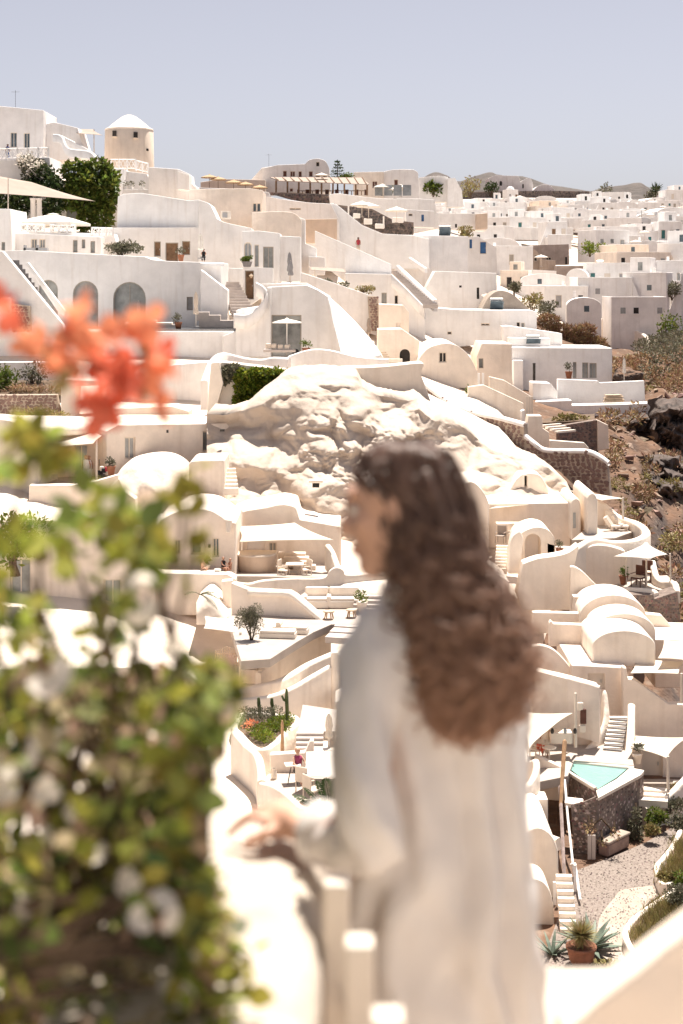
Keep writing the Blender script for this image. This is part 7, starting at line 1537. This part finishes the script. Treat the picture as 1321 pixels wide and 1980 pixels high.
def sleeve(pts, rad, name='sleeve'):
    q = cat_rom(pts, 8); rr = np.interp(np.linspace(0, 1, len(q)), np.linspace(0, 1, len(rad)), rad); v, f = tube(q, list(rr), 36, False)
    for i, p in enumerate(v):
        c = q[i // 36]; d = (p - c); k = i % 36; d_ = 1 + .12 * noise.noise(p * 18) + .10 * math.sin(k * 2 * math.pi / 36 * 5 + (i // 36) * .5) * .6; v[i] = c + d * d_
    return mk(name, v, f, 'shirt', sh_, smooth=True, solid=.004)
sleeve([Q(760, 1225, 2.72), Q(728, 1290, 2.67), Q(700, 1430, 2.60), Q(708, 1560, 2.55), Q(722, 1625, 2.56), Q(684, 1628, 2.63), Q(648, 1618, 2.68), Q(618, 1610, 2.71)], [.070, .064, .050, .048, .050, .050, .048, .048])
sleeve([Vector((.25, 2.86, -.63)), Vector((.28, 2.88, -.72)), Vector((.30, 2.95, -.86)), Vector((.28, 3.0, -.97)), Vector((.18, 3.04, -.96))], [.05, .055, .055, .055, .05])
v, f = ribbon([P(x, y, Y_) for x, y, Y_ in ((748, 1150, 2.69), (752, 1128, 2.70), (790, 1118, 2.66), (850, 1128, 2.68), (872, 1150, 2.74))], .05, .012, 5); mk('collar', v, f, 'shirt', sh_, smooth=True)
v, f = tube([Q(630, 1613, 2.70), Q(612, 1609, 2.715)], [.053, .052], 24, False); mk('cuff', v, f, 'shirt', sh_, smooth=True, solid=.006)
# hair: a soft inner mass plus some hundreds of curling locks
HR = np.array([(846, 768, 812, .03, 2.735), (858, 726, 850, .055, 2.735), (880, 692, 878, .072, 2.735), (915, 680, 896, .08, 2.735), (940, 702, 902, .082, 2.73), (970, 728, 908, .082, 2.73), (1000, 742, 914, .082, 2.725), (1060, 758, 925, .08, 2.72), (1110, 766, 945, .075, 2.71), (1160, 776, 978, .07, 2.695), (1210, 786, 1006, .065, 2.68), (1270, 806, 1018, .06, 2.665), (1330, 830, 1010, .055, 2.66), (1380, 855, 985, .045, 2.655), (1420, 875, 950, .035, 2.655), (1445, 890, 930, .03, 2.655)], float)
def hr(py): return [float(np.interp(py, HR[:, 0], HR[:, c])) for c in (1, 2, 3, 4)]
m = bpy.data.materials['hair']; t = m.node_tree; N = t.nodes; L = t.links; b = N['Principled BSDF']; src = b.inputs['Base Color'].links[0].from_socket
ge = N.new('ShaderNodeNewGeometry'); sp = N.new('ShaderNodeSeparateXYZ'); L.new(ge.outputs['Position'], sp.inputs[0]); mr = N.new('ShaderNodeMapRange'); mr.inputs[1].default_value = -.42; mr.inputs[2].default_value = -.82; mr.inputs[3].default_value = 0; mr.inputs[4].default_value = 1; L.new(sp.outputs[2], mr.inputs[0])
mx = N.new('ShaderNodeMix'); mx.data_type = 'RGBA'; L.new(mr.outputs[0], mx.inputs[0]); L.new(src, mx.inputs[6]); mx.inputs[7].default_value = (.42, .235, .15, 1); L.new(mx.outputs[2], b.inputs['Base Color'])
V, Fc = [], []; n = 28; st_ = np.linspace(848, 1370, 40)
for py in st_:
    xl, xr, dh, cy = hr(py)
    sc2 = float(np.interp(py, [846, 900, 960, 1060, 1150], [.90, .90, .88, .76, .62])); sh2 = float(np.interp(py, [846, 930, 960, 1100], [0, 0, 8, 0]))
    for k in range(n): a = 2 * math.pi * k / n; V.append(P((xl + xr) / 2 + sh2 + (xr - xl) / 2 * sc2 * math.cos(a), py, cy + dh * sc2 * math.sin(a)))
for j in range(39):
    for k in range(n): q = (k + 1) % n; Fc.append((j * n + k, j * n + q, (j + 1) * n + q, (j + 1) * n + k))
Fc.append(tuple(range(n))); Fc.append(tuple(39 * n + k for k in range(n))[::-1])
hm_ = mk('hair', V, Fc, 'hair', wo_, smooth=True)
rg = random.Random(12); acc = []
for i in range(150):
    th0 = rg.uniform(0, 2 * math.pi); r0 = rg.uniform(.66, .99); y0 = rg.uniform(850, 925) if i < 90 else rg.uniform(925, 1180); y1 = min(1425, max(y0 + 170, rg.gauss(1365, 48))); ph = rg.uniform(0, 6.28); cr = rg.uniform(.006, .017); fq = rg.uniform(3.0, 8.0); dr = rg.uniform(-.4, .4); sg = rg.choice((-1, 1))
    for w2 in range(14):
        q0 = Vector((rg.gauss(0, .0075), rg.gauss(0, .0075), 0)); ph2 = ph + rg.gauss(0, .45); sp2 = rg.uniform(.6, 1.5) if w2 < 12 else 2.2; pts = []; rd = []; K = 42; ye = y1 + rg.uniform(-25, 18)
        for k in range(K + 1):
            u = k / K; py = y0 + (ye - y0) * u; xl, xr, dh, cy = hr(py); a = th0 + dr * u; hw = (xr - xl) / 2 * .93
            p = P((xl + xr) / 2 + hw * r0 * math.cos(a), py, cy + dh * r0 * math.sin(a)) + q0 * (1 + 1.6 * u)
            am = cr * sp2 * min(1, max(0, u - .08) * 2.4); g = ph2 + sg * u * fq * 2 * math.pi * (ye - y0) / 480; p += Vector((math.cos(g) * am, math.sin(g) * am, math.sin(g + 1) * am * .35)); pts.append(p); rd.append(.0015 * (1 - .55 * u ** 3) + .0004)
        acc.append(tube(pts, rd, 4))
for i in range(90):                                  # flyaway hairs
    th0 = rg.uniform(0, 6.28); y0 = rg.uniform(860, 1250); L = rg.uniform(90, 220); ph = rg.uniform(0, 6.28); pts = []
    for k in range(19):
        u = k / 18; py = y0 + L * u; xl, xr, dh, cy = hr(min(py, 1440)); rr = .95 + .22 * u * rg.uniform(.8, 1.1); g = ph + u * 7
        pts.append(P((xl + xr) / 2 + (xr - xl) / 2 * rr * math.cos(th0), py, cy + dh * rr * math.sin(th0)) + Vector((math.cos(g), math.sin(g), 0)) * .012 * u)
    acc.append(tube(pts, .0011, 4))
v, f = join(*acc); mk('locks', v, f, 'hair', hm_, smooth=True)

# ================================================================ bougainvillea bush at the left
bu = thing('bougainvillea', 'leafy white flowered bougainvillea bush filling the left foreground', 'bush', (-.75, 2.45, ZF))
def edge(py): return float(np.interp(py, [810, 840, 900, 960, 1030, 1100, 1180, 1240, 1300, 1380, 1460, 1520, 1600, 1700, 1800, 1900, 1980, 2100], [10, 60, 150, 210, 300, 330, 310, 350, 425, 440, 415, 375, 365, 380, 430, 450, 455, 460])) + 42 * noise.noise(Vector((py * .013, 2.7, 0)))
rg = random.Random(31)
def bpt(low=815, skin=.35):
    while True:
        py = rg.uniform(low, 2080); e = edge(py)
        px = rg.uniform(-160, e) if rg.random() > skin else e - abs(rg.gauss(0, 45))
        dens = .26 if py < 1000 else .36 if py < 1300 else .60
        if noise.noise(Vector((px * .011, py * .011, 4.2))) * .5 + .5 > dens + .14: continue
        return px, py, rg.uniform(2.05, 2.62) + (.0 if py < 1500 else 0)
def leaf_mesh(pts, size, asp, fold=.12):
    V, Fc = [], []
    for px, py, Y in pts:
        p = P(px, py, Y); s = size * rg.uniform(.6, 1.25); d = Vector((rg.gauss(.25, 1), rg.gauss(-.3, 1), rg.gauss(-.1, .9))).normalized(); q = d.cross(Vector((rg.gauss(0, 1), rg.gauss(0, 1), rg.gauss(0, 1)))).normalized(); nn = d.cross(q); k = len(V)
        for u, w_ in ((0, 0), (.22, .34), (.5, .5), (.78, .33)): V.append(p + d * s * u + q * s * asp * w_ + nn * s * fold * w_); V.append(p + d * s * u - q * s * asp * w_ + nn * s * fold * w_)
        V.append(p + d * s); Fc += [(k, k + 2, k + 3), (k + 2, k + 4, k + 5, k + 3), (k + 4, k + 6, k + 7, k + 5), (k + 6, k + 8, k + 7)]
    return V, Fc
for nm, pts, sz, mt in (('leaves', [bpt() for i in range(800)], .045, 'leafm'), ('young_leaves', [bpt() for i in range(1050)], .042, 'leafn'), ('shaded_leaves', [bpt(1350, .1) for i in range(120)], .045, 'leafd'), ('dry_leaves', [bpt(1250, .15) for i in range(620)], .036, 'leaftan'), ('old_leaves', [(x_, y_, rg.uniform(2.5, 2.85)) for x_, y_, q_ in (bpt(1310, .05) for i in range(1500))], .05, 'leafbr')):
    mk(nm, *leaf_mesh(pts, sz, .72), mt, bu, smooth=True)['kind'] = 'stuff'
def bract(c, s, up_=None):
    """three papery bracts round a small tube"""
    V, Fc = [], []; ax = Vector((rg.gauss(0, 1), rg.gauss(-.6, 1), rg.gauss(.3, 1))).normalized(); a0 = ax.orthogonal().normalized()
    for k in range(3):
        d0 = Matrix.Rotation(k * 2.094 + rg.uniform(-.2, .2), 3, ax) @ a0; sd = ax.cross(d0); n0 = len(V); 
        for u, w_, l_ in ((0, .06, .0), (.3, .38, .10), (.62, .46, .30), (.88, .24, .48), (1.0, .02, .58)): m_ = c + d0 * s * u * .8 + ax * s * l_; V += [m_ - sd * s * w_ + ax * s * .08 * w_, m_ + ax * s * -.03, m_ + sd * s * w_ + ax * s * .08 * w_]
        for r_ in range(4):
            for j in range(2): Fc.append((n0 + r_ * 3 + j, n0 + r_ * 3 + j + 1, n0 + r_ * 3 + j + 4, n0 + r_ * 3 + j + 3))
    return V, Fc
WF = [(120, 1330, 4, .050), (200, 1000, 2, .034), (280, 1180, 3, .038), (330, 1170, 3, .038), (370, 1215, 3, .038), (340, 1240, 2, .036), (40, 1740, 4, .046), (345, 1735, 2, .046), (145, 1540, 3, .036), (400, 1885, 4, .044), (385, 1920, 3, .042), (20, 1510, 2, .036), (415, 1550, 3, .034), (60, 1470, 2, .032), (400, 1340, 3, .034), (440, 1865, 2, .036), (350, 1785, 1, .034), (310, 1130, 2, .034), (150, 1450, 1, .03)]
for px, py, k, s in [(a_, b_, max(1, k_ // 2), s_ * .85) for a_, b_, k_, s_ in WF] + [(rg.uniform(0, 430), rg.uniform(1050, 1950), 1, .026) for i in range(7)]:
    if px > edge(py): continue
    mk('blossom', *join(*[bract(P(px + rg.gauss(0, 20), py + rg.gauss(0, 20), rg.uniform(2.0, 2.2)), s) for i in range(k)]), 'petalw', bu, smooth=True)
acc = []
for i in range(26):
    px = rg.uniform(-80, 330); a = P(px, 2150, rg.uniform(2.2, 2.6)); py = rg.uniform(1000, 1650); e = P(min(edge(py) - 10, px + rg.uniform(-120, 260)), py, rg.uniform(2.1, 2.55)); md = (a + e) / 2 + Vector((rg.uniform(-.12, .12), 0, rg.uniform(-.05, .12))); acc.append(tube(cat_rom([a, md, e], 8), list(np.linspace(.011, .003, 17)), 6))
for i in range(12): y_ = rg.uniform(1780, 1960); acc.append(tube(cat_rom([P(-120, y_ + 20, 2.3), P(120, y_ - 30 + rg.uniform(-30, 30), 2.15), P(rg.uniform(250, 420), y_ - rg.uniform(0, 120), 2.2)], 8), list(np.linspace(.012, .004, 17)), 6))
mk('branches', *join(*acc), 'bark', bu, smooth=True)
# long shoots that stand free of the bush
SH = [([(20, 1000), (60, 900), (100, 850)], 9), ([(300, 1200), (350, 1050), (345, 930), (375, 900)], 10), ([(330, 1250), (360, 1120), (370, 1000)], 8), ([(250, 1350), (400, 1290), (450, 1330)], 7), ([(430, 1820), (470, 1850), (485, 1880)], 5), ([(330, 1960), (440, 1940), (470, 1930)], 4), ([(0, 900), (40, 850), (20, 820)], 6), ([(250, 1120), (300, 1000), (305, 965)], 5)]
for pts, k in SH:
    q = cat_rom([P(x, y, 2.15) for x, y in pts], 6); sh0 = mk('shoot', *tube(q, list(np.linspace(.004, .0015, len(q))), 5), 'bark', bu, smooth=True)
    for i in range(k): c = q[int(len(q) * rg.uniform(.3, .999))]; px = CX + c.x / c.y * F; py = HY - c.z / c.y * F; mk('leaf', *leaf_mesh([(px + rg.gauss(0, 10), py + rg.gauss(0, 10), c.y)], .042, .7), 'leafn', sh0, smooth=True)
# red bougainvillea spray
rd_ = thing('bougainvillea_spray', 'orange red bougainvillea spray hanging in front of the white villas', 'flower', P(190, 830, 2.1))
FL = [(15, 610, 'petalr', 5, .042), (85, 650, 'petalo', 4, .036), (160, 605, 'petalo', 5, .04), (140, 680, 'petalo', 5, .042), (175, 650, 'petalo', 4, .04), (120, 690, 'petalo', 3, .036), (215, 660, 'petalo', 4, .04), (225, 700, 'petalr', 6, .042), (190, 720, 'petalr', 4, .042), (240, 735, 'petalr', 6, .045), (265, 630, 'petalo', 5, .04), (300, 650, 'petalo', 4, .036), (320, 700, 'petalo', 5, .036), (330, 690, 'petalr', 3, .03), (295, 740, 'petalo', 4, .036), (300, 775, 'petalo', 3, .036), (190, 775, 'petalr', 7, .046), (200, 800, 'petalr', 4, .040), (265, 760, 'petalo', 3, .036), (60, 665, 'petalo', 3, .034)]
for px, py, m_, k, s in FL:
    mk('blossom', *join(*[bract(P(px + rg.gauss(0, 13), py + rg.gauss(0, 13), rg.uniform(2.02, 2.16)), s * .82) for i in range(max(1, (k + 1) // 2))]), m_, rd_, smooth=True)
acc = [tube(cat_rom([P(x, y, 2.1) for x, y in pts], 7), .0022, 5) for pts in ([(-80, 560), (15, 600), (85, 640), (180, 660), (250, 690)], [(110, 640), (200, 720), (200, 800)], [(180, 660), (260, 640), (300, 650)], [(220, 690), (290, 720), (330, 690)], [(240, 730), (290, 770)])]
mk('stem', *join(*acc), 'bark', rd_, smooth=True)
mk('leaves', *leaf_mesh([(100 + rg.gauss(0, 6), 745 + rg.gauss(0, 14), 2.1) for i in range(2)] + [(310 + rg.gauss(0, 22), 715 + rg.gauss(0, 25), 2.1) for i in range(10)] + [(100, 665, 2.1), (150, 720, 2.12), (290, 690, 2.1)], .038, .6), 'leafy', rd_, smooth=True)
